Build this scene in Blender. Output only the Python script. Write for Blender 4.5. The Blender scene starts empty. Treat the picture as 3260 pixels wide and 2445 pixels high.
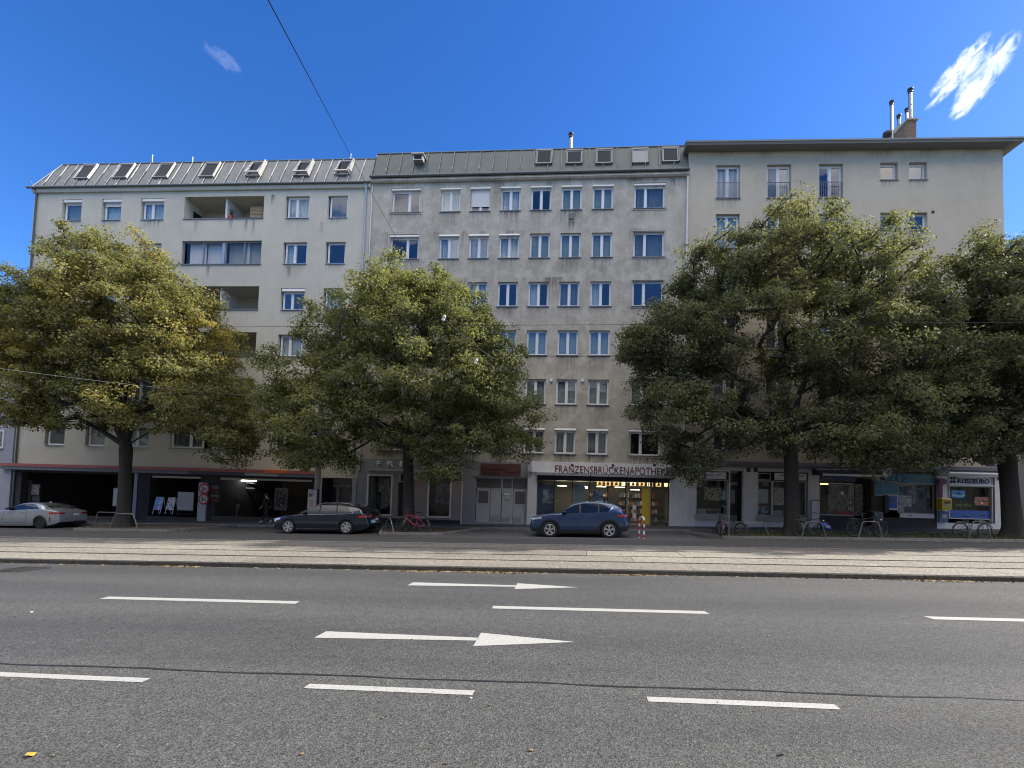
import bpy, bmesh, math, random
import numpy as np
from mathutils import Vector, Matrix
random.seed(7); NR = np.random.default_rng(11)
S = bpy.context.scene; COL = S.collection
R = math.radians
# ------------------------------------------------------------------ camera, measured from the photograph
W0, H0 = 3260.0, 2445.0
FPX, PX, PY = 1480.0, 1721.2, 1527.1
YAW, PITCH, ROLL = 0.07576, 0.04342, 0.02970
CAMH = 1.68
SL = 0.0226                                    # the street climbs gently to the right
def _rot():
    cy, sy = math.cos(YAW), math.sin(YAW)
    rz = Matrix(((cy, sy, 0), (-sy, cy, 0), (0, 0, 1)))
    cp, sp = math.cos(PITCH), math.sin(PITCH)
    a = Matrix(((1, 0, 0), (0, sp, -cp), (0, cp, sp)))
    cr, sr = math.cos(ROLL), math.sin(ROLL)
    return Matrix(((cr, -sr, 0), (sr, cr, 0), (0, 0, 1))) @ a @ rz
RM = _rot()
cam = bpy.data.cameras.new('camera'); camo = bpy.data.objects.new('camera', cam); COL.objects.link(camo)
cam.sensor_fit = 'HORIZONTAL'; cam.sensor_width = 36; cam.lens = FPX / W0 * 36
cam.shift_x = (W0 / 2 - PX) / W0; cam.shift_y = (PY - H0 / 2) / W0
cam.clip_start = 0.05; cam.clip_end = 3000
m3 = Matrix((RM[0], -RM[1], -RM[2])).transposed()
camo.matrix_world = Matrix.Translation((0, 0, CAMH)) @ m3.to_4x4()
S.camera = camo
S.render.engine = 'CYCLES'
S.render.resolution_x = 1024; S.render.resolution_y = 768
S.cycles.filter_width = 1.1
# ------------------------------------------------------------------ sun, sky, exposure
SUN_EL = R(38); SUN_DX, SUN_DY = 0.955, 0.295
sdir = Vector((math.cos(SUN_EL) * SUN_DX, math.cos(SUN_EL) * SUN_DY, math.sin(SUN_EL))).normalized()
sun = bpy.data.lights.new('sun', 'SUN'); sun.energy = 3.2; sun.angle = R(0.53); sun.color = (1.0, 0.93, 0.82)
suno = bpy.data.objects.new('sun', sun); COL.objects.link(suno)
suno.rotation_euler = sdir.to_track_quat('Z', 'Y').to_euler()
S.view_settings.view_transform = 'Standard'; S.view_settings.look = 'None'
S.view_settings.exposure = 1.6; S.view_settings.gamma = 1; S.view_settings.use_curve_mapping = False
def ray(x, y):
    v = Vector(((x - PX) / FPX, (y - PY) / FPX, 1.0)); return (RM.transposed() @ v)
world = bpy.data.worlds.new('World'); S.world = world; world.use_nodes = True
wn, wl = world.node_tree.nodes, world.node_tree.links; wn.clear()
def wnode(t, **k):
    n = wn.new(t)
    for a, b in k.items(): setattr(n, a, b)
    return n
sky = wnode('ShaderNodeTexSky', sky_type='NISHITA', sun_disc=False); sky.sun_elevation = SUN_EL
sky.sun_rotation = math.atan2(SUN_DX, SUN_DY); sky.altitude = 900; sky.air_density = 1.0; sky.dust_density = 0.35; sky.ozone_density = 4.0
hs = wnode('ShaderNodeHueSaturation'); hs.inputs['Saturation'].default_value = 1.27; hs.inputs['Value'].default_value = 0.56; hs.inputs['Hue'].default_value = 0.512
wl.new(sky.outputs[0], hs.inputs['Color'])
tc = wnode('ShaderNodeTexCoord')
def cloud(prev, x, y, rx, ry, ang, thr, gain, seed):
    c = ray(x, y).normalized(); right = Vector((0, 0, 1)).cross(c).normalized() * -1; up = right.cross(c) * 1
    if up.z < 0: up = -up
    ex = math.cos(ang) * right + math.sin(ang) * up; ey = -math.sin(ang) * right + math.cos(ang) * up
    def dot(v):
        n = wnode('ShaderNodeVectorMath', operation='DOT_PRODUCT'); n.inputs[1].default_value = v; wl.new(tc.outputs['Generated'], n.inputs[0]); return n.outputs['Value']
    def mth(op, a, b=None, cl=False):
        n = wnode('ShaderNodeMath', operation=op); n.use_clamp = cl
        for i, q in enumerate((a, b)):
            if q is None: continue
            if isinstance(q, (int, float)): n.inputs[i].default_value = q
            else: wl.new(q, n.inputs[i])
        return n.outputs[0]
    a = mth('DIVIDE', dot(ex), rx); b = mth('DIVIDE', dot(ey), ry)
    comb = wnode('ShaderNodeCombineXYZ'); wl.new(mth('MULTIPLY', a, rx / ry * 0.62), comb.inputs[0]); wl.new(b, comb.inputs[1]); comb.inputs[2].default_value = seed
    nz = wnode('ShaderNodeTexNoise'); nz.inputs['Scale'].default_value = 1.5; nz.inputs['Detail'].default_value = 7; nz.inputs['Roughness'].default_value = 0.55; nz.inputs['Distortion'].default_value = 0.9
    wl.new(comb.outputs[0], nz.inputs['Vector'])
    r2 = mth('ADD', mth('MULTIPLY', a, a), mth('MULTIPLY', b, b))
    fall = mth('SUBTRACT', 1.0, r2, True)
    front = mth('GREATER_THAN', dot(c), 0.5)
    f = mth('MULTIPLY', mth('SUBTRACT', mth('ADD', nz.outputs[0], mth('MULTIPLY', fall, 0.22)), thr), gain, True)
    f = mth('MULTIPLY', mth('MULTIPLY', f, mth('MULTIPLY', fall, 2.2, True)), front)
    mx = wnode('ShaderNodeMix', data_type='RGBA'); wl.new(f, mx.inputs[0]); wl.new(prev, mx.inputs[6]); mx.inputs[7].default_value = (5, 5, 5.1, 1)
    return mx.outputs[2]
sk = cloud(hs.outputs[0], 3045, 232, 0.045, 0.0150, R(38), 0.46, 1.8, 5.3)
sk = cloud(sk, 3130, 235, 0.045, 0.021, R(42), 0.48, 1.6, 1.7)
sk = cloud(sk, 3090, 312, 0.028, 0.014, R(36), 0.46, 1.5, 9.1)
sk = cloud(sk, 708, 185, 0.026, 0.012, R(-12), 0.44, 0.16, 8.3)
# broken bright clouds over the viewer's shoulder: the photo shows them mirrored in the upper windows
def wm(op, a, b=None, cl=False):
    n = wnode('ShaderNodeMath', operation=op); n.use_clamp = cl
    for i, q in enumerate((a, b)):
        if q is None: continue
        if isinstance(q, (int, float)): n.inputs[i].default_value = q
        else: wl.new(q, n.inputs[i])
    return n.outputs[0]
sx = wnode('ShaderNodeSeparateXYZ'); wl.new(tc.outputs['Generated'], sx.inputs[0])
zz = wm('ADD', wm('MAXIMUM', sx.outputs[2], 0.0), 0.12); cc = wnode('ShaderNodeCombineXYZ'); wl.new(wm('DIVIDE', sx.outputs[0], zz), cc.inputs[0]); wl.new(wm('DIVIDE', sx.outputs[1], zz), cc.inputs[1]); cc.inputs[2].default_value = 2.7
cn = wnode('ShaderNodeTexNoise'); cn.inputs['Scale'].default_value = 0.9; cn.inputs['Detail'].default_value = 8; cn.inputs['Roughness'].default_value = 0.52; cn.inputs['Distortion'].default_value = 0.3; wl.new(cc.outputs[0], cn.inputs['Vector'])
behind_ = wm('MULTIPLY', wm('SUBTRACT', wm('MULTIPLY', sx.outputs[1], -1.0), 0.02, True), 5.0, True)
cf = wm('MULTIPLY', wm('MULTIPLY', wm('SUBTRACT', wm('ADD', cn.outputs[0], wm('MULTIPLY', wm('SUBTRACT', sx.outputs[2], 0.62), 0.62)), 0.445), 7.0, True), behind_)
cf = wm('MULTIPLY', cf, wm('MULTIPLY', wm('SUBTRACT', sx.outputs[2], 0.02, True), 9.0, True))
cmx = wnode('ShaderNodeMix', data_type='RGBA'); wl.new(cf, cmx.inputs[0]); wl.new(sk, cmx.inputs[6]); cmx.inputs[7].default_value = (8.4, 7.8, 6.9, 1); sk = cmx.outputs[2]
bg = wnode('ShaderNodeBackground'); bg.inputs[1].default_value = 0.15
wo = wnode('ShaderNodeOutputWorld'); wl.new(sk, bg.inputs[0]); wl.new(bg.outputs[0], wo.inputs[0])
# ------------------------------------------------------------------ ground heights and back-projection of photo points on real planes
def base(X, Y):
    z = SL * X
    if Y < 11.66: z -= 0.12
    if Y > 21.9: z += (Y - 21.9) * 0.03
    return z
def raised(X, Y): return base(X, Y) + 0.12
def at_depth(x, y, Y):
    d = ray(x, y); return Vector((0, 0, CAMH)) + d * (Y / d.y)
def on_ground(x, y, rz=0.0):
    d = ray(x, y); t = 2.0
    while t < 120:
        P = Vector((0, 0, CAMH)) + d * t
        if P.z <= base(P.x, P.y) + rz: break
        t += 0.01
    return P
# ------------------------------------------------------------------ object helpers
def link(name, data, parent=None, loc=None, rot=None, scale=None):
    o = bpy.data.objects.new(name, data); COL.objects.link(o)
    if parent is not None: o.parent = parent
    if loc is not None: o.location = loc
    if rot is not None: o.rotation_euler = rot
    if scale is not None: o.scale = scale
    return o
def tag(o, label=None, cat=None, group=None, kind=None):
    if label: o['label'] = label
    if cat: o['category'] = cat
    if group: o['group'] = group
    if kind: o['kind'] = kind
    return o
def thing(name, label, cat, loc=(0, 0, 0), rz=0.0, group=None):
    return tag(link(name, None, None, loc, (0, 0, rz)), label, cat, group)
def copy_tree(o, parent=None):
    c = o.copy(); COL.objects.link(c); c.parent = parent
    for ch in list(o.children): copy_tree(ch, c)
    return c
class MB:
    def __init__(s): s.v = []; s.f = []; s.m = []; s.sm = []; s.cm = 0; s.cs = False
    def face(s, pts):
        i = len(s.v); s.v.extend([tuple(p) for p in pts]); s.f.append(tuple(range(i, i + len(pts)))); s.m.append(s.cm); s.sm.append(s.cs)
    def add(s, vs, fs, smooth=None):
        i = len(s.v); s.v.extend([tuple(p) for p in vs])
        for f in fs: s.f.append(tuple(i + k for k in f)); s.m.append(s.cm); s.sm.append(s.cs if smooth is None else smooth)
    def box(s, x0, x1, y0, y1, z0, z1):
        if x0 > x1: x0, x1 = x1, x0
        if y0 > y1: y0, y1 = y1, y0
        if z0 > z1: z0, z1 = z1, z0
        s.add([(x0, y0, z0), (x1, y0, z0), (x1, y1, z0), (x0, y1, z0), (x0, y0, z1), (x1, y0, z1), (x1, y1, z1), (x0, y1, z1)],
              [(0, 3, 2, 1), (4, 5, 6, 7), (0, 1, 5, 4), (1, 2, 6, 5), (2, 3, 7, 6), (3, 0, 4, 7)], False); return s
    def prism(s, poly, a0, a1, axis='x'):
        # poly of (p,q) extruded along an axis: x -> (a,p,q), y -> (p,a,q), z -> (p,q,a)
        mk = {'x': lambda a, p, q: (a, p, q), 'y': lambda a, p, q: (p, a, q), 'z': lambda a, p, q: (p, q, a)}[axis]
        n = len(poly); vs = [mk(a0, *p) for p in poly] + [mk(a1, *p) for p in poly]
        s.add(vs, [tuple(range(n)), tuple(range(2 * n - 1, n - 1, -1))] + [(i, i + n, (i + 1) % n + n, (i + 1) % n) for i in range(n)], False); return s
    def tube(s, pts, r, n=8, cap=True, smooth=True):
        pts = [Vector(p) for p in pts]; rs = r if isinstance(r, (list, tuple)) else [r] * len(pts)
        t0 = (pts[1] - pts[0]).normalized(); a = Vector((0, 0, 1)) if abs(t0.z) < 0.9 else Vector((1, 0, 0))
        u = t0.cross(a).normalized(); vs = []
        for i, p in enumerate(pts):
            t = (pts[min(i + 1, len(pts) - 1)] - pts[max(i - 1, 0)]).normalized()
            u = (u - t * u.dot(t)).normalized(); w = t.cross(u)
            for k in range(n):
                an = 2 * math.pi * k / n; vs.append(p + (u * math.cos(an) + w * math.sin(an)) * rs[i])
        fs = [(i * n + k, i * n + (k + 1) % n, (i + 1) * n + (k + 1) % n, (i + 1) * n + k) for i in range(len(pts) - 1) for k in range(n)]
        s.add(vs, fs, smooth)
        if cap:
            s.add(vs[:n], [tuple(range(n - 1, -1, -1))], False); s.add(vs[-n:], [tuple(range(n))], False)
        return s
    def ring(s, c, Rr, r, axis='y', n=28, m=6, a0=0, a1=2 * math.pi):
        full = abs(a1 - a0 - 2 * math.pi) < 1e-6; k = n if full else n + 1; vs = []
        for i in range(k):
            a = a0 + (a1 - a0) * i / n
            for j in range(m):
                b = 2 * math.pi * j / m; q = Rr + r * math.cos(b); h = r * math.sin(b)
                p = {'y': (q * math.cos(a), h, q * math.sin(a)), 'x': (h, q * math.cos(a), q * math.sin(a)), 'z': (q * math.cos(a), q * math.sin(a), h)}[axis]
                vs.append((c[0] + p[0], c[1] + p[1], c[2] + p[2]))
        fs = [(i * m + j, i * m + (j + 1) % m, ((i + 1) % k) * m + (j + 1) % m, ((i + 1) % k) * m + j) for i in range(n) for j in range(m)]
        s.add(vs, fs, True); return s
    def lathe(s, prof, c=(0, 0, 0), axis='z', n=20, smooth=True, cap=True):
        vs = []
        for (r, h) in prof:
            for k in range(n):
                a = 2 * math.pi * k / n
                p = {'z': (r * math.cos(a), r * math.sin(a), h), 'y': (r * math.cos(a), h, r * math.sin(a)), 'x': (h, r * math.cos(a), r * math.sin(a))}[axis]
                vs.append((c[0] + p[0], c[1] + p[1], c[2] + p[2]))
        fs = [(i * n + k, i * n + (k + 1) % n, (i + 1) * n + (k + 1) % n, (i + 1) * n + k) for i in range(len(prof) - 1) for k in range(n)]
        s.add(vs, fs, smooth)
        if cap: s.add(vs[:n], [tuple(range(n))], False); s.add(vs[-n:], [tuple(range(n))], False)
        return s
    def disc(s, c, r, y, n=24):
        s.add([(c[0] + r * math.cos(2 * math.pi * k / n), y, c[1] + r * math.sin(2 * math.pi * k / n)) for k in range(n)], [tuple(range(n))], False); return s
    def mesh(s, name, mats, recalc=True):
        me = bpy.data.meshes.new(name); me.from_pydata(s.v, [], s.f)
        if not isinstance(mats, (list, tuple)): mats = [mats]
        for m in mats: me.materials.append(m)
        me.polygons.foreach_set('material_index', s.m); me.polygons.foreach_set('use_smooth', s.sm)
        if recalc:
            b = bmesh.new(); b.from_mesh(me); bmesh.ops.remove_doubles(b, verts=b.verts, dist=1e-5) if recalc == 'weld' else None
            bmesh.ops.recalc_face_normals(b, faces=b.faces); b.to_mesh(me); b.free()
        me.update(); return me
    def build(s, name, mats, parent=None, loc=None, rot=None, recalc=True):
        return link(name, s.mesh(name, mats, recalc), parent, loc, rot)
def bx(name, mat, parent, *a): return MB().box(*a).build(name, mat, parent)
_cache = {}
def shared(key, fn):
    if key not in _cache: _cache[key] = fn()
    return _cache[key]
# ------------------------------------------------------------------ materials
def mat_new(name):
    m = bpy.data.materials.new(name); m.use_nodes = True; n, l = m.node_tree.nodes, m.node_tree.links
    return m, n, l, n['Principled BSDF']
def simple(name, col, rough=0.6, metal=0.0, spec=0.5, var=0.0, scale=3.0, bump=0.0, coat=0.0):
    m, n, l, p = mat_new(name)
    p.inputs['Base Color'].default_value = (*col, 1); p.inputs['Roughness'].default_value = rough; p.inputs['Metallic'].default_value = metal
    p.inputs['Specular IOR Level'].default_value = spec; p.inputs['Coat Weight'].default_value = coat; p.inputs['Coat Roughness'].default_value = 0.03
    if var or bump:
        t = n.new('ShaderNodeTexCoord'); nz = n.new('ShaderNodeTexNoise'); nz.inputs['Scale'].default_value = scale; nz.inputs['Detail'].default_value = 6; l.new(t.outputs['Object'], nz.inputs['Vector'])
        if var:
            mx = n.new('ShaderNodeMix'); mx.data_type = 'RGBA'; l.new(nz.outputs[0], mx.inputs[0])
            mx.inputs[6].default_value = (*[c * (1 - var) for c in col], 1); mx.inputs[7].default_value = (*[min(1, c * (1 + var)) for c in col], 1); l.new(mx.outputs[2], p.inputs['Base Color'])
        if bump:
            b = n.new('ShaderNodeBump'); b.inputs['Strength'].default_value = bump; b.inputs['Distance'].default_value = 0.02; l.new(nz.outputs[0], b.inputs['Height']); l.new(b.outputs[0], p.inputs['Normal'])
    return m
def noise(n, l, vec, scale, detail=5, rough=0.55, dist=0.0):
    z = n.new('ShaderNodeTexNoise'); z.inputs['Scale'].default_value = scale; z.inputs['Detail'].default_value = detail; z.inputs['Roughness'].default_value = rough; z.inputs['Distortion'].default_value = dist
    l.new(vec, z.inputs['Vector']); return z.outputs[0]
def mapv(n, l, vec, sc, loc=(0, 0, 0)):
    q = n.new('ShaderNodeMapping'); q.inputs['Scale'].default_value = sc; q.inputs['Location'].default_value = loc; l.new(vec, q.inputs['Vector']); return q.outputs[0]
def ramp(n, l, fac, a, b, ca=(0, 0, 0, 1), cb=(1, 1, 1, 1)):
    r = n.new('ShaderNodeValToRGB'); r.color_ramp.elements[0].position = a; r.color_ramp.elements[1].position = b
    r.color_ramp.elements[0].color = ca; r.color_ramp.elements[1].color = cb; l.new(fac, r.inputs[0]); return r.outputs[0]
def mixc(n, l, fac, a, b, mode='MIX'):
    x = n.new('ShaderNodeMix'); x.data_type = 'RGBA'; x.blend_type = mode
    for i, q in ((0, fac), (6, a), (7, b)):
        if hasattr(q, 'is_linked') or hasattr(q, 'links'): l.new(q, x.inputs[i])
        else: x.inputs[i].default_value = q if i == 0 else (*q, 1)
    return x.outputs[2]
def plaster(name, col, patch, streak=0.5, patchy=0.5, light=None, bump=0.35):
    m, n, l, p = mat_new(name); t = n.new('ShaderNodeTexCoord'); o = t.outputs['Object']
    big = ramp(n, l, noise(n, l, mapv(n, l, o, (1, 1, 0.7)), 0.35, 8, 0.6, 0.6), 0.38, 0.68)
    c = mixc(n, l, big, col, patch)
    mid = ramp(n, l, noise(n, l, mapv(n, l, o, (1, 1, 1), (3, 1, 7)), 1.7, 9, 0.65, 0.4), 0.42, 0.66)
    k = n.new('ShaderNodeMath'); k.operation = 'MULTIPLY'; k.inputs[1].default_value = patchy; l.new(mid, k.inputs[0])
    c = mixc(n, l, k.outputs[0], c, light or tuple(min(1, q * 1.22) for q in col))
    st = ramp(n, l, noise(n, l, mapv(n, l, o, (2.6, 1, 0.16)), 1.6, 6, 0.6, 0.2), 0.55, 0.8)
    k2 = n.new('ShaderNodeMath'); k2.operation = 'MULTIPLY'; k2.inputs[1].default_value = streak; l.new(st, k2.inputs[0])
    c = mixc(n, l, k2.outputs[0], c, tuple(q * 0.55 for q in col))
    gr = noise(n, l, o, 34, 3, 0.7)
    g2 = ramp(n, l, gr, 0.3, 0.75, (0.78, 0.78, 0.78, 1), (1.16, 1.16, 1.16, 1))
    c = mixc(n, l, 1.0, c, g2, 'MULTIPLY')
    l.new(c, p.inputs['Base Color']); p.inputs['Roughness'].default_value = 0.92; p.inputs['Specular IOR Level'].default_value = 0.2
    b = n.new('ShaderNodeBump'); b.inputs['Strength'].default_value = bump; b.inputs['Distance'].default_value = 0.02; l.new(gr, b.inputs['Height']); l.new(b.outputs[0], p.inputs['Normal'])
    return m
def asphalt(name, lo, hi, speck=90.0, tint=(1, 1, 1), track=False):
    m, n, l, p = mat_new(name); t = n.new('ShaderNodeTexCoord'); o = t.outputs['Object']
    v = n.new('ShaderNodeTexVoronoi'); v.inputs['Scale'].default_value = speck; l.new(o, v.inputs['Vector'])
    sep = n.new('ShaderNodeSeparateColor'); l.new(v.outputs['Color'], sep.inputs[0])
    st = ramp(n, l, sep.outputs[0], 0.0, 1.0, (lo * tint[0], lo * tint[1], lo * tint[2], 1), (hi * tint[0], hi * tint[1], hi * tint[2], 1))
    v2 = n.new('ShaderNodeTexVoronoi'); v2.inputs['Scale'].default_value = speck * 0.75; l.new(o, v2.inputs['Vector'])
    s2 = n.new('ShaderNodeSeparateColor'); l.new(v2.outputs['Color'], s2.inputs[0])
    pale = ramp(n, l, s2.outputs[1], 0.955, 0.985); st = mixc(n, l, mul(n, l, pale, 0.4), st, (hi * 2.1, hi * 2.05, hi * 1.95))
    dark = ramp(n, l, s2.outputs[2], 0.93, 0.96); st = mixc(n, l, mul(n, l, dark, 0.6), st, (lo * 0.4, lo * 0.4, lo * 0.4))
    big = ramp(n, l, noise(n, l, mapv(n, l, o, (0.22, 1, 1)), 0.55, 7, 0.6, 0.5), 0.3, 0.75, (0.8, 0.8, 0.82, 1), (1.17, 1.16, 1.13, 1))
    st = mixc(n, l, 1.0, st, big, 'MULTIPLY')
    md = ramp(n, l, noise(n, l, mapv(n, l, o, (1, 1, 1)), 7, 5, 0.7), 0.3, 0.75, (0.88, 0.88, 0.88, 1), (1.12, 1.12, 1.12, 1))
    st = mixc(n, l, 1.0, st, md, 'MULTIPLY')
    if track:
        sp = n.new('ShaderNodeSeparateXYZ'); l.new(o, sp.inputs[0]); st = mixc(n, l, 1.0, st, ramp(n, l, mul(n, l, sp.outputs[1], 0.1), 0.464, 0.468, (1.05, 1.05, 1.03, 1), (0.98, 0.985, 1.0, 1)), 'MULTIPLY')
        bd = ramp(n, l, noise(n, l, mapv(n, l, o, (0.035, 0.75, 1), (4, 2, 0)), 1.0, 4, 0.5, 0.3), 0.32, 0.68, (0.80, 0.80, 0.81, 1), (1.16, 1.155, 1.14, 1)); st = mixc(n, l, 1.0, st, bd, 'MULTIPLY')
        ps = ramp(n, l, noise(n, l, mapv(n, l, o, (0.5, 0.9, 1), (1, 7, 0)), 0.8, 7, 0.7, 1.2), 0.66, 0.74); st = mixc(n, l, mul(n, l, ps, 0.28), st, (lo * .7, lo * .7, lo * .72))
    l.new(st, p.inputs['Base Color']); p.inputs['Roughness'].default_value = 0.85; p.inputs['Specular IOR Level'].default_value = 0.3
    b = n.new('ShaderNodeBump'); b.inputs['Strength'].default_value = 0.7; b.inputs['Distance'].default_value = 0.006; l.new(v.outputs['Distance'], b.inputs['Height']); l.new(b.outputs[0], p.inputs['Normal'])
    return m
def mul(n, l, a, k):
    q = n.new('ShaderNodeMath'); q.operation = 'MULTIPLY'; q.inputs[1].default_value = k; l.new(a, q.inputs[0]); return q.outputs[0]
def worn_paint(name):
    m, n, l, p = mat_new(name); t = n.new('ShaderNodeTexCoord'); o = t.outputs['Object']
    a = ramp(n, l, noise(n, l, o, 55, 4, 0.7), 0.25, 0.6, (0.20, 0.20, 0.193, 1), (0.36, 0.36, 0.35, 1))
    w = ramp(n, l, noise(n, l, o, 11, 9, 0.8), 0.56, 0.66)
    l.new(mixc(n, l, mul(n, l, w, 0.7), a, (0.22, 0.22, 0.21)), p.inputs['Base Color']); p.inputs['Roughness'].default_value = 0.7
    return m
def glass_mat(name, refl=0.3, tint=(0.75, 0.85, 0.85)):
    m, n, l, p = mat_new(name); n.remove(p); out = n['Material Output']
    tr = n.new('ShaderNodeBsdfTransparent'); tr.inputs[0].default_value = (*tint, 1); gl = n.new('ShaderNodeBsdfGlossy'); gl.inputs['Roughness'].default_value = 0.008
    lw = n.new('ShaderNodeLayerWeight'); lw.inputs[0].default_value = 0.35; ad = n.new('ShaderNodeMath'); ad.operation = 'ADD'; ad.inputs[1].default_value = refl; ad.use_clamp = True
    l.new(lw.outputs['Fresnel'], ad.inputs[0]); t = n.new('ShaderNodeTexCoord')
    b = n.new('ShaderNodeBump'); b.inputs['Strength'].default_value = 0.05; b.inputs['Distance'].default_value = 0.05; l.new(noise(n, l, t.outputs['Object'], 1.3, 1), b.inputs['Height']); l.new(b.outputs[0], gl.inputs['Normal'])
    ge = n.new('ShaderNodeNewGeometry'); fr = n.new('ShaderNodeMath'); fr.operation = 'SUBTRACT'; fr.inputs[0].default_value = 1.0; l.new(ge.outputs['Backfacing'], fr.inputs[1])   # only the outer face of a pane mirrors
    fm = n.new('ShaderNodeMath'); fm.operation = 'MULTIPLY'; l.new(ad.outputs[0], fm.inputs[0]); l.new(fr.outputs[0], fm.inputs[1]); l.new(mixc(n, l, ge.outputs['Backfacing'], tint, (1, 1, 1)), tr.inputs[0])
    mx = n.new('ShaderNodeMixShader'); l.new(fm.outputs[0], mx.inputs[0]); l.new(tr.outputs[0], mx.inputs[1]); l.new(gl.outputs[0], mx.inputs[2]); l.new(mx.outputs[0], out.inputs[0])
    return m
def roofmetal(name, col, pale):
    m, n, l, p = mat_new(name); t = n.new('ShaderNodeTexCoord'); o = t.outputs['Object']
    a = ramp(n, l, noise(n, l, mapv(n, l, o, (1.5, 1, 0.8)), 1.1, 8, 0.65, 0.7), 0.35, 0.7)
    b = ramp(n, l, noise(n, l, mapv(n, l, o, (1, 1, 1.6)), 4.5, 5, 0.7, 1.5), 0.62, 0.74)
    c = mixc(n, l, a, col, tuple(q * 1.35 for q in col)); c = mixc(n, l, mul(n, l, b, 0.7), c, pale)
    l.new(c, p.inputs['Base Color']); p.inputs['Roughness'].default_value = 0.6; p.inputs['Metallic'].default_value = 0.1
    return m
def emis(name, col, st):
    m, n, l, p = mat_new(name); p.inputs['Base Color'].default_value = (*col, 1); p.inputs['Emission Color'].default_value = (*col, 1); p.inputs['Emission Strength'].default_value = st; return m
def printed(name, cols, scale=(6, 1, 6), thr=0.5):
    # flat print: blotches of a few colours
    m, n, l, p = mat_new(name); t = n.new('ShaderNodeTexCoord'); v = mapv(n, l, t.outputs['Object'], scale)
    c = mixc(n, l, ramp(n, l, noise(n, l, v, 1.0, 4, 0.6, 0.8), thr - 0.03, thr + 0.03), cols[0], cols[1])
    if len(cols) > 2: c = mixc(n, l, ramp(n, l, noise(n, l, mapv(n, l, v, (1, 1, 1), (9, 4, 2)), 1.6, 3, 0.6, 0.3), thr + 0.06, thr + 0.09), c, cols[2])
    if len(cols) > 3: c = mixc(n, l, ramp(n, l, noise(n, l, mapv(n, l, v, (1, 1, 1), (2, 14, 5)), 0.8, 3), thr + 0.05, thr + 0.1), c, cols[3])
    l.new(c, p.inputs['Base Color']); p.inputs['Roughness'].default_value = 0.5; return m
M = {}
M['plL'] = plaster('plaster_grey_green', (0.58, 0.56, 0.475), (0.52, 0.505, 0.43), 0.28, 0.25)
M['plM'] = plaster('plaster_grey', (0.45, 0.42, 0.352), (0.36, 0.335, 0.28), 0.6, 0.85, (0.57, 0.54, 0.465))
M['plR'] = plaster('plaster_ochre', (0.53, 0.47, 0.37), (0.46, 0.41, 0.325), 0.2, 0.5, (0.57, 0.515, 0.415))
M['plblue'] = plaster('plaster_blue_grey', (0.36, 0.38, 0.45), (0.31, 0.33, 0.40), 0.3, 0.3)
M['plwhite'] = plaster('plaster_white', (0.72, 0.72, 0.71), (0.62, 0.625, 0.62), 0.35, 0.3)
M['terrazzo'] = plaster('wall_pale_stone', (0.76, 0.76, 0.76), (0.68, 0.685, 0.69), 0.1, 0.5, None, 0.5)
M['plpink'] = plaster('plaster_pinkish', (0.37, 0.31, 0.295), (0.33, 0.28, 0.265), 0.1, 0.15)
M['plpurple'] = plaster('plaster_slate', (0.30, 0.305, 0.34), (0.26, 0.265, 0.30), 0.1, 0.2)
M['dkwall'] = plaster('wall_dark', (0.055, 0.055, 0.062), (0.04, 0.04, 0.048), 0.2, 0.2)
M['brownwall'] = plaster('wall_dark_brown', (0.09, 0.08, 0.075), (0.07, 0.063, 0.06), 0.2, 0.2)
M['ledge'] = plaster('ledge_slate', (0.20, 0.21, 0.245), (0.16, 0.17, 0.2), 0.3, 0.3)
M['frame'] = simple('window_frame_white', (0.72, 0.73, 0.74), 0.35)
M['framegrey'] = simple('window_frame_grey', (0.20, 0.21, 0.23), 0.4)
M['alu'] = simple('aluminium', (0.42, 0.43, 0.45), 0.38, 0.8, var=0.1)
M['sillm'] = simple('sill_sheet', (0.22, 0.22, 0.23), 0.5, 0.3)
M['shut'] = simple('shutter_white', (0.62, 0.63, 0.64), 0.45)
M['glass'] = glass_mat('window_glass', 0.13)
M['glass2'] = glass_mat('window_glass_pale', 0.03, (0.92, 0.93, 0.94))
M['shopglass'] = glass_mat('shop_glass', 0.0, (0.78, 0.84, 0.84))
M['carglass'] = glass_mat('car_glass', 0.02, (0.12, 0.13, 0.15))
M['skyglass'] = simple('skylight_glass', (0.022, 0.03, 0.042), 0.15, spec=0.05)
M['curtain'] = simple('curtain_white', (0.66, 0.66, 0.64), 0.9, var=0.1, scale=8)
M['sheetgreen'] = simple('sheet_greenish', (0.36, 0.38, 0.32), 0.9, var=0.15, scale=6)  # flat sheet behind panes, tinted to stand in for grey-green reflections
M['curtaindark'] = simple('curtain_grey', (0.2, 0.2, 0.21), 0.9, var=0.15, scale=6)
M['curtainbeige'] = simple('blind_beige', (0.30, 0.29, 0.235), 0.9, var=0.12, scale=3)
M['roofL'] = roofmetal('roof_sheet_left', (0.185, 0.19, 0.182), (0.29, 0.29, 0.275))
M['roofM'] = roofmetal('roof_sheet_middle', (0.10, 0.115, 0.106), (0.24, 0.26, 0.245))
M['seam'] = simple('seam_zinc', (0.45, 0.45, 0.44), 0.35, 0.6)
M['zinc'] = simple('zinc', (0.30, 0.32, 0.33), 0.4, 0.6, var=0.15)
M['gutter'] = simple('gutter_dark', (0.13, 0.15, 0.155), 0.45, 0.5)
M['dark'] = simple('black_plastic', (0.012, 0.012, 0.014), 0.5)
M['black'] = simple('black_matte', (0.02, 0.02, 0.022), 0.8)
M['steel'] = simple('galvanised_steel', (0.19, 0.19, 0.18), 0.45, 0.5, var=0.2, scale=5)
M['stainless'] = simple('stainless_flue', (0.36, 0.37, 0.38), 0.3, 0.9)
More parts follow.
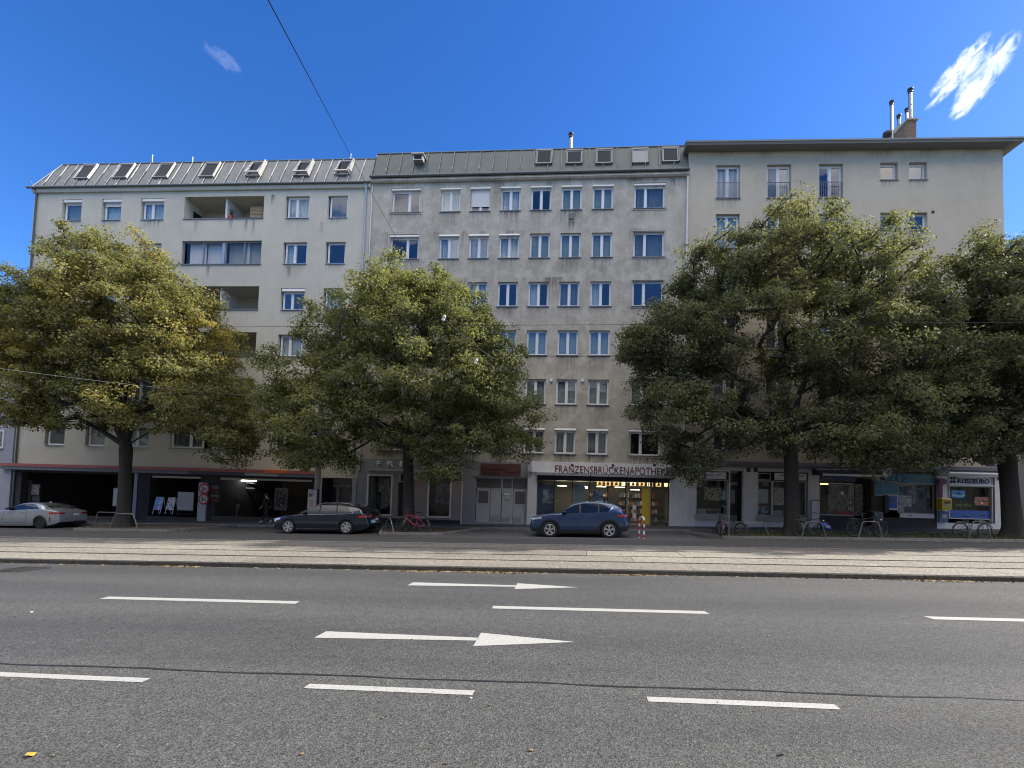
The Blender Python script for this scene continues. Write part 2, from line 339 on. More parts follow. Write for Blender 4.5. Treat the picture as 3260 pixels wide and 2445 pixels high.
M['concrete'] = simple('concrete', (0.36, 0.345, 0.31), 0.9, var=0.2, scale=2.5, bump=0.3)
M['asphalt'] = asphalt('asphalt_road', 0.028, 0.104, 95, (0.95, 0.985, 1.0), True)
M['asphalt2'] = asphalt('asphalt_far', 0.045, 0.10, 60)
M['pave'] = asphalt('pavement_asphalt', 0.05, 0.10, 40)
M['cobble'] = simple('cobble', (0.085, 0.085, 0.09), 0.8, var=0.3, scale=2)
M['slab'] = asphalt('concrete_slab', 0.13, 0.27, 30, (1.0, 0.94, 0.81))
M['slab2'] = asphalt('concrete_slab_warm', 0.11, 0.23, 30, (1.0, 0.92, 0.80))
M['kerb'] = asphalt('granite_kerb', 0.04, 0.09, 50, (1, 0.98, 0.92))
M['kerbfar'] = asphalt('granite_kerb_far', 0.16, 0.28, 50, (1, 0.98, 0.94))
M['rail'] = simple('rail_steel', (0.07, 0.055, 0.045), 0.5, 0.5)
M['groove'] = simple('groove_dark', (0.012, 0.011, 0.010), 0.9)
M['paint'] = worn_paint('road_paint')
M['tar'] = simple('tar_joint', (0.018, 0.018, 0.022), 0.45, var=0.3, scale=30)
M['soil'] = simple('soil', (0.06, 0.05, 0.035), 0.95, var=0.4, scale=4, bump=0.6)
M['bark'] = simple('bark', (0.030, 0.026, 0.023), 0.95, var=0.4, scale=9, bump=0.9)
M['red'] = simple('fascia_red', (0.33, 0.10, 0.09), 0.6, var=0.15)
M['orange'] = simple('fascia_orange', (0.62, 0.12, 0.03), 0.5)
M['fasciagrey'] = simple('fascia_grey', (0.12, 0.13, 0.16), 0.5)
M['fascianavy'] = simple('fascia_navy', (0.035, 0.042, 0.075), 0.5)
M['fasciapale'] = simple('fascia_pale', (0.26, 0.27, 0.27), 0.5)
M['white'] = simple('white_board', (0.68, 0.69, 0.70), 0.45)
M['offwhite'] = simple('off_white', (0.45, 0.46, 0.45), 0.6, var=0.05)
M['signred'] = simple('sign_red', (0.42, 0.02, 0.03), 0.4)
M['yellow'] = simple('yellow', (0.60, 0.43, 0.03), 0.45)
M['letterred'] = simple('letter_dark_red', (0.14, 0.015, 0.02), 0.5)
M['letterblue'] = simple('letter_navy', (0.02, 0.03, 0.14), 0.5)
M['teal'] = simple('sign_teal', (0.03, 0.16, 0.24), 0.4, var=0.3, scale=1)
M['navy'] = simple('sign_navy', (0.02, 0.05, 0.13), 0.4)
M['blue'] = simple('panel_blue', (0.05, 0.12, 0.42), 0.4)
M['brick'] = simple('brick', (0.20, 0.145, 0.115), 0.9, var=0.3, scale=5)
M['mortar'] = simple('mortar', (0.30, 0.27, 0.23), 0.95)
M['redbrown'] = simple('panel_red_brown', (0.10, 0.04, 0.036), 0.7, var=0.3, scale=6)
M['doorgrey'] = simple('garage_door_grey', (0.42, 0.44, 0.46), 0.5, var=0.06)
M['doorpane'] = simple('door_pane_grey', (0.10, 0.10, 0.11), 0.25)
M['wood'] = simple('weathered_wood', (0.33, 0.25, 0.15), 0.8, var=0.2)
M['tyre'] = simple('tyre', (0.012, 0.012, 0.013), 0.8)
M['alloy'] = simple('alloy', (0.55, 0.56, 0.58), 0.3, 0.7)
M['chrome'] = simple('chrome', (0.7, 0.7, 0.72), 0.12, 1.0)
M['tail'] = simple('tail_lamp', (0.35, 0.008, 0.012), 0.15, spec=0.8, coat=1)
M['headlamp'] = simple('head_lamp', (0.55, 0.57, 0.6), 0.12, 0.6, coat=1)
M['skin'] = simple('skin', (0.42, 0.26, 0.19), 0.6)
M['cloth'] = simple('cloth_dark', (0.022, 0.022, 0.028), 0.9)
M['clothbeige'] = simple('cloth_beige', (0.28, 0.24, 0.19), 0.9)
M['hair'] = simple('hair', (0.03, 0.02, 0.015), 0.7)
M['lamp'] = emis('lamp_tube', (1.0, 0.97, 0.85), 9.0)
M['litbox'] = emis('lit_panel_amber', (0.9, 0.5, 0.16), 0.55)
M['litwhite'] = emis('lit_panel_white', (0.9, 0.8, 0.45), 0.55)
M['shoplamp'] = emis('shop_lamp', (1.0, 0.93, 0.75), 2.3)
M['spot'] = emis('spot_lamp', (1.0, 0.85, 0.6), 6.0)
M['leafdry'] = simple('dry_leaf', (0.34, 0.22, 0.06), 0.8, var=0.6, scale=40)
M['wire'] = simple('wire', (0.015, 0.015, 0.018), 0.8, 0.0, spec=0.1)
M['wirepale'] = simple('wire_pale', (0.22, 0.22, 0.22), 0.8, 0.0)
# ------------------------------------------------------------------ ground, road, tracks
def strip(name, y0, y1, dz, mat, parent=None, x0=-160, x1=160, kind='structure', n=16, thick=0.0):
    mb = MB()
    xs = [x0 + (x1 - x0) * i / n for i in range(n + 1)]; ys = [y0]
    for b in (21.9,):
        if y0 < b < y1: ys.append(b)
    ys.append(y1)
    for i in range(n):
        for j in range(len(ys) - 1):
            a, b = ys[j], ys[j + 1]; c = (a + b) / 2; off = (-0.12 if c < 11.66 else 0) + dz
            f = lambda x, y: (x, y, SL * x + max(0, y - 21.9) * 0.03 + off)
            mb.face([f(xs[i], a), f(xs[i + 1], a), f(xs[i + 1], b), f(xs[i], b)])
    o = mb.build(name, mat, parent, recalc=False)
    if parent is None: tag(o, kind=kind)
    return o
mbg = MB(); g_ = 600
mbg.face([(-g_, -g_, -SL * g_ - 0.35), (g_, -g_, SL * g_ - 0.35), (g_, g_, SL * g_ - 0.35), (-g_, g_, -SL * g_ - 0.35)])
tag(mbg.build('ground', M['asphalt2'], recalc=False), kind='structure')
road = strip('road', 1.6, 11.66, 0, M['asphalt'])
farroad = strip('far_road', 18.1, 24.9, -0.004, M['asphalt2'])
def gbox(mb, x0, x1, y0, y1, top, thick, g=0.0):
    # a block lying on the sloping street: top follows the slope, height above base()
    f = lambda x, y, h: (x, y, SL * x + max(0, y - 21.9) * 0.03 + h)
    x0 += g; x1 -= g; y0 += g; y1 -= g
    vs = [f(x0, y0, top - thick), f(x1, y0, top - thick), f(x1, y1, top - thick), f(x0, y1, top - thick), f(x0, y0, top), f(x1, y0, top), f(x1, y1, top), f(x0, y1, top)]
    mb.add(vs, [(0, 3, 2, 1), (4, 5, 6, 7), (0, 1, 5, 4), (1, 2, 6, 5), (2, 3, 7, 6), (3, 0, 4, 7)], False)
side = MB(); gbox(side, -160, 160, 25.15, 45, 0.12, 0.3); sidewalk = tag(side.build('sidewalk', M['pave'], recalc=False), kind='structure')
nps = MB(); gbox(nps, -160, 160, -14, 1.6, 0.0, 0.3); tag(nps.build('near_sidewalk', M['pave'], recalc=False), kind='structure')
# kerbs: one stone each
def xpix(px, y, Y):
    d = ray(px, y); return d.x / d.y * Y
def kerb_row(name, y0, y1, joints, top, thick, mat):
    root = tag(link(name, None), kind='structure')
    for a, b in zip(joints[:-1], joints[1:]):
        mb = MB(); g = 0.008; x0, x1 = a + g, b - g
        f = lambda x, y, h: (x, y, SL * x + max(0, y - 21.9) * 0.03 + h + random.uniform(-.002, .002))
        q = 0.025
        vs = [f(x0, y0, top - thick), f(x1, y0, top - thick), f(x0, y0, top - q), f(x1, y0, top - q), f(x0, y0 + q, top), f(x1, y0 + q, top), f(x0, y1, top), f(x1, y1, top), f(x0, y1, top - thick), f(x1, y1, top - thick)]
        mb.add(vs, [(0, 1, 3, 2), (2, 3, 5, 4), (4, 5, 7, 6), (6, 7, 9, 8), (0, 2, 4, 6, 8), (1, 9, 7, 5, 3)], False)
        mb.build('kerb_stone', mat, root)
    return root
jn = [xpix(px, 1805, 11.66) for px in (230.6, 474.7, 729.7, 934, 1144.3, 1404, 1676.5, 1992.8, 2315, 2630.7, 2945, 3221)]
while jn[0] > -45: jn.insert(0, jn[0] - 1.95)
while jn[-1] < 40: jn.append(jn[-1] + 2.35)
kerb_row('kerb', 11.66, 11.73, jn, 0.0, 0.3, M['kerb'])  # stones darkened all over and narrowed, in place of a shaded front face
# tram tracks: slabs between the rails
track = tag(link('tram_track', None), kind='structure')
strip('track_bed', 11.73, 18.1, -0.10, M['groove'], track, -60, 60)
rails = [13.08, 14.46, 16.02, 17.62]
bands = [(11.735, 13.01), (13.16, 14.39), (14.54, 15.95), (16.10, 17.55), (17.70, 18.1)]
for bi, (a, b) in enumerate(bands):
    x = -48 - bi * 1.3
    while x < 42:
        ln = random.choice((3.0, 4.5, 6.0, 6.0)); mb = MB(); gbox(mb, x, x + ln, a, b, random.uniform(-0.006, 0.002), 0.09, 0.009)
        mb.build('concrete_slab', M['slab'] if (bi + int(x)) % 3 else M['slab2'], track); x += ln
for y in rails:
    mb = MB(); gbox(mb, -60, 60, y - 0.035, y + 0.025, -0.014, 0.08); mb.build('rail', M['rail'], track)
# painted markings on the road
def mark(name, pts):
    mb = MB(); mb.face([(x, y, SL * x - 0.12 + 0.004) for x, y in pts]); return mb.build(name, M['paint'], road, recalc=False)
def dash(xa, xb, y0, y1, sk=0.04): mark('lane_dash', [(xa, y0), (xb, y0 - .01), (xb - sk, y1 - .01), (xa - sk * 0.6, y1)])
for xa, xb in ((-16.0, -12.3), (-8.38, -4.74), (-1.33, 2.2), (5.6, 9.2), (12.8, 16.4)): dash(xa, xb, 7.74, 7.93)
for xa, xb in ((-9.3, -7.5), (-5.85, -4.17), (-2.53, -0.9), (0.7, 2.35), (4.0, 5.7)): dash(xa, xb, 4.325, 4.43, 0.0)
def arrow(x0, xh, x1, yc, w, wh, dx):
    mark('arrow_marking', [(x0 + dx, yc + w * .5), (x0, yc - w * .5), (xh, yc - w * .22), (xh + .02, yc + w * .2)])
    mark('arrow_marking', [(xh + .01, yc - wh * .5), (x1, yc), (xh - .01, yc + wh * .5)])
arrow(-3.47, -1.2, 0.12, 9.8, 0.36, 0.66, 0.0); arrow(-3.33, -1.22, 0.05, 6.03, 0.3, 0.58, 0.0)
# long tar joint, slightly wandering
mb = MB(); pr = None
for i in range(160):
    x = -24 + i * 0.3; y = 4.66 + 0.012 * math.sin(i * 0.9) + random.uniform(-.008, .008); w = 0.013 + random.uniform(0, .007)
    if x > 3.2: w *= 0.6
    p = [(x, y - w, SL * x - .117), (x, y + w, SL * x - .117)]
    if pr: mb.face([pr[0], p[0], p[1], pr[1]])
    pr = p
mb.build('tar_joint', M['tar'], road, recalc=False)
# drain in the gutter at the left
mb = MB(); dr = [on_ground(-40, 1822), on_ground(62, 1821), on_ground(168, 1808), on_ground(78, 1805)]
P0, P1, P2, P3 = [Vector((q.x, q.y, SL * q.x - .114)) for q in dr]
mb.face([P0, P1, P2, P3]); drain = mb.build('drain_cover', simple('patch_dark', (0.012, 0.011, 0.014), 0.7, var=0.4, scale=12), road, recalc=False)
mb = MB()
for k in range(7):
    t = (k + .5) / 7; a = P3.lerp(P2, t); b = P0.lerp(P1, t); mb.tube([a + Vector((0, 0, .004)), b + Vector((0, 0, .004))], 0.012, 4)
mb.build('drain_bar', M['dark'], drain)
# parking bay of cobbles (too many to pick apart one by one)
mb = MB(); y = 20.5; row = 0
while y < 24.8:
    x = -7.6 + (row % 2) * 0.1
    while x < 5.6:
        j = random.uniform(-.006, .006); h = random.uniform(0.006, 0.02)
        f = lambda xx, yy, hh: (xx, yy, SL * xx + max(0, yy - 21.9) * 0.03 + hh)
        x0, x1, y0, y1 = x + .008, x + .19, y + .008 + j, y + .092 + j
        mb.add([f(x0, y0, -.01), f(x1, y0, -.01), f(x1, y1, -.01), f(x0, y1, -.01), f(x0 + .01, y0 + .01, h), f(x1 - .01, y0 + .01, h), f(x1 - .01, y1 - .01, h), f(x0 + .01, y1 - .01, h)],
               [(4, 5, 6, 7), (0, 1, 5, 4), (1, 2, 6, 5), (3, 0, 4, 7)], False)
        x += 0.2
    y += 0.1; row += 1
tag(mb.build('parking_bay_cobbles', M['cobble'], recalc=False), 'herringbone dark cobbles of the parking bay', 'cobbles', kind='stuff')
# tree islands with kerb stones, soil and litter
def island(name, x0, x1, y0, y1, taper=1.2):
    root = tag(link(name, None), kind='structure')
    out = [(x0, y1), (x0 + taper, y0 + .05), (x0 + taper + .5, y0), (x1 - taper - .5, y0), (x1 - taper, y0 + .05), (x1, y1)]
    mb = MB(); z = lambda x, y, h: (x, y, base(x, max(y, 12)) + h)
    n = len(out); c = ((x0 + x1) / 2, y1)
    for i in range(n - 1): mb.face([z(*c, .105), z(*out[i], .10), z(*out[i + 1], .10)])
    mb.build('soil_bed', M['soil'], root, recalc=False)
    for i in range(n - 1):
        a, b = Vector(out[i]), Vector(out[i + 1]); L_ = (b - a).length; k = max(1, int(L_ / 1.0)); d = (b - a) / k; nn = Vector((-d.y, d.x)).normalized() * 0.14
        for q in range(k):
            p0 = a + d * q + d.normalized() * .006; p1 = a + d * (q + 1) - d.normalized() * .006; m = MB()
            ring = [p0, p1, p1 + nn, p0 + nn]
            m.add([z(p.x, p.y, -.05) for p in ring] + [z(p.x, p.y, .12) for p in ring], [(0, 3, 2, 1), (4, 5, 6, 7), (0, 1, 5, 4), (1, 2, 6, 5), (2, 3, 7, 6), (3, 0, 4, 7)], False)
            m.build('kerb_stone', M['kerbfar'], root)
    return root
isl1 = island('tree_island', -26.5, -19.0, 21.75, 25.0)
isl2 = island('tree_island', -10.6, -5.1, 21.8, 25.0)
isl3 = island('tree_island', 5.6, 48, 22.0, 25.0)
kerb_row('far_kerb', 24.98, 25.15, [-60 + i * 1.5 for i in range(80)], 0.125, 0.25, M['kerbfar'])
# ------------------------------------------------------------------ buildings: local frame u (along), y (into), z (up)
class Bld:
    def __init__(s, name, label, P, a, cat='building'):
        s.P = Vector((P[0], P[1], 0)); s.a = a; s.root = thing(name, label, cat, (P[0], P[1], 0), a)
        s.R = Matrix.Rotation(-a, 3, 'Z')
    def ray(s, x, y): return s.R @ (Vector((0, 0, CAMH)) - s.P), s.R @ ray(x, y)
    def at(s, x, y, dy=0.0):
        o, d = s.ray(x, y); q = o + d * ((dy - o.y) / d.y); return q.x, q.z
    def c(s, crop, x, y, dy=0.0): return s.at(crop[0] + x / crop[2], crop[1] + y / crop[2], dy)
    def r(s, crop, x0, y0, x1, y1, dy=0.0):
        a = s.c(crop, x0, (y0 + y1) / 2, dy); b = s.c(crop, x1, (y0 + y1) / 2, dy); t = s.c(crop, (x0 + x1) / 2, y0, dy); l = s.c(crop, (x0 + x1) / 2, y1, dy)
        return a[0], b[0], l[1], t[1]
    def world(s, u, y, z): return s.P + s.R.transposed() @ Vector((u, y, z))
def rect_cells(u0, u1, v0, v1, holes):
    us = sorted({u0, u1, *[min(max(h[i], u0), u1) for h in holes for i in (0, 1)]}); vs = sorted({v0, v1, *[min(max(h[i], v0), v1) for h in holes for i in (2, 3)]})
    out = []
    for j in range(len(vs) - 1):
        run = None
        for i in range(len(us) - 1):
            cu, cv = (us[i] + us[i + 1]) / 2, (vs[j] + vs[j + 1]) / 2
            if any(h[0] < cu < h[1] and h[2] < cv < h[3] for h in holes):
                if run: out.append(run); run = None
            else: run = (run[0], us[i + 1], vs[j], vs[j + 1]) if run else (us[i], us[i + 1], vs[j], vs[j + 1])
        if run: out.append(run)
    return out
def wall(name, B, u0, u1, v0, v1, holes, mat, rd=0.2, y=0.0, parent=None):
    mb = MB()
    for a, b, c, d in rect_cells(u0, u1, v0, v1, holes): mb.face([(a, y, c), (b, y, c), (b, y, d), (a, y, d)])
    for a, b, c, d in holes:
        a, b, c, d = max(a, u0), min(b, u1), max(c, v0), min(d, v1)
        mb.face([(a, y, c), (a, y + rd, c), (a, y + rd, d), (a, y, d)]); mb.face([(b, y, c), (b, y, d), (b, y + rd, d), (b, y + rd, c)])
        mb.face([(a, y, d), (a, y + rd, d), (b, y + rd, d), (b, y, d)]); mb.face([(a, y, c), (b, y, c), (b, y + rd, c), (a, y + rd, c)])
    return mb.build(name, mat, parent or B.root, recalc=False)
def shell(B, u0, u1, v0, v1, depth, mat, y=0.0, inner=True):
    mb = MB(); d = depth
    mb.face([(u0, y, v0), (u0, y, v1), (u0, d, v1), (u0, d, v0)]); mb.face([(u1, y, v0), (u1, d, v0), (u1, d, v1), (u1, y, v1)])
    mb.face([(u0, d, v0), (u0, d, v1), (u1, d, v1), (u1, d, v0)]); mb.face([(u0, y, v1), (u1, y, v1), (u1, d, v1), (u0, d, v1)])
    mb.build('wall', mat, B.root, recalc=False)
    if inner:   # floor slabs and a partition wall behind the windows
        mb = MB(); mb.box(u0 + .1, u1 - .1, 3.2, 3.35, v0, v1 - .1)
        for f in range(inner): mb.box(u0 + .1, u1 - .1, 0.3, 3.2, v0 + 2.95 * f + 0.1, v0 + 2.95 * f + 0.3)
        mb.build('interior_floor', M['curtaindark'], B.root)
def frame_mesh(w, h, split, mat, fw=0.055, sash=0.045, dep=0.07):
    def f():
        mb = MB(); mb.box(0, fw, 0, dep, 0, h); mb.box(w - fw, w, 0, dep, 0, h); mb.box(fw, w - fw, 0, dep, 0, fw); mb.box(fw, w - fw, 0, dep, h - fw, h)
        xs = [fw] + [w * q for q in split] + [w - fw]
        for q in split: mb.box(w * q - .04, w * q + .04, -.012, dep, fw, h - fw)
        for i in range(len(xs) - 1):
            a, b = xs[i] + (.04 if i else 0), xs[i + 1] - (.04 if i < len(xs) - 2 else 0); y0, y1 = 0.008, dep - .01; s = sash
            mb.box(a, a + s, y0, y1, fw, h - fw); mb.box(b - s, b, y0, y1, fw, h - fw); mb.box(a + s, b - s, y0, y1, fw, fw + s); mb.box(a + s, b - s, y0, y1, h - fw - s, h - fw)
        return mb.mesh('window_frame', mat)
    return shared(('fr', round(w, 2), round(h, 2), tuple(split), mat.name, fw, sash), f)
def pane_mesh(w, h, mat):
    return shared(('pane', round(w, 2), round(h, 2), mat.name), lambda: MB().box(0, w, 0, 0.012, 0, h).mesh('pane', mat))
def curtain_mesh(w, h, mat, amp=0.03, per=0.16):
    def f():
        mb = MB(); n = max(8, int(w / per * 6)); ph = random.random() * 6
        pts = [(w * i / n, amp * math.sin(2 * math.pi * (w * i / n) / per + ph + math.sin(i * .37)) * (1 if amp else 0)) for i in range(n + 1)]
        mb.add([(x, y, 0) for x, y in pts] + [(x, y, h) for x, y in pts], [(i, i + 1, i + n + 2, i + n + 1) for i in range(n)], True)
        return mb.mesh('curtain', mat, False)
    return shared(('cur', round(w, 2), round(h, 2), mat.name, amp), f)
def window(B, u0, u1, v0, v1, split=(0.5,), shutter=0.0, glass='glass', behind=None, yr=0.12, mat='frame', roll=0.0, sill=True, sillmat='sillm', label=None, fw=0.055, sash=0.045, part=(0, 1)):
    w, h = round(u1 - u0, 2), round(v1 - v0, 2); mt = M[mat]; hh = h - (shutter if shutter else 0)
    win = link('window', frame_mesh(w, hh, split, mt, fw, sash), B.root, (u0, yr, v0))
    if label: win['label'] = label
    xs = [fw] + [w * q for q in split] + [w - fw]
    for i in range(len(xs) - 1):
        a, b = xs[i] + (.04 if i else 0) + sash, xs[i + 1] - (.04 if i < len(xs) - 2 else 0) - sash
        link('pane', pane_mesh(b - a, hh - 2 * fw - 2 * sash, M[glass]), win, (a, 0.03, fw + sash), (random.gauss(0, .008), 0, random.gauss(0, .008)))
    if sill: link('sill', shared(('sill', w, sillmat, yr), lambda: MB().box(-.05, w + .05, -yr - .06, 0.0, -.035, -.002).mesh('sill', M[sillmat])), win, (0, 0, 0))
    if shutter:
        link('shutter_box', shared(('sbx', w, shutter), lambda: MB().prism([(-.16, .02), (-.12, shutter), (0.07, shutter), (0.07, 0), (-.13, 0)], -.02, w + .02).mesh('shutter_box', M['shut'])), win, (0, 0, hh + .002))
    if roll:
        def rf():
            mb = MB(); n = int(roll / 0.05)
            for k in range(n): mb.box(.03, w - .03, -.035, -.025 + .004 * (k % 2), hh - (k + 1) * .05, hh - k * .05 - .006)
            mb.box(.03, w - .03, -.024, -.02, hh - n * .05, hh); return mb.mesh('roller_shutter', M['shut'])
        link('roller_shutter', shared(('roll', w, hh, roll), rf), win)
    if behind:
        amp = 0.0 if behind in ('curtainbeige', 'sheetgreen') else 0.03
        a, b = part; link('curtain', curtain_mesh(w * (b - a) - .1, hh - .1, M[behind], amp), win, (.05 + w * a, 0.16, .05))
    return win
def text(body, B, r, mat, dy, name='lettering', parent=None, depth=0.012, bold=0.0, fitx=True, align=None):
    cu = bpy.data.curves.new('t', 'FONT'); cu.body = body; cu.size = 1; cu.extrude = 0; cu.offset = bold; cu.resolution_u = 3
    to = bpy.data.objects.new('t', cu); COL.objects.link(to); dg = bpy.context.evaluated_depsgraph_get()
    me = bpy.data.meshes.new_from_object(to.evaluated_get(dg)); bpy.data.objects.remove(to)
    co = np.zeros(len(me.vertices) * 3); me.vertices.foreach_get('co', co); co = co.reshape(-1, 3); mn, mxx = co.min(0), co.max(0)
    u0, u1, v0, v1 = r; sx = (u1 - u0) / (mxx[0] - mn[0]); sz = (v1 - v0) / (mxx[1] - mn[1])
    if not fitx: sx = min(sx, sz)
    out = np.zeros_like(co); out[:, 0] = u0 + (co[:, 0] - mn[0]) * sx; out[:, 1] = dy; out[:, 2] = v0 + (co[:, 1] - mn[1]) * sz
    b = bmesh.new(); b.from_mesh(me); 
    for v, c in zip(b.verts, out): v.co = c
    ex = bmesh.ops.extrude_face_region(b, geom=b.faces[:]); 
    for v in [g for g in ex['geom'] if isinstance(g, bmesh.types.BMVert)]: v.co.y += depth
    bmesh.ops.recalc_face_normals(b, faces=b.faces); b.to_mesh(me); b.free(); me.materials.clear(); me.materials.append(mat); me.name = name
    return link(name, me, parent or B.root)
def panel(name, B, r, y0, y1, mat, parent=None): return bx(name, mat, parent or B.root, r[0], r[1], y0, y1, r[2], r[3])
def reveal_frame(name, B, r, w, y0, y1, mat, parent=None):
    mb = MB(); a, b, c, d = r; mb.box(a, a + w, y0, y1, c, d); mb.box(b - w, b, y0, y1, c, d); mb.box(a + w, b - w, y0, y1, c, c + w); mb.box(a + w, b - w, y0, y1, d - w, d)
    return mb.build(name, mat, parent or B.root)
FY = 27.2; XL, XR = -13.18, 6.16; AL, AR = 0.00947, 0.02135
BL = Bld('apartment_building', 'pale grey green apartment block with loggias, red fascia and dark filling station bays', (XL, FY), AL)
BM = Bld('apartment_building', 'grey stained apartment block in the middle above the pharmacy and the hairdresser', (XL, FY), 0.0)
BR = Bld('apartment_building', 'ochre apartment block with wide flat eaves, three flues and corner travel agency', (XR, FY), AR)
# crops of the photograph the openings were measured from (origin, scale)
K1 = (0, 400, 1.8433); K2 = (1000, 400, 1.8433); K3 = (2100, 200, 1.907)
b1 = (0, 1350, 3.16); b2 = (600, 1350, 3.16); b3 = (1200, 1350, 3.16); b4 = (1650, 1400, 4.0218); b5 = (2150, 1400, 3.403); b6 = (2560, 1400, 3.16)
d1 = (400, 1480, 5.53); d2 = (750, 1480, 5.53); d3 = (1130, 1440, 5.53); d4 = (2200, 1460, 5.53); d5 = (2580, 1460, 5.53); d6 = (2900, 1440, 5.925)
def gz(B, u): p = B.world(u, 0, 0); return raised(p.x, p.y)
# ================= middle building
VG = BM.c((1130, 1440, 5.53), 800, 125)[1]
colsM = [(1.38, 3.18), (4.46, 5.68), (6.31, 7.53), (8.17, 9.39), (10.03, 11.25), (11.87, 13.09), (13.74, 14.96), (16.2, 18.0)]
sillsM = [19.14, 16.20, 13.23, 10.28, 7.34, 4.42]
holes = [(a, b, v, v + 1.5) for a, b in colsM for v in sillsM]
wall('wall', BM, 0, 19.34, VG, 20.98, holes, M['plM'])
shell(BM, 0.0, 19.34, 3.22, 20.98, 12, M['plM'], inner=6)
RS = random.Random(5)
curt = {(0, 1): 'curtain', (0, 5): 'sheetgreen', (0, 6): 'sheetgreen', (0, 7): 'curtaindark', (1, 3): 'curtain', (1, 4): 'sheetgreen', (1, 5): 'sheetgreen', (1, 6): 'sheetgreen', (1, 7): 'curtaindark', (2, 4): 'curtain', (2, 5): 'curtaindark', (2, 6): 'curtain',
        (3, 4): 'sheetgreen', (3, 5): 'sheetgreen', (3, 6): 'sheetgreen', (4, 4): 'sheetgreen', (4, 5): 'sheetgreen', (4, 6): 'sheetgreen', (4, 7): 'sheetgreen', (5, 5): 'curtaindark', (5, 6): 'curtaindark'}
for r_, v in enumerate(sillsM):
    for c_, (a, b) in enumerate(colsM):
        sp = (0.6,) if c_ == 0 else ((0.37,) if c_ == 7 else (0.5,))
        sh = 0.13 if (r_ == 0 or (r_ == 1 and c_ < 4) or r_ == 5) else 0
        window(BM, a, b, v, v + 1.5, sp, sh, 'glass', curt.get((r_, c_), 'curtain' if RS.random() < .35 else ('curtaindark' if RS.random() < .5 else None)), roll=1.05 if (r_, c_) == (0, 2) else 0,
               part=(0, .55) if (r_, c_) in ((2, 4), (2, 6)) else (0, 1))
# raised plaster surrounds of the wide windows
for v in sillsM:
    for a, b in (colsM[0], colsM[7]): reveal_frame('window_surround', BM, (a - .14, b + .14, v - .12, v + 1.62), 0.07, -.025, 0.02, M['plM'])
# rain stains running down from the sills
def stain_mat():
    m, n, l, p = mat_new('rain_stain'); out = n['Material Output']; a = n.new('ShaderNodeAttribute'); a.attribute_name = 'fade'; sp = n.new('ShaderNodeSeparateColor'); l.new(a.outputs['Color'], sp.inputs[0])
    t = n.new('ShaderNodeTexCoord'); s1 = ramp(n, l, noise(n, l, mapv(n, l, t.outputs['Object'], (9, 1, .5)), 1.0, 5, .6, .1), .40, .72)
    k = n.new('ShaderNodeMath'); k.operation = 'MULTIPLY'; l.new(sp.outputs[0], k.inputs[0]); l.new(s1, k.inputs[1]); p.inputs['Base Color'].default_value = (.075, .07, .06, 1); p.inputs['Roughness'].default_value = .95
    tr = n.new('ShaderNodeBsdfTransparent'); mx = n.new('ShaderNodeMixShader'); l.new(k.outputs[0], mx.inputs[0]); l.new(tr.outputs[0], mx.inputs[1]); l.new(p.outputs[0], mx.inputs[2]); l.new(mx.outputs[0], out.inputs[0]); return m
M['stain'] = stain_mat()
def stains(B, items, y=-.003):
    mb = MB(); fd = []
    for (a, b, top_, ln, k) in items:
        nx = 4
        for i in range(nx):
            x0, x1 = a + (b - a) * i / nx, a + (b - a) * (i + 1) / nx; mb.face([(x0, y, top_ - ln), (x1, y, top_ - ln), (x1, y, top_), (x0, y, top_)]); e0 = k * (.0 if i == 0 else 1); e1 = k * (.0 if i == nx - 1 else 1); fd += [0, 0, e1, e0]
    o = mb.build('rain_stain', M['stain'], B.root, recalc=False); at_ = o.data.color_attributes.new('fade', 'FLOAT_COLOR', 'CORNER'); at_.data.foreach_set('color', np.repeat(np.array(fd, dtype=np.float32), 4)); tag(o, kind='stuff')
RT = random.Random(3)
stains(BM, [(a - .15, b + .15, v - .035, RT.uniform(.5, 1.3), RT.uniform(.2, .6)) for a, b in colsM for v in sillsM[:-1]] + [(a - .1, b + .1, sillsM[-1] - .035, .75, 1.0) for a, b in colsM] + [(x, x + RT.uniform(.3, 1.2), RT.choice((20.95, 20.95, 17.9, 15.0)), RT.uniform(.6, 2.2), RT.uniform(.3, .8)) for x in [RT.uniform(.3, 18) for _ in range(22)]] + [(12.3, 12.75, 18.42, .7, 1.2)])
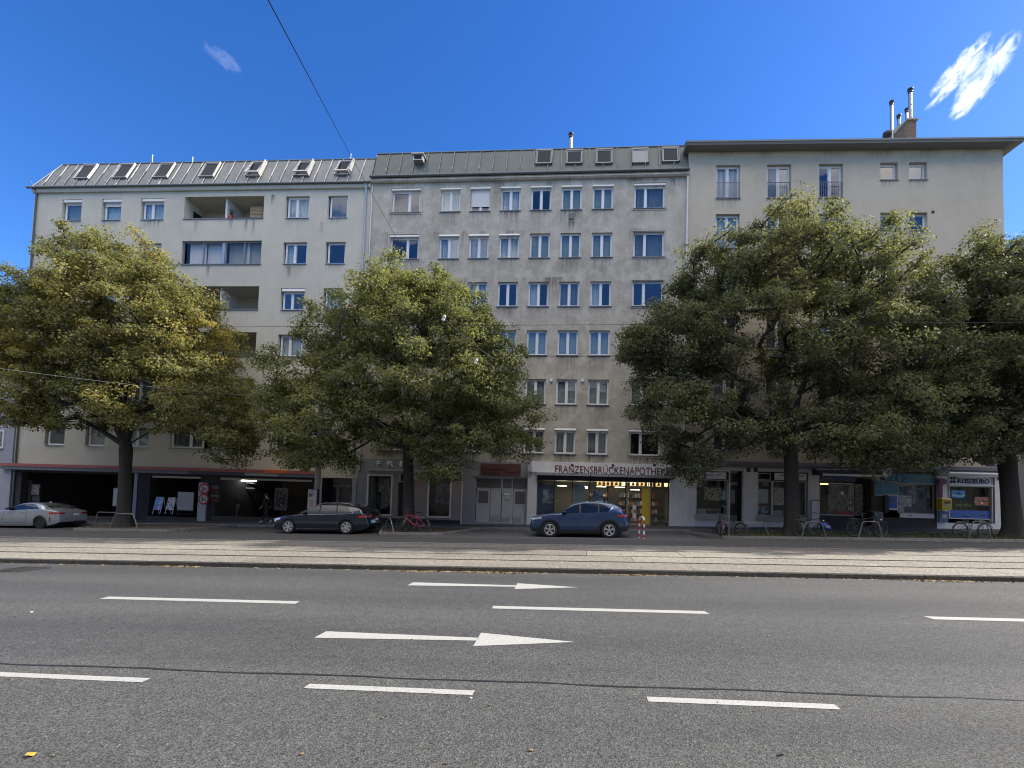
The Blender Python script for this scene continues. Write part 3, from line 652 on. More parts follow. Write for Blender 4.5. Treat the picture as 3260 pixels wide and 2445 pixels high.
# cornice, gutter, mansard
mb = MB(); mb.prism([(0.2, 20.985), (-.12, 20.985), (-.20, 21.07), (-.20, 21.13), (-.10, 21.16), (-.14, 21.24), (0.2, 21.24)], -0.02, 19.36); mb.build('cornice', M['plM'], BM.root)
mb = MB(); mb.tube([(-.02, -.21, 21.33), (19.36, -.21, 21.33)], 0.085, 10); mb.build('gutter', M['gutter'], BM.root)
def mansard(B, u0, u1, z0, rise_, y0, dep, n, mat, lean0=0.0, skip=(), seamr=0.022):
    roof = bx('roof', mat, B.root, u0 + max(lean0, 0), u1, y0 + dep + .02, 11.9, z0 + rise_ - .35, z0 + rise_ - .02)
    w = (u1 - u0) / n; nrm = Vector((0, -rise_, dep)).normalized()
    for i in range(n):
        a, b = u0 + w * i, u0 + w * (i + 1); la = max(0.0, lean0 - (a - u0)); lb = max(0.0, lean0 - (b - u0)); g = .004
        # the hip at the left end cuts the first sheets
        ta = 1 if lean0 == 0 else min(1.0, (a - u0) / lean0 if lean0 else 1); tb = 1 if lean0 == 0 else min(1.0, (b - u0) / lean0)
        mb = MB(); P = lambda u, t: Vector((u, y0 + dep * t, z0 + rise_ * t)); th = nrm * -0.02
        q = [P(a + g, 0), P(b - g, 0), P(b - g, tb)] + ([P(a + g, ta)] if ta > .01 else [])
        if 0 < ta < 1 and tb == 1: q = [P(a + g, 0), P(b - g, 0), P(b - g, 1), P(u0 + lean0, 1), P(a + g, ta)]
        j = nrm * random.uniform(-.004, .004); q = [p + j for p in q]; m = len(q)
        mb.add([p for p in q] + [p + th for p in q], [tuple(range(m)), tuple(range(2 * m - 1, m - 1, -1))] + [(k, k + m, (k + 1) % m + m, (k + 1) % m) for k in range(m)], False)
        mb.build('roof_sheet', mat, roof)
        if i:
            mb = MB(); p0, p1 = P(a, 0.02) + nrm * .02, P(a, ta * .98) + nrm * .02; ux = Vector((seamr, 0, 0))
            if ta > .05:
                mb.add([p0 - ux, p0 + ux, p1 + ux, p1 - ux, p0 - ux + nrm * .035, p0 + ux + nrm * .035, p1 + ux + nrm * .035, p1 - ux + nrm * .035], [(0, 3, 2, 1), (4, 5, 6, 7), (0, 1, 5, 4), (1, 2, 6, 5), (2, 3, 7, 6), (3, 0, 4, 7)], False)
                mb.build('roof_seam', M['seam'] if B is BL else M['gutter'], roof)
        # snow hook
        p = P(a + w * .0, 0.13) + nrm * .05; mb = MB(); mb.tube([p, p + nrm * .1 + Vector((0, 0, .02)), p + nrm * .1 + Vector((0, 0, .13))], .014, 5); mb.build('snow_hook', M['seam'], roof)
    mb = MB(); mb.tube([(u0 + lean0, y0 + dep, z0 + rise_ + .02), (u1, y0 + dep, z0 + rise_ + .02)], .05, 6); mb.build('ridge_cap', M['gutter'], roof)
    if lean0:
        mb = MB(); mb.tube([(u0, y0, z0 + .02), (u0 + lean0, y0 + dep, z0 + rise_ + .02)], .05, 6); mb.build('ridge_cap', M['seam'], roof)
        mb = MB(); mb.face([(u0, y0, z0), (u0 + lean0, y0 + dep, z0 + rise_), (u0 + lean0, 11.9, z0 + rise_), (u0, 11.9, z0)]); mb.build('roof_hip', mat, roof, recalc=False)
    def hit(crop, x, y):
        o, d = B.ray(crop[0] + x / crop[2], crop[1] + y / crop[2]); n_ = Vector((0, -rise_, dep)); p0 = Vector((0, y0, z0))
        t = (p0 - o).dot(n_) / d.dot(n_); q = o + d * t; return q.x, (q.z - z0) / rise_
    return roof, P, nrm, hit
roofM, PMf, nM, hitM = mansard(BM, 0.12, 19.3, 21.4, 1.8, -.12, 0.52, 23, M['roofM'])
mb = MB(); mb.face([(0.05, -.12, 21.3), (0.05, .4, 23.2), (0.05, 11.9, 23.2), (0.05, 11.9, 20.9), (0.05, -.12, 20.9)]); mb.face([(19.32, -.12, 21.2), (19.32, 11.9, 21.2), (19.32, 11.9, 23.2), (19.32, .4, 23.2)]); mb.build('gable', M['seam'], BM.root, recalc=False)
def skylight(B, P, nrm, u0, u1, t0, t1, opened=0.0, pane_screen=False):
    h = .10; ux = Vector((1, 0, 0)); up = (P(0, t1) - P(0, t0)); L_ = up.length; up = up.normalized(); o = P(u0, t0) + nrm * .02
    Mx = Matrix((ux, nrm * -1, up)).transposed().to_4x4(); Mx.translation = o; w = u1 - u0
    def lm(m):
        m.v = [tuple(Mx @ Vector(p)) for p in m.v]; return m
    m = MB(); f = .07; m.box(0, f, -h, 0, 0, L_); m.box(w - f, w, -h, 0, 0, L_); m.box(f, w - f, -h, 0, 0, f); m.box(f, w - f, -h, 0, L_ - f, L_)
    m.box(-.04, w + .04, -h - .03, 0, L_, L_ + .1)
    sk_ = lm(m).build('skylight', M['framegrey'], B.root)
    m = MB(); m.box(f, w - f, -h * .8, -h * .7, f, L_ - f); lm(m).build('pane', M['skyglass'] if not pane_screen else M['framegrey'], sk_)
    m = MB(); m.box(f, w - f, -.02, -.01, f, L_ - f); lm(m).build('pane_screen', M['curtaindark'], sk_)
    m = MB(); m.box(-.045, -.01, -h - .03, -.01, -.02, L_); lm(m).build('flashing', M['seam'] if B is BL else M['gutter'], sk_)
    m = MB(); m.box(w + .01, w + .045, -h - .05 - opened * .6, -.01, -.02, L_ + .1); lm(m).build('flashing', M['seam'] if B is BL else M['gutter'], sk_)
    if opened:
        m = MB(); a = Vector((0, 0, L_ - .02)); q = opened
        for xa, xb in ((0.02, .1), (w - .1, w - .02)): m.add([(xa, -h - .01, L_), (xb, -h - .01, L_), (xb, -h - q, L_ - .95 * L_ + .0), (xa, -h - q, L_ * .05), (xa, -h - .06, L_), (xb, -h - .06, L_), (xb, -h - q - .05, L_ * .05), (xa, -h - q - .05, L_ * .05)], [(0, 3, 2, 1), (4, 5, 6, 7), (0, 1, 5, 4), (1, 2, 6, 5), (2, 3, 7, 6), (3, 0, 4, 7)])
        m.box(0.02, w - .02, -h - q - .05, -h - q, L_ * .02, L_ * .07 + .02); lm(m).build('sash', M['seam'], sk_)
    return sk_
for i, (x0, x1, yt, yb) in enumerate(((1303, 1400, 155, 232), (1480, 1575, 157, 230), (1655, 1750, 152, 230), (1868, 1970, 148, 227), (2045, 2148, 142, 220))):
    u0, t0 = hitM(K2, x0, yb); u1, t1 = hitM(K2, x1, yt); skylight(BM, PMf, nM, u0, u0 + .93, max(.1, t0), min(.93, t1), 0, i == 3)
u0, t0 = hitM(K2, 590, 245); mb = MB(); p = PMf(u0 + .3, t0 + .1)
mb.box(p.x - .3, p.x + .3, p.y - .38, p.y + .1, p.z + .05, p.z + .38); mb.box(p.x - .38, p.x + .38, p.y - .48, p.y + .1, p.z + .38, p.z + .44); mb.build('roof_vent', M['seam'], BM.root)
bx('vent_opening', M['black'], BM.root, p.x - .24, p.x + .24, p.y - .385, p.y - .379, p.z + .1, p.z + .34)
def flue(B, u, y, z0, z1, r, mat='stainless', capd=True):
    mb = MB(); mb.tube([(u, y, z0), (u, y, z1)], r, 16); f = mb.build('flue_pipe', M[mat], B.root)
    if capd:
        mb = MB(); mb.lathe([(r * .95, z1), (r * 1.3, z1 + .04), (r * 1.3, z1 + .12), (r * 1.0, z1 + .14), (r * 1.0, z1 + .2), (r * 1.55, z1 + .24), (r * 1.45, z1 + .34), (r * .8, z1 + .40)], (u, y, 0), 'z', 16); mb.build('flue_cap', M['dark'], f)
    mb = MB(); mb.lathe([(r * 1.04, z0 + (z1 - z0) * .5), (r * 1.2, z0 + (z1 - z0) * .5 + .02), (r * 1.04, z0 + (z1 - z0) * .5 + .05)], (u, y, 0), 'z', 16); mb.build('flue_collar', M['zinc'], f)
u, v = BM.c(K2, 1505, 130, 2.0); _, v2 = BM.c(K2, 1503, 75, 2.0); flue(BM, u, 2.0, v - 1.2, v2, .11)
u0, u1, v0, v1 = BM.r(K2, 1495, 515, 1523, 550); bx('vent_grille', M['gutter'], BM.root, u0, u1, -.06, 0.01, v0, v1)
for x, y in ((1207, 573), (1391, 574)):
    a, b, c, d = BM.r((1100, 900, 1.8433), x - 7, y - 9, x + 7, y + 9); bx('wall_box', M['white'], BM.root, a, b, -.1, .01, c, d)
# white joint pipe between middle and right building
mb = MB(); mb.tube([(19.28, -.09, 3.4), (19.28, -.09, 21.0)], .05, 8); mb.build('downpipe', M['shut'], BM.root)
mb = MB(); mb.tube([(0.1, -.05, 3.1), (0.1, -.05, 20.9)], .035, 8); mb.build('downpipe', M['white'], BM.root)
# --- ground floor of the middle building
gf = []      # openings
W1 = BM.r(d3, 205, 390, 655, 1110); W2 = BM.r(d3, 1275, 425, 1695, 1150); DR = BM.r(d3, 745, 530, 960, 1130); DT = BM.r(d3, 745, 380, 960, 510)
GD = BM.r(b3, 985, 530, 1505, 995); PH = BM.r(b4, 235, 455, 1940, 1095)
fr0 = BM.r(d3, 135, 330, 1885, 1240); gl, gr = BM.r(d3, 1905, 300, 1905, 1240)[0], GD[0]
zb = -0.6
wall('shop_wall', BM, 0.62, fr0[1], zb, fr0[3], [W1, W2, (DR[0], DR[1], DR[2], DT[3])], M['plpink'], 0.25)
wall('shop_wall', BM, 0, 0.62, zb, VG, [], M['plpurple'])
wall('shop_wall', BM, fr0[1], PH[0] - .55, zb, VG, [GD], M['plpurple'], 0.35)
wall('shop_wall', BM, PH[0] - .55, 19.34, zb, VG, [(PH[0], PH[1], PH[2] - .5, PH[3])], M['plwhite'], 0.35)
wall('shop_wall', BM, 0.62, fr0[1], fr0[3], VG, [], M['plpurple'])
bx('plinth', M['dkwall'], BM.root, 0.7, fr0[1] - .05, -.05, .0, zb, W2[2] - .12)
bx('sign_ledge', M['offwhite'], BM.root, 0.72, fr0[1] - .6, -.16, -.0, fr0[3] - .02, fr0[3] + .06)
bx('wall_edge_strip', M['white'], BM.root, fr0[1] - .04, fr0[1] + .02, -.03, .0, zb, fr0[3] - .05)
wf = BM.r(d3, 390, 150, 1700, 262)
sgn = link('shop_sign', None, BM.root)
lx = [(392, 460), (567, 690), (790, 830), (935, 1040), (1165, 1250), (1365, 1475), (1580, 1700)]
for ch, (x0, x1) in zip('FRISEUR', lx):
    q = BM.r(d3, x0, 152 + (x0 - 390) * .02, x1, 248 + (x0 - 390) * .02); text(ch, BM, q, M['white'], -.05, 'letter', sgn, .05, .02)
for q in (W1, W2):
    f = reveal_frame('shop_window', BM, q, .085, -.02, .1, M['frame']); g = .085
    bx('pane', M['shopglass'], f, q[0] + g, q[1] - g, .03, .045, q[2] + g, q[3] - g)
bx('poster', printed('poster_face', [(0.10, .11, .12), (0.035, .03, .03), (0.3, .25, .2)], (2.2, 1, 2.2)), BM.root, W1[0] + .45, W1[1] - .25, .5, .52, W1[2] + .4, W1[3] - .15)
bx('poster', printed('poster_pale', [(0.14, .15, .17), (0.26, .27, .29), (0.06, .07, .09)], (2, 1, 2)), BM.root, W2[0] + .3, W2[1] - .2, .6, .62, W2[2] + .8, W2[3] - .1)
bx('display_base', M['offwhite'], BM.root, W1[0], W1[0] + .6, .25, .7, W1[2], W1[2] + .35)
dd = bx('shop_door', M['brownwall'], BM.root, DR[0], DR[1], .22, .26, DR[2] - .2, DR[3]); bx('pane', M['doorpane'], dd, DR[0] + .25, DR[1] - .15, .19, .22, DR[2] + .15, DR[3] - .1)
bx('door_transom', M['offwhite'], BM.root, DT[0], DT[0] + .2, .02, .1, DT[2], DT[3]); bx('door_transom', M['black'], BM.root, DT[0] + .2, DT[1], .06, .1, DT[2], DT[3]); bx('door_ledge', M['plpink'], BM.root, DT[0], DT[1], -.03, .15, DR[3], DT[2])
# garage door with leaves
gd = link('garage_door', None, BM.root); gw = GD[1] - GD[0]
L4 = [BM.r(b3, x0, 645, x1, 990) for x0, x1 in ((990, 1128), (1132, 1240), (1248, 1362), (1366, 1502))]
for q in L4: bx('door_leaf', M['doorgrey'], gd, q[0], q[1], .25, .3, -.55, q[3])
for x0, x1, y0, y1, mt in ((1000, 1240, 545, 640, 'doorpane'), (1264, 1350, 548, 645, 'doorpane'), (1362, 1510, 548, 650, 'doorpane'), (1013, 1112, 672, 795, 'doorpane'), (1385, 1482, 680, 805, 'doorpane'), (1135, 1225, 925, 985, 'alu'), (1250, 1335, 930, 985, 'alu'), (1370, 1445, 935, 990, 'alu')):
    q = BM.r(b3, x0, y0, x1, y1); bx('door_panel', M[mt], gd, q[0], q[1], .235, .249, q[2], q[3])
bx('door_back', M['dkwall'], gd, GD[0], GD[1], .34, .37, -.6, GD[3]); bx('door_frame', M['doorgrey'], gd, GD[0], GD[1], .26, .31, L4[0][3], GD[3])
q = BM.r(b3, 1272, 692, 1338, 718); nb = bx('notice', M['white'], BM.root, q[0], q[1], .2, .23, q[2], q[3]); bx('notice_edge', M['letterblue'], nb, q[0] - .02, q[1] + .02, .232, .236, q[2] - .02, q[3] + .02)
q = BM.r(b3, 1280, 722, 1332, 755); bx('notice', M['offwhite'], BM.root, q[0], q[1], .2, .23, q[2], q[3])
q = BM.r(b3, 1045, 400, 1447, 520); rp = bx('relief_panel', M['redbrown'], BM.root, q[0], q[1], -.04, .0, q[2], q[3])
for k, (a, b, c, d) in enumerate(((.03, .3, .5, .8), (.12, .2, .15, .5), (.34, .62, .55, .7), (.45, .5, .1, .55), (.66, .95, .35, .6), (.7, .74, .6, .85), (.86, .9, .1, .35), (.22, .4, .22, .3))):
    w, h = q[1] - q[0], q[3] - q[2]; bx('relief', M['redbrown'], rp, q[0] + a * w, q[0] + b * w, -.075, -.041, q[2] + c * h, q[2] + d * h)
# pharmacy
FS = BM.r(b4, 172, 303, 1995, 428); u1f = 18.6
fs = bx('sign_board', M['terrazzo'], BM.root, PH[0] - .5, u1f, -.12, -.0, FS[2] - .05, FS[3] + .02)
text('FRANZENSBRÜCKENAPOTHEKE', BM, BM.r(b4, 472, 322, 1936, 438, -.12), M['letterred'], -.15, 'lettering', fs, .025, -.005)
for x in (690, 1205, 1728):
    q = BM.c(b4, x, 342); mb = MB(); mb.tube([(q[0], -.12, q[1] + .12), (q[0], -.4, q[1] + .14)], .012, 6); mb.lathe([(.03, 0), (.09, .02), (.07, .12), (.02, .14)], (q[0], -.42, q[1] - .03)); mb.build('sign_lamp', M['black'], fs)
aw = link('awning', None, BM.root); AV = BM.c(b4, 1100, 447, -.34)[1]
for x0, x1 in ((228, 450), (458, 684), (692, 917), (925, 1150), (1158, 1390), (1396, 1730), (1738, 1972)):
    q = BM.r(b4, x0, 425, x1, 460); bx('awning_cassette', M['alu'], aw, q[0], q[1], -.34, -.14, AV - .11, AV + .02)
bx('awning_rail', M['framegrey'], aw, PH[0], PH[1] + .1, -.13, -.02, AV, AV + .04)
pf = link('shop_window', None, BM.root); mx_ = [235, 458, 690, 915, 1148, 1378]
for i, x in enumerate(mx_ + [1705, 1928]):
    q = BM.c(b4, x, 700)[0]; bx('mullion', M['black'], pf, q - .025, q + .025, .08, .16, -.5, PH[3])
xs = [BM.c(b4, x, 700)[0] for x in mx_]
for a, b in zip(xs[:-1], xs[1:]): bx('pane', M['shopglass'], pf, a + .025, b - .025, .11, .125, PH[2] - .1, PH[3] - .3)
a, b = BM.c(b4, 1705, 700)[0], BM.c(b4, 1928, 700)[0]; bx('pane', M['shopglass'], pf, a + .025, b - .025, .11, .125, PH[2], PH[3] - .3)
bx('header', M['dkwall'], pf, PH[0], PH[1], .1, .18, PH[3] - .35, PH[3]); bx('base_strip', M['brownwall'], pf, PH[0], PH[1], .05, .18, -.5, PH[2] + .05)
dx = BM.r(b4, 1385, 590, 1700, 1095); dr_ = reveal_frame('shop_door', BM, (dx[0], dx[1], dx[2], dx[3]), .1, .05, .14, M['wood'])
q = BM.r(b4, 1585, 625, 1680, 1085); bx('door_strip', M['yellow'], dr_, q[0], q[1], .07, .1, q[2], q[3])
q = BM.r(b4, 1405, 625, 1560, 1080); bx('door_leaf', M['shopglass'], dr_, q[0], q[1], .08, .1, q[2], q[3]); bx('door_handle', M['steel'], dr_, q[1] - .04, q[1], .02, .06, q[2] + .3, q[3])
for y0, y1 in ((840, 895), (938, 1000)):
    q = BM.r(b4, 1465, y0, 1512, y1); bx('notice', M['white'], BM.root, q[0], q[1], .06, .07, q[2], q[3])
pr1 = printed('poster_two_people', [(.35, .4, .45), (.08, .1, .16), (.02, .02, .03)], (5, 1, 4)); pr2 = printed('poster_blue', [(.05, .09, .2), (.2, .3, .45), (.5, .5, .5)], (4, 1, 4))
q = BM.r(b4, 310, 630, 442, 815); bx('poster', pr1, BM.root, q[0], q[1], .2, .21, q[2], q[3]); q = BM.r(b4, 245, 570, 455, 965); bx('display_board', M['navy'], BM.root, q[0], q[1], .24, .26, q[2], q[3])
q = BM.r(b4, 715, 565, 850, 880); bx('display_board', simple('pale_teal', (.25, .36, .37), .6), BM.root, q[0], q[1], .35, .37, q[2], q[3])
q = BM.r(b4, 950, 650, 1090, 850); bx('poster', pr2, BM.root, q[0], q[1], .3, .31, q[2], q[3])
q = BM.r(b4, 1160, 620, 1310, 900); bx('poster', printed('shelf_goods', [(.12, .12, .11), (.3, .28, .25), (.35, .2, .1), (.1, .2, .25)], (9, 1, 9)), BM.root, q[0], q[1], .9, .92, q[2], q[3])
for i, (x0, x1) in enumerate(((1010, 1080), (1115, 1185), (1222, 1295), (1330, 1374), (1440, 1512), (1552, 1622), (1660, 1690), (1712, 1730), (1772, 1838), (1880, 1922))):
    q = BM.r(b4, x0, 522 + (x0 - 1010) * .016, x1, 585 + (x0 - 1010) * .016); lb = bx('lit_picture_box', M['litwhite'] if i in (3, 4, 6, 9) else M['litbox'], BM.root, q[0], q[1], .2, .3, q[2], q[3])
    if i not in (3, 9):
        w, h = q[1] - q[0], q[3] - q[2]; m = MB(); m.prism([(q[0] + w * .2, q[2] + h * .1), (q[0] + w * .8, q[2] + h * .15), (q[0] + w * .7, q[2] + h * .6), (q[0] + w * .45, q[2] + h * .85), (q[0] + w * .3, q[2] + h * .5)], .192, .199, 'y'); m.build('picture', M['wood'], lb)
inb = MB(); inb.box(PH[0] - .3, PH[1] + .3, 3.2, 3.3, -.6, 2.9); inb.box(PH[0] - .3, PH[1] + .3, .4, 3.3, 2.9, 3.0); inb.box(PH[0] - .35, PH[0] - .3, .4, 3.3, -.6, 3.0); inb.box(PH[1] + .3, PH[1] + .35, .4, 3.3, -.6, 3.0); inb.box(PH[0] - .3, PH[1] + .3, .36, 3.3, -.5, 0.28)
inb.build('shop_interior', simple('shop_wall_inner', (.22, .2, .16), .8), BM.root)
for x in range(5):
    for z in range(4): bx('shelf', M['wood'], BM.root, xs[3] + x * .9, xs[3] + x * .9 + .8, 2.7, 3.1, .5 + z * .5, .53 + z * .5)
    for z in range(4):
        for k in range(4): bx('goods', [M['white'], M['orange'], M['teal'], M['offwhite']][(x + z + k) % 4], BM.root, xs[3] + x * .9 + .04 + k * .19, xs[3] + x * .9 + .18 + k * .19, 2.7, 2.85, .535 + z * .5, .7 + z * .5 + .03 * k)
q = BM.c(b4, 875, 615, .8); mb = MB(); mb.lathe([(.02, 0), (.06, .03), (.06, .12), (.02, .14)], (q[0], .8, q[1] - .05)); mb.build('spot_lamp', M['spot'], BM.root)
for x, y in ((560, 590), (800, 595), (1065, 600), (1300, 607), (1500, 640)):
    q = BM.c(b4, x, y, 1.5); bx('ceiling_lamp', M['shoplamp'], BM.root, q[0] - .28, q[0] + .28, 1.4, 1.9, q[1] - .01, q[1] + .01)
mb = MB(); mb.box(xs[0] + .1, PH[1] - .1, 0.36, 3.2, 0.0, .29); mb.build('interior_floor', M['curtaindark'], BM.root)
# back wall behind the hairdresser and the garage
mb = MB(); mb.box(.1, fr0[1], 2.6, 2.7, -.6, 3.2); mb.box(.1, GD[1] + .1, .45, 2.6, -.6, -.5); mb.box(.1, PH[0] - .4, .42, 3.3, 3.05, 3.2); mb.build('interior_wall', M['curtaindark'], BM.root)
# projecting pharmacy sign and hairdresser's hanging plate
q = BM.c(b3, 1545, 410, -.3); PS = thing('projecting_sign', 'grey bracket sign box beside the white pharmacy fascia', 'sign', tuple(BM.world(q[0], 0, q[1])), 0)
bx('bracket', M['steel'], PS, -.03, .03, -.5, .0, -.35, -.3); bx('bracket', M['steel'], PS, -.03, .03, -.5, .0, .25, .3); bx('post', M['alu'], PS, -.04, .04, -.12, -.02, -.6, .75)
bx('sign_box', M['doorgrey'], PS, -.09, .09, -.85, -.15, -.42, .22); bx('sign_face', M['white'], PS, .091, .094, -.8, -.2, -.37, .17); bx('sign_face', M['white'], PS, -.094, -.091, -.8, -.2, -.37, .17)
q = BM.c(d3, 1125, 520, -.3); PS2 = thing('projecting_sign', 'small square bronze plate on a bracket right of the hairdresser door', 'sign', tuple(BM.world(q[0], 0, q[1])), 0)
bx('bracket', M['black'], PS2, -.01, .01, -.5, 0, .17, .19); bx('plate', M['wood'], PS2, -.015, .015, -.45, -.1, -.17, .17)
# ================= left building
sL = [18.86, 15.93, 13.0, 10.07, 7.15, 4.23]; UL = -22.6
BL.root.location = (XL, FY, 0)
cL = [(-20.6, -19.24), (-17.83, -16.5), (-15.15, -13.57), (-5.48, -3.93), (-2.73, -1.45)]
LG = (-12.2, -6.9)
holes = [(a, b, v, v + (1.42 if i == 0 else 1.39)) for i, v in enumerate(sL) for a, b in cL] + [(LG[0], LG[1], v, v + (1.48 if i == 0 else 1.52)) for i, v in enumerate(sL)]
wall('wall', BL, UL, 0, 2.98, 20.7, holes, M['plL'], 0.22)
shell(BL, UL, 0.0, 2.98, 20.7, 12, M['plL'], inner=6)
for i, v in enumerate(sL):
    for j, (a, b) in enumerate(cL):
        h = 1.42 if i == 0 else 1.39; wide = j in (2, 3)
        sh = 0.2 if ((i == 0 and j < 3) or (i == 2 and j == 3)) else 0
        bh = {(0, 0): 'curtainbeige', (0, 1): 'curtain', (0, 2): 'curtain', (0, 4): 'curtaindark', (1, 3): 'curtain', (5, 1): 'curtainbeige', (5, 2): 'curtain', (5, 0): None}.get((i, j), 'curtain' if (i + j) % 3 == 0 else None)
        window(BL, a + .1, b - .02, v + .02, v + h - .02, (0.42,) if wide else (), sh, 'glass', bh, yr=.14, sillmat='alu', roll=0.25 if (i, j) == (0, 1) else 0, part=(0, .5) if (i, j) == (1, 3) else (0, 1))
for i, v in enumerate(sL):
    a, b = LG; t = v + (1.48 if i == 0 else 1.52); c = (a + b) / 2
    if i in (1, 5):
        if i == 1:
            xs_ = [BL.c(K1, x, 740)[0] for x in (1085, 1187, 1300, 1318, 1427, 1528)]
            gz_ = reveal_frame('loggia_glazing', BL, (a + .02, b - .02, v + .02, t - .02), .07, .1, .17, M['framegrey'])
            for k in (1, 2, 3, 4): bx('mullion', M['framegrey'] if k != 2 else M['alu'], gz_, xs_[k] - .035, xs_[k] + (.035 if k != 2 else .14), .09, .16, v + .09, t - .09)
            for k, (p, q) in enumerate(zip(xs_[:-1], xs_[1:])):
                if k == 2: continue
                bx('pane', M['glass2'], gz_, p + .04, q - .04, .12, .13, v + .09, t - .09)
            m = MB(); m.v, m.f = [], []; bx('pane_screen', M['curtain'], gz_, xs_[0] + .1, xs_[1] + .05, .3, .31, v, t); bx('pane_screen', M['curtain'], gz_, xs_[1] + .06, xs_[2] - .05, .38, .39, v, t); bx('pane_screen', M['curtain'], gz_, xs_[4] + .05, xs_[4] + .22, .3, .31, v, t); bx('pane_screen', M['sheetgreen'], gz_, xs_[3], xs_[5], .42, .43, v, t)  # added sheets: pale and greenish tones standing in for clouds mirrored in the glazing
        else:
            for p, q in ((a, a + 2.15), (c + .0, c + 2.6)): window(BL, p + .05, q, v + .02, t - .15, (0.6,), 0, 'glass', 'curtaindark', yr=.14, sillmat='alu')
        bx('sill', M['sillm'], BL.root, a - .03, b + .03, -.06, .05, v - .04, v)
        continue
    z0 = v - 1.0; D = 1.7
    mb = MB(); mb.face([(a, .2, z0), (a, .2, t), (a, D, t), (a, D, z0)]); mb.face([(b, .2, z0), (b, D, z0), (b, D, t), (b, .2, t)]); mb.face([(a, .2, t), (b, .2, t), (b, D, t), (a, D, t)]); mb.face([(a, .2, z0), (a, D, z0), (b, D, z0), (b, .2, z0)]); mb.face([(a, D, z0), (a, D, t), (b, D, t), (b, D, z0)])
    mb.face([(a, .2, z0), (b, .2, z0), (b, .2, v), (a, .2, v)])
    lg = mb.build('loggia', M['plL'], BL.root, recalc=False)
    bx('railing_cap', M['sillm'], lg, a - .03, b + .03, -.05, .24, v, v + .04)
    bx('divider', M['plwhite'], lg, c - .06, c + .06, .22, D, z0, t)
    if i == 0:
        bx('door', M['dark'], lg, a + .02, a + .05, .7, 1.35, z0, z0 + 2.0)
    for k, w0 in enumerate((a + 1.5, c + 1.4)):
        f = bx('window_frame', M['offwhite'] if i else M['curtaindark'], lg, w0, w0 + 1.0, D - .06, D - .01, z0 + .1, z0 + 2.0); bx('pane', M['black'], f, w0 + .1, w0 + .9, D - .075, D - .062, z0 + .2, z0 + 1.9)
# eaves, gutter, roof of the left building
mb = MB(); mb.prism([(0.2, 20.705), (-.12, 20.705), (-.16, 20.82), (-.16, 20.93), (0.2, 20.93)], UL - .05, 0); mb.build('cornice', M['plL'], BL.root)
mb = MB(); mb.tube([(UL - .3, -.22, 20.98), (-.02, -.22, 20.98)], 0.075, 10); mb.build('gutter', M['gutter'], BL.root)
roofL, PLf, nL, hitL = mansard(BL, UL - .1, -.02, 20.98, 2.2, -.16, .93, 31, M['roofL'], 1.0)
for i, (x0, x1) in enumerate(((445, 545), (668, 768), (905, 1005), (1175, 1278), (1447, 1560), (1730, 1838), (1968, 2078))):
    yb, yt = 318 - i * 3.5, 243 - i * 3.5
    u0, t0 = hitL(K1, x0, yb); u1, t1 = hitL(K1, x1, yb); _, t1 = hitL(K1, x0 + 55, yt)
    skylight(BL, PLf, nL, u0, u0 + .92, max(.1, t0), min(.93, t1), 0.18 if i > 3 else 0)
for x, y in ((893, 170), (1130, 183), (2057, 165)):
    u, v = BL.c(K1, x, 212, 1.2); _, v2 = BL.c(K1, x, y, 1.2); mb = MB(); mb.tube([(u, 1.2, v - .5), (u, 1.2, v2)], .025, 6); mb.build('antenna_rod', M['white'], BL.root)
mb = MB(); mb.tube([(UL + .22, -.07, -.4), (UL + .22, -.07, 20.7), (UL + .2, -.2, 20.9)], .05, 8); mb.build('downpipe', M['gutter'], BL.root)
ud = BL.c(K1, 2145, 500)[0]; mb = MB(); mb.tube([(ud, -.07, 3.0), (ud, -.07, 16.6), (ud + .02, -.07, 16.9), (ud + .02, -.07, 20.5), (ud + .02, -.2, 20.9)], .055, 10); mb.build('downpipe', M['alu'], BL.root)
# fascia over the filling station
def fas(name, x0, x1, ya, yb, mat, dz=0.0, out=.3):
    a = x0; b = x1; return bx(name, mat, BL.root, a, b, -out, .02, ya, yb)
uA = BL.c(b1, 0, 400, -.3)[0]; uB = BL.c(b2, 1300, 480, -.3)[0]
y0r, y1r = BL.c(b1, 600, 436, -.3)[1], BL.c(b1, 600, 406, -.3)[1]; y0g = BL.c(b1, 600, 468, -.3)[1]
o0, o1 = BL.c(b2, 760, 480, -.3)[0], BL.c(b2, 988, 480, -.3)[0]
k = uA; n_ = 7
segs = [uA + (o0 - uA) * i / n_ for i in range(n_ + 1)]
for a, b in zip(segs[:-1], segs[1:]): fas('fascia_panel', a + .004, b - .004, y0r, y1r, M['red'])
fas('fascia_panel', o0, o1, y0r, y1r, M['orange'], out=.31); fas('fascia_panel', o1 + .004, uB, y0r, y1r, M['red'])
f0, f1 = BL.c(b2, 566, 510, -.28)[0], BL.c(b2, 896, 510, -.28)[0]; fn = BL.c(b2, 0, 500, -.28)[0]
fas('fascia_panel', uA, fn, y0g, y0r - .01, M['fasciagrey'], out=.27); fas('fascia_panel', fn, f0, y0g, y0r - .01, M['fascianavy'], out=.27)
fas('fascia_panel', f0, f1, y0g, y0r - .01, M['fasciapale'], out=.28); fas('fascia_panel', f1, uB, y0g, y0r - .01, M['fasciagrey'], out=.27)
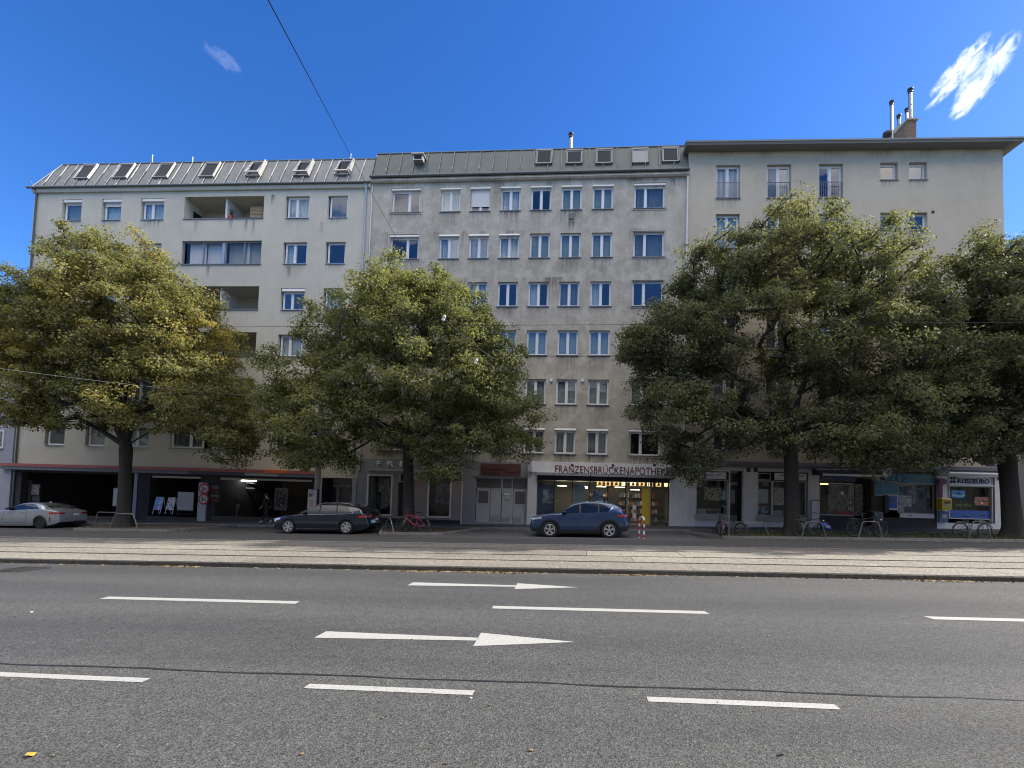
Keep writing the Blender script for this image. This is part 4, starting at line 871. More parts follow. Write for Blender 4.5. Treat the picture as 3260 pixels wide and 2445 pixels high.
# ground floor: bays and columns
vt = y0g - .02; zb = -1.4
def U1(x, y=700): return BL.c(b1, x, y)[0]
def U2(x, y=700): return BL.c(b2, x, y)[0]
bays = [(U1(205), U1(1345), zb, vt - .12), (U1(1503), U1(2008), zb, vt - .12), (U2(205) + .45, U2(1237), zb, vt - .12), (U2(1342), U2(1640), zb, BL.c(b2, 1500, 545)[1])]
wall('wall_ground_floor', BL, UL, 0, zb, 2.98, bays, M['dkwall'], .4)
wall('wall_face', BL, U2(1290), 0, BL.c(b2, 1500, 545)[1] + .01, 2.98, [], M['plL'], y=-.012)
bx('wall_pillar', M['plblue'], BL.root, U2(1290), U2(1340), -.03, .0, zb, BL.c(b2, 1500, 545)[1]); bx('wall_pillar', M['plblue'], BL.root, U2(1645), -.02, -.03, .0, zb, BL.c(b2, 1500, 545)[1])
bx('wall_pillar', M['plblue'], BL.root, U1(1345), U1(1378), -.03, 0, zb, vt); bx('column', M['doorgrey'], BL.root, U1(2010), U1(2090), -.12, -.01, -.35, BL.c(b1, 2050, 590)[1])
for x0, x1, yy in ((1505, 2030, 1), (2200, 2212, 1)): bx('soffit_beam', M['plL'], BL.root, U1(x0), U1(x1), .1, .3, vt - .24, vt - .1)
bx('soffit_beam', M['plL'], BL.root, U2(300), U2(1240), .1, .3, vt - .24, vt - .1)
mb = MB(); a, b, D = UL + .1, -.1, 6.5
mb.face([(a, D, zb), (a, D, 2.9), (b, D, 2.9), (b, D, zb)]); mb.face([(a, .41, 2.95), (b, .41, 2.95), (b, D, 2.95), (a, D, 2.95)]); mb.face([(a, .4, zb), (a, .4, 2.95), (a, D, 2.95), (a, D, zb)]); mb.face([(b, .4, zb), (b, D, zb), (b, D, 2.95), (b, .4, 2.95)])
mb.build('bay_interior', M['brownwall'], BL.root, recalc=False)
mb = MB(); mb.face([(a, .0, SL * (XL + a) + .26), (b, .0, SL * XL + .26), (b, D, SL * XL + .3), (a, D, SL * (XL + a) + .3)]); mb.build('bay_floor', M['asphalt2'], BL.root, recalc=False)
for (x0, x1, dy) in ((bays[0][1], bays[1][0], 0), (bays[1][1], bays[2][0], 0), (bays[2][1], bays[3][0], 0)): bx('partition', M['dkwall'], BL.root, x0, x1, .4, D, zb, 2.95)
for i in (0, 1, 2): bx('step', M['brownwall'], BL.root, bays[i][0] + (1.2 if i == 0 else 0), bays[i][1], -.16, .35, zb, SL * (XL + (bays[i][0] + bays[i][1]) / 2) + .52)
q = BL.c(b2, 606, 570, 2.2); mb = MB(); u0 = BL.c(b2, 533, 570, 2.2)[0]; u1 = BL.c(b2, 680, 570, 2.2)[0]; mb.tube([(u0, 2.2, q[1]), (u1, 2.2, q[1])], .035, 8); lt = mb.build('fluorescent_tube', M['lamp'], BL.root); bx('lamp_housing', M['offwhite'], lt, u0, u1, 2.15, 2.25, q[1] + .04, q[1] + .1)
q0, q1 = BL.c(b2, 870, 640, 1.2), BL.c(b2, 990, 870, 1.2); bx('shop_window', M['doorpane'], BL.root, q0[0], q1[0], 1.2, 1.25, q1[1], q0[1])
bx('poster', printed('poster_figure', [(.02, .025, .02), (.02, .02, .025), (.3, .3, .28)], (4, 1, 4)), BL.root, q0[0] + .1, q1[0] - .15, 1.17, 1.19, q1[1] + .2, q0[1] - .2)
q0, q1 = BL.c(b2, 540, 595, 2.6), BL.c(b2, 660, 650, 2.6); bx('shelf', M['fasciapale'], BL.root, q0[0], q1[0], 2.6, 2.7, q1[1], q1[1] + .06); bx('shelf', M['fasciapale'], BL.root, q0[0], q1[0], 2.6, 2.7, q0[1], q0[1] + .06)
# posters and boards in the first bay
q = BL.r(b1, 325, 610, 402, 712, .5); bx('poster', printed('poster_pinkish', [(.3, .3, .31), (.3, .12, .12), (.1, .1, .12)], (5, 1, 5)), BL.root, q[0], q[1], .45, .5, q[2], q[3]); q = BL.r(b1, 315, 600, 405, 780, .55); bx('board', M['doorpane'], BL.root, q[0], q[1], .52, .6, q[2], q[3])
q = BL.r(b1, 205, 560, 315, 780, .45); bx('door', M['brownwall'], BL.root, q[0], q[1], .42, .5, q[2] - .4, q[3])
q = BL.r(b1, 1145, 645, 1195, 825, -.2); bx('cabinet', M['doorgrey'], BL.root, q[0], q[1], -.25, .0, q[2], q[3])
q = BL.r(b1, 1560, 560, 1570, 900, 1.0); q = BL.r(b1, 1380, 500, 1500, 900, .1); mb = MB()
for k in range(9): a = q[0] + (q[1] - q[0]) * k / 9; mb.box(a, a + .03, .1, .13, zb, vt - .15)
mb.build('corrugated_panel', M['fascianavy'], BL.root)
# price board lettering and fuel words on the dark wall
PB = bx('price_board', M['black'], BL.root, U1(2100), U2(330), -.06, -.01, BL.c(b2, 270, 790)[1], BL.c(b2, 270, 600)[1])
text('DIESEL', BL, BL.r(b2, 232, 620, 310, 650, -.06), M['fasciapale'], -.075, 'lettering', PB, .01); text('1.47', BL, BL.r(b2, 245, 668, 305, 692, -.06), M['signred'], -.075, 'lettering', PB, .01)
text('SUPER', BL, BL.r(b2, 230, 710, 306, 735, -.06), M['fasciapale'], -.075, 'lettering', PB, .01); text('1.46', BL, BL.r(b2, 242, 752, 298, 776, -.06), M['signred'], -.075, 'lettering', PB, .01)
for nm, y, t1, t2, lb in (('height', 650, '2', '8m', 'round red ringed sign reading 2,8 m above the other on the grey column'), ('weight', 755, '3', '5t', 'round red ringed sign reading 3,5 t below the height limit sign')):
    u, v = BL.c(b1, 2052 - (y - 650) * .05, y, -.15); w = BL.world(u, -.15, v); T = thing('traffic_sign', lb, 'traffic sign', tuple(w), AL, 'round limit signs on the column')
    mb = MB(); mb.lathe([(.34, .02), (.34, 0)], (0, 0, 0), 'y', 28, False); mb.build('sign_ring', M['signred'], T); mb = MB(); mb.lathe([(.25, -.004), (.25, -.008)], (0, 0, 0), 'y', 28, False); mb.build('sign_face', M['offwhite'], T)
    class FB: root = T
    text(t1, FB, (-.16, -.02, -.13, .13), M['black'], -.014, 'lettering', T, .004, .02); text(t2, FB, (.01, .17, -.09, .05), M['black'], -.014, 'lettering', T, .004, .02)
    mb = MB()
    if nm == 'height': mb.prism([(-.06, .25), (.06, .25), (0, .16)], -.012, -.009, 'y'); mb.prism([(-.06, -.25), (.06, -.25), (0, -.16)], -.012, -.009, 'y'); mb.build('limit_mark', M['black'], T)
# recessed entrance
e = bays[3]; dY = 1.3; bx('entrance_wall', M['plblue'], BL.root, e[0], e[1], dY, dY + .1, zb, e[3]); q = BL.r(b2, 1440, 612, 1640, 830, dY)
fD = bx('entrance_door', M['offwhite'], BL.root, q[0], q[1], dY - .06, dY - .01, -.2, q[3]); 
for x0, x1 in ((1445, 1492), (1520, 1636)): p = BL.r(b2, x0, 635, x1, 830, dY); bx('pane', M['doorpane'], fD, p[0], p[1], dY - .08, dY - .062, 0, p[3])
q = BL.r(b2, 1340, 697, 1380, 755, 1.0); bx('mailbox_row', M['black'], BL.root, q[0], q[1], 1.15, 1.29, q[2], q[3])
q = BL.r(b2, 1303, 690, 1328, 738); bx('notice', M['white'], BL.root, q[0], q[1], -.05, -.03, q[2], q[3]); q = BL.r(b2, 1652, 610, 1684, 635); bx('house_number', M['plblue'], BL.root, q[0], q[1], -.05, -.03, q[2], q[3])
q = BL.r(b2, 1650, 465, 1678, 500); bx('wall_box', M['curtaindark'], BL.root, q[0], q[1], -.08, -.01, q[2], q[3]); q = BL.r(b2, 1133, 458, 1152, 470); bx('wall_lamp', M['black'], BL.root, q[0], q[1], -.15, -.01, q[2], q[3])
# things standing in the bays
def aboard(px0, py0, px1, py1, lab, face):
    w0 = BL.at(px0, py0, -.1); w1 = BL.at(px1, py1, -.1); P = BL.world((w0[0] + w1[0]) / 2, -.1, min(w0[1], w1[1])); wd = abs(w1[0] - w0[0]); ht = abs(w1[1] - w0[1])
    T = thing('sandwich_board', lab, 'sign board', tuple(P), AL, 'sandwich boards in the filling station bay'); ln = .22
    T2 = MB(); lean = 0.3
    for s in (0, 1):
        x = -wd / 2 + s * wd; 
    for x in (-.24, .24): T2.tube([(x, -.1, 0), (x, .12, ht)], .018, 6); T2.tube([(x, .35, 0), (x, .12, ht)], .018, 6)
    T2.tube([(-.24, .12, ht), (.24, .12, ht)], .018, 6); T2.tube([(-.24, -.03, .28), (.24, -.03, .28)], .018, 6); T2.build('frame', M['white'], T)
    m = MB(); m.add([(-.25, -.05, .28), (.25, -.05, .28), (.25, .095, ht - .02), (-.25, .095, ht - .02), (-.25, -.03, .28), (.25, -.03, .28), (.25, .115, ht - .02), (-.25, .115, ht - .02)], [(0, 1, 2, 3), (7, 6, 5, 4), (0, 4, 5, 1), (1, 5, 6, 2), (2, 6, 7, 3), (3, 7, 4, 0)]); m.build('poster', face, T); T.rotation_euler = (0, 0.0, AL); return T
def d1px(x, y): return 400 + x / 5.53, 1480 + y / 5.53
aboard(*d1px(500, 865), *d1px(640, 570), 'folding sandwich board with a blue picture poster, left of the two', printed('poster_bluebird', [(.12, .3, .75), (.55, .62, .7), (.12, .2, .5)], (1.8, 1, 1.8)))
aboard(*d1px(720, 868), *d1px(850, 580), 'folding sandwich board with a white poster of dark photos, right of the two', printed('poster_photos', [(.6, .62, .6), (.08, .09, .08), (.3, .34, .2)], (6, 1, 6), .55))
q = BL.r(d1, 915, 478, 1195, 800, -.05); P = BL.world((q[0] + q[1]) / 2, -.05, q[2] - .25); T = thing('notice_board', 'plain pale rectangular board on a low stand beside the sandwich boards', 'board', tuple(P), AL)
w, h = q[1] - q[0], q[3] - q[2]; bx('board', simple('board_pale_grey', (.36, .38, .40), .6, var=.1, scale=3), T, -w / 2, w / 2, -.02, .02, .25, .25 + h); bx('stand', M['dark'], T, -w / 2, w / 2, -.15, .15, 0, .03)
for x in (-w / 2 + .05, w / 2 - .05): bx('leg', M['dark'], T, x - .02, x + .02, -.02, .02, 0, .25)
# balcony things
u, v = BL.c(K1, 1350, 541, .5); P = BL.world(u, .5, v - .35); T = thing('potted_plant', 'red potted leafless plant on the top loggia beside the white divider', 'plant', tuple(P))
mb = MB(); mb.lathe([(.13, 0), (.2, .1), (.22, .42), (.2, .45)], (0, 0, 0), 'z', 14); mb.build('pot', M['signred'], T); mb = MB()
for k in range(60):
    a = random.uniform(0, 6.28); b = random.uniform(.1, .5); p = Vector((b * .55 * math.cos(a), b * .3 * math.sin(a), .45 + b * .9)); mb.tube([(0, 0, .42), p * .7 + Vector((0, 0, .12)), p], .006, 3)
    for q in range(3): o = p + Vector([random.uniform(-.07, .07) for _ in range(3)]); mb.face([o, o + Vector((.05, 0, .02)), o + Vector((.03, .02, .06))])
mb.build('twigs', simple('plant_leaf', (.06, .09, .04), .8), T)
q = BL.r(K1, 1468, 476, 1541, 540, .35); P = BL.world(q[0], .35, q[2] - .9); T = thing('slatted_screen', 'pale wooden slatted screen leaning in the right corner of the top loggia', 'screen', tuple(P), AL)
w, h = q[1] - q[0], q[3] - q[2] + .9
for k in range(18): bx('slat', M['wood'], T, 0, w, .0 + (k % 2) * .008, .025, .04 + k * h / 18, .04 + (k + .72) * h / 18)
for x in (.02, w / 3, 2 * w / 3, w - .04): bx('batten', M['wood'], T, x, x + .04, .025, .06, 0, h)
# ================= right building
sR = [19.66, 16.69, 13.70, 10.72, 7.74, 4.77]; WR = 17.67
cR = [(1.61, 2.99), (4.53, 5.91), (7.47, 8.84)]; cS = [(10.92, 11.9), (12.52, 13.52)]
holes = [(a, b, v, v + (2.05 if i < 5 else 1.78)) for i, v in enumerate(sR) for a, b in cR] + [(a, b, v + 1.05, v + 2.1) for v in sR for a, b in cS]
wall('wall', BR, 0, WR, 4.2, 22.5, holes, M['plR'], .25)
shell(BR, 0, WR, 4.2, 22.5, 14, M['plR'], inner=6)
for i, v in enumerate(sR):
    for j, (a, b) in enumerate(cR):
        h = 2.05 if i < 5 else 1.78
        w_ = window(BR, a + .02, b - .02, v + .02, v + h - .02, (.5,), 0, 'glass' if (i, j) != (0, 0) else 'glass2', {(0, 0): 'curtain', (1, 0): 'curtain', (0, 1): 'curtaindark'}.get((i, j), 'curtaindark' if j == 0 else None), yr=.18, sash=.05)
        if i < 5:
            def rl():
                mb = MB(); w = b - a; mb.tube([(0, 0, .98), (w, 0, .98)], .02, 6); mb.tube([(0, 0, .1), (w, 0, .1)], .014, 6)
                for k in range(12): x = .06 + k * (w - .12) / 11; mb.box(x - .009, x + .009, -.009, .009, .1, .98)
                return mb.mesh('window_guard', M['framegrey'])
            link('window_guard', shared(('guard',), rl), BR.root, (a, -.04 + .06, v))
    for a, b in cS: window(BR, a + .02, b - .02, v + 1.07, v + 2.08, (), 0, 'glass', 'curtaindark' if i == 0 and a > 12 else None, yr=.18, fw=.06)
mb = MB(); mb.prism([(0.02, 22.5), (-.62, 22.46), (-.66, 22.58), (-.65, 22.64), (-.05, 22.78), (14.3, 22.9), (14.3, 22.5)], -.3, WR + .60); mb.build('roof', simple('eave_grey', (.20, .195, .18), .85, var=.08), BR.root)
stains(BR, [(a - .1, b + .1, v - .03, RT.uniform(.3, .9), RT.uniform(.3, .7)) for a, b in cR for v in sR] + [(a - .05, b + .05, v + 1.02, .5, .5) for a, b in cS for v in sR] + [(x, x + RT.uniform(.5, 2), 22.49, RT.uniform(.3, .9), .5) for x in (1, 4, 7.5, 10, 13, 15.5)])
stains(BL, [(a - .05, b + .05, v - .02, RT.uniform(.3, .9), RT.uniform(.2, .5)) for a, b in cL for v in sL] + [(x, x + .35, z, RT.uniform(.7, 1.1), .9) for x, z in ((-9.2, 18.85), (-8.2, 18.8), (-7.7, 18.8), (-11.5, 18.8), (-5.2, 15.8), (-3.2, 18.6), (-6.5, 20.4), (-10.5, 15.85))])
mb = MB(); mb.prism([(-.69, 22.585), (-.69, 22.68), (-.05, 22.84), (-.05, 22.79), (-.665, 22.65), (-.665, 22.585)], -.32, WR + .63); mb.build('roof_edge', M['gutter'], BR.root)
mb = MB()
for k in range(26): x = -.2 + k * .74; mb.box(x, x + .02, -.64, .5, 22.70, 22.735)
mb.build('snow_guard', M['zinc'], BR.root)
q = BR.r(K3, 1650, 898, 1668, 914); mb = MB(); mb.disc(((q[0] + q[1]) / 2, (q[2] + q[3]) / 2), .09, -.01, 14); mb.build('vent_hole', M['black'], BR.root)
# chimney stack with bricks and flues
ck = (2750, 250, 7.9); D0 = 5.0; q = BR.r(ck, 1105, 1050, 1325, 1480, D0); uc0, uc1, vc1 = q[0], q[1], q[3]; vc0 = 22.6; dC = 1.35
cs = bx('chimney', M['mortar'], BR.root, uc0 + .01, uc1 - .01, D0 + .01, D0 + dC, vc0, vc1)
mb = MB(); z = vc0; rw = 0
while z < vc1 - .05:
    off = (rw % 2) * .11; x = uc0 - off
    while x < uc1:
        a, b = max(x, uc0), min(x + .21, uc1)
        if b - a > .03: mb.box(a + .004, b - .004, D0 - random.uniform(0, .006), D0 + .1, z + .004, z + .066)
        x += .22
    y = D0 + .1 + off
    while y < D0 + dC: mb.box(uc0 - .005, uc0 + .05, y + .004, min(y + .21, D0 + dC) - .004, z + .004, z + .066); y += .22
    z += .072; rw += 1
tag(mb.build('chimney_bricks', M['brick'], BR.root), kind='stuff')
bx('chimney_cap', M['concrete'], BR.root, uc0 - .1, uc1 + .12, D0 - .1, D0 + dC + .1, vc1, vc1 + .09)
def fl(x, ytop, ybot, dep, r, z0=None):
    u, vt_ = BR.c(ck, x, ytop, dep); _, vb_ = BR.c(ck, x, ybot, dep); flue(BR, u, dep, z0 if z0 else vb_, vt_ - r * 4.0, r)
fl(1168, 215, 1000, D0 + .3, .115); fl(1075, 760, 1010, D0 + .9, .085, vc1); fl(880, 900, 1240, D0 + 1.9, .1, vc0 + .3); fl(695, 555, 1475, D0 + .2, .095, 22.6)
u, v = BR.c(ck, 590, 1400, D0); mb = MB(); mb.lathe([(.18, 0), (.28, .1), (.26, .3), (.1, .42)], (u, D0, v - .2), 'z', 14); mb.build('roof_fan', M['dark'], BR.root)
a_, v_ = BR.c(ck, 850, 1300, D0 + 2.0); bx('chimney', M['concrete'], BR.root, a_ - .2, a_ + .5, D0 + 1.5, D0 + 2.3, 22.6, v_ + .1)
# --- ground floor of the right building
bx('ledge', M['ledge'], BR.root, -.0, WR + .12, -.18, .05, 4.02, 4.2); bx('ledge', M['ledge'], BR.root, 0.0, WR + .06, -.10, .05, 3.86, 4.015)
zb = -.2
S1 = BR.r(b5, 228, 350, 578, 808); S1d = BR.r(d4, 680, 215, 925, 1060); S2 = BR.r(b5, 890, 350, 1440, 830); TB = BR.r(d5, 165, 270, 785, 1005); TD = BR.r(d5, 788, 360, 1075, 1085); VE = BR.r(d5, 1300, 270, 2200, 1045); RB = BR.r(d6, 690, 455, 1535, 1345)
uT0, uT1 = BR.c(b6, 158, 600)[0] - .02, BR.c(b6, 1335, 600)[0]
wall('shop_wall', BR, 0, uT0, zb, 3.86, [S1, (S1d[0], S1d[1], zb, S1d[3]), S2], M['plwhite'], .3)
wall('shop_wall', BR, uT0, uT1, zb, 3.86, [TB, (TD[0], TD[1], TD[2] - .3, TD[3]), VE], M['brownwall'], .3)
wall('shop_wall', BR, uT1, WR, zb, 3.86, [RB], M['terrazzo'], .25)
mb = MB(); mb.face([(WR, 0, zb), (WR, 14, zb), (WR, 14, 4.2), (WR, 0, 4.2)]); mb.build('wall_ground_floor', M['plR'], BR.root, recalc=False)
mb = MB(); mb.box(.1, WR - .1, 2.8, 2.9, zb, 4.1); mb.box(.1, WR - .1, .32, 2.8, 3.75, 3.85); mb.box(.1, WR - .1, .32, 2.8, zb, .35); mb.box(.02, .1, .3, 2.8, zb, 4.1)
for x in (uT0, TD[1] + .2, uT1): mb.box(x - .05, x + .05, .32, 2.8, zb, 4)
mb.build('shop_interior', simple('interior_grey', (.12, .115, .11), .8), BR.root)
bx('dado', M['terrazzo'], BR.root, .02, S1d[0] - .02, -.05, .0, zb, BR.c(b5, 300, 855)[1]); bx('dado', M['terrazzo'], BR.root, S1d[1] + .02, uT0, -.05, .0, zb, BR.c(b5, 1000, 878)[1])
bx('sill', M['concrete'], BR.root, S1[0] - .1, S1[1] + .05, -.14, .1, S1[2] - .32, S1[2]); bx('sill', M['concrete'], BR.root, S2[0] - .1, S2[1] + .05, -.14, .1, S2[2] - .3, S2[2])
def shopwin(r, g=.05, yy=.12, mt='offwhite', gm='shopglass', name='shop_window'):
    f = reveal_frame(name, BR, r, g, yy - .05, yy + .05, M[mt]); bx('pane', M[gm], f, r[0] + g, r[1] - g, yy, yy + .012, r[2] + g, r[3] - g); return f
q = BR.r(d4, 95, 368, 660, 990); f = shopwin(q, .045); q2 = BR.r(d4, 100, 232, 640, 355)
sg = bx('shop_sign', M['black'], BR.root, q2[0] - .03, q2[1] + .03, -.02, .12, q2[2] - .03, q2[3] + .03); bx('sign_face', M['white'], sg, q2[0], q2[1] - .08, -.035, -.021, q2[2], q2[3] - .02)
text('diverso', BR, BR.r(d4, 150, 262, 420, 305, -.03), M['framegrey'], -.045, 'lettering', sg, .008, .015); text('viel', BR, BR.r(d4, 425, 255, 525, 305, -.03), M['fasciapale'], -.045, 'lettering', sg, .008, .01); text('beratungs zentrum', BR, BR.r(d4, 245, 318, 475, 333, -.03), M['letterblue'], -.045, 'lettering', sg, .006)
def deco(r, mat, y=.25, nm='poster', par=None): return bx(nm, mat, par or BR.root, r[0], r[1], y, y + .015, r[2], r[3])
deco(BR.r(d4, 228, 510, 540, 735, .2), printed('poster_pattern', [(.5, .47, .3), (.06, .05, .04), (.4, .36, .2)], (8, 1, 8), .52), .2)
deco(BR.r(d4, 572, 560, 640, 655), M['white'], .2); deco(BR.r(d4, 548, 658, 638, 728), M['white'], .2); deco(BR.r(d4, 548, 738, 636, 868), printed('poster_aqua', [(.15, .35, .5), (.06, .1, .1), (.3, .5, .6)], (4, 1, 4)), .2)
deco(BR.r(d4, 140, 885, 555, 985), M['offwhite'], .3, 'window_box'); mb = MB(); q = BR.r(d4, 265, 905, 530, 985, .28)
for k in range(160): p = Vector((random.uniform(q[0], q[1]), .26 + random.uniform(-.03, .03), random.uniform(q[2], q[3]) - random.random() * .02)); mb.face([p, p + Vector((.06, 0, .02)), p + Vector((.02, .02, .07))])
mb.build('plant_leaves', simple('plant_leaf_dark', (.03, .06, .02), .8), BR.root)
# door 1 with steps
q = BR.r(d4, 680, 455, 848, 1000, .9); dd = bx('shop_door', M['offwhite'], BR.root, S1d[0], S1d[1], .95, 1.0, .5, 3.8); q = BR.r(d4, 695, 470, 835, 995, .9); bx('pane', M['doorpane'], dd, q[0], q[1], .93, .949, q[2], q[3]); q = BR.r(d4, 690, 262, 850, 415, .9); bx('pane', M['doorpane'], dd, q[0], q[1], .93, .949, q[2], q[3]); q = BR.r(d4, 695, 545, 780, 790, .85); bx('notice', M['offwhite'], dd, q[0], q[1], .9, .92, q[2], q[3])
bx('door_reveal', M['brownwall'], BR.root, S1d[1] - .02, S1d[1], .3, .95, .3, 3.7)
gzz = .36
for k in range(3): bx('step', M['concrete'], BR.root, S1d[0] + .0, S1d[1] + .22 - .05 * k, -.55 + k * .28, .95, -.2, gzz + .14 + .15 * k)
# shop 2
for x0, x1, y0, y1 in ((1178, 1440, 385, 1005), (1440, 2040, 395, 1010)): q = BR.r(d4, x0, y0, x1, y1); shopwin(q, .05)
q = BR.r(d4, 1185, 255, 1415, 370); shopwin(q, .03); q2 = BR.r(d4, 1458, 252, 2030, 388); sg = bx('shop_sign', M['black'], BR.root, q2[0] - .02, q2[1] + .02, -.02, .12, q2[2], q2[3]); bx('sign_face', M['white'], sg, q2[0] + .02, q2[1] - .02, -.035, -.021, q2[2] + .03, q2[3] - .03)
text('diversoviel', BR, BR.r(d4, 1545, 272, 1990, 325, -.03), M['framegrey'], -.045, 'lettering', sg, .008, .015); text('betreuungszentrum', BR, BR.r(d4, 1485, 342, 1990, 360, -.03), M['letterblue'], -.045, 'lettering', sg, .006)
deco(BR.r(d4, 1200, 535, 1385, 790), printed('poster_notice', [(.55, .57, .57), (.4, .45, .5), (.25, .2, .1)], (3, 1, 5), .6), .2); deco(BR.r(d4, 1480, 510, 1685, 820), printed('poster_cream', [(.5, .46, .36), (.3, .14, .1), (.12, .1, .08)], (5, 1, 5), .58), .2)
deco(BR.r(d4, 1200, 835, 1390, 1000), printed('poster_kids', [(.2, .38, .5), (.08, .08, .09), (.5, .45, .35)], (4, 1, 4)), .2); deco(BR.r(d4, 1455, 915, 1655, 1005), M['offwhite'], .3)
deco(BR.r(d4, 1320, 405, 1415, 480, .15), M['offwhite'], .5, 'picture_frame')
for x0, x1 in ((978, 1035), (1106, 1160)): q = BR.r(d4, x0, 160, x1, 235); bx('awning_bracket', M['brownwall'], BR.root, q[0], q[1], -.12, .0, q[2], q[3])
bx('lintel', M['offwhite'], BR.root, 1.5, S1d[1], -.06, 0, BR.c(d4, 700, 205)[1], BR.c(d4, 700, 165)[1]); bx('lintel', M['offwhite'], BR.root, S2[0], S2[1], -.06, 0, BR.c(d4, 1500, 235)[1], BR.c(d4, 1500, 180)[1])
# tobacconist
q = BR.r(d5, 165, 275, 785, 400); tb = bx('shop_sign', M['navy'], BR.root, q[0], q[1], -.06, .1, q[2], q[3]); text('TABAK', BR, BR.r(d5, 210, 325, 385, 362, -.06), M['fasciapale'], -.075, 'lettering', tb, .01, .02)
q = BR.r(d5, 165, 425, 785, 1005); f = shopwin(q, .06); deco(BR.r(d5, 180, 450, 770, 990, 1.3), printed('shop_goods', [(.14, .125, .115), (.36, .33, .29), (.38, .15, .10), (.26, .28, .35)], (6, 1, 5), .5), .5, 'shelf_display')
mb = MB(); q = BR.r(d5, 175, 450, 430, 500, .8); mb.tube([(q[0], .8, q[3]), (q[1], .8, q[3])], .03, 6); mb.build('lamp_tube', emis('warm_tube', (1, .5, .2), 2.2), BR.root)
deco(BR.r(d5, 460, 935, 765, 985, .1), M['signred'], .1, 'window_strip'); text('PARTNER SHOP', BR, BR.r(d5, 490, 955, 690, 972, .09), M['fasciapale'], .088, 'lettering', None, .008)
for x0, x1, y0, y1 in ((670, 755, 860, 905), (720, 760, 500, 570), (690, 725, 740, 800), (725, 760, 600, 650)): deco(BR.r(d5, x0, y0, x1, y1, .1), M['offwhite'], .1, 'sticker')
q = BR.c(d5, 563, 610, .1); mb = MB(); mb.disc(q, .1, .1, 16); mb.build('sticker', M['white'], BR.root); q = BR.c(d5, 632, 685, .1); mb = MB(); mb.ring((q[0], .1, q[1]), .16, .015, 'y', 24, 4); mb.build('sticker_ring', M['fasciapale'], BR.root)
dd = bx('shop_door', M['black'], BR.root, TD[0], TD[1], .8, .84, .3, TD[3]); q = BR.r(d5, 905, 480, 985, 780, .8); bx('door_sticker', M['brownwall'], dd, q[0], q[1], .78, .799, q[2], q[3]); q = BR.r(d5, 820, 740, 900, 860, .8); bx('door_sticker', M['brownwall'], dd, q[0], q[1], .78, .799, q[2], q[3])
aw = link('awning', None, BR.root); q = BR.r(d5, 80, 188, 1210, 330, -.3)
q0 = BR.c(d5, 80, 205, -.35); q1 = BR.c(d5, 1215, 215, -.35); q2 = BR.c(d5, 205, 300, -.8); q3 = BR.c(d5, 1345, 305, -.8)
mb = MB(); mb.prism([(-.05, q0[1] + .05), (-.42, q0[1] + .04), (-.8, q2[1] + .12), (-.8, q2[1] + .02), (-.35, q0[1] - .2), (-.05, q0[1] - .25)], q0[0], q3[0] - .3); mb.build('awning_cloth', M['black'], aw)
mb = MB(); mb.tube([(q0[0], -.42, q0[1] + .05), (q1[0], -.42, q1[1] + .05)], .03, 8); mb.build('awning_rail', M['alu'], aw); mb = MB(); mb.box(q2[0], q3[0], -.86, -.8, q2[1] + .0, q2[1] + .12); mb.build('awning_rail', M['alu'], aw)
# teal window field with posters
q = BR.r(d5, 1300, 272, 2200, 425); te = bx('shop_sign', M['teal'], BR.root, q[0], q[1], -.02, .1, q[2], q[3])
text('THE', BR, BR.r(d5, 1655, 330, 1715, 350), M['fasciapale'], -.035, 'lettering', te, .01, .02); text('WORLD\'S FAVOURITE', BR, BR.r(d5, 1735, 325, 2110, 352), simple('lettering_lime', (.28, .36, .16), .5), -.035, 'lettering', te, .01, .02); text('NICOTINE POUCH', BR, BR.r(d5, 1745, 366, 2080, 392), M['fasciapale'], -.035, 'lettering', te, .01, .02)
for x, mt in ((1378, 'fasciapale'), (1480, 'fasciapale'), (1575, 'navy')):
    c = BR.c(d5, x, 342); mb = MB(); mb.ring((c[0], -.03, c[1]), .22, .02, 'y', 24, 4); mb.build('sign_ring', M[mt], te)
bx('ledge', M['fasciapale'], BR.root, q[0], q[1], -.04, .1, q[2] - .07, q[2] - .01)
q = BR.r(d5, 1560, 445, 2195, 970); shopwin(q, .04); 
z1 = printed('poster_navy', [(.04, .07, .15), (.12, .13, .18), (.30, .30, .32), (.07, .11, .24)], (2, 1, 2)); deco(BR.r(d5, 1575, 455, 2130, 965, .2), z1, .25)
mt = simple('yellow_green', (.40, .38, .05), .5); q = BR.r(d5, 2135, 460, 2185, 960, .2); mb = MB(); mb.prism([(q[0] + .0, q[3]), (q[1], q[3]), (q[1], q[2]), (q[1] - .1, q[2])], .2, .215, 'y'); mb.build('window_stripe', mt, BR.root)
q = BR.r(d5, 1575, 450, 2000, 498, .2); mb = MB(); mb.prism([(q[0], q[3]), (q[1], q[3]), (q[0], q[2])], .2, .215, 'y'); mb.build('window_stripe', mt, BR.root)
text('VELO', BR, BR.r(d5, 1985, 480, 2110, 512, .1), M['fasciapale'], .09, 'lettering', None, .01, .02)
q = BR.r(d5, 1980, 600, 2065, 735, .15); pk = deco(q, M['teal'], .17, 'sticker'); mb = MB(); mb.ring(((q[0] + q[1]) / 2, .165, (q[2] + q[3]) / 2 + .05), .09, .015, 'y', 20, 4); mb.build('sticker_ring', M['fasciapale'], pk)
q = BR.r(d5, 1572, 972, 2178, 1045, -.05); pb = bx('window_band', M['terrazzo'], BR.root, q[0], q[1], -.07, -.01, q[2], q[3]); text('DE', BR, BR.r(d5, 1730, 985, 1790, 1008, -.07), M['framegrey'], -.085, 'lettering', pb, .01, .02)
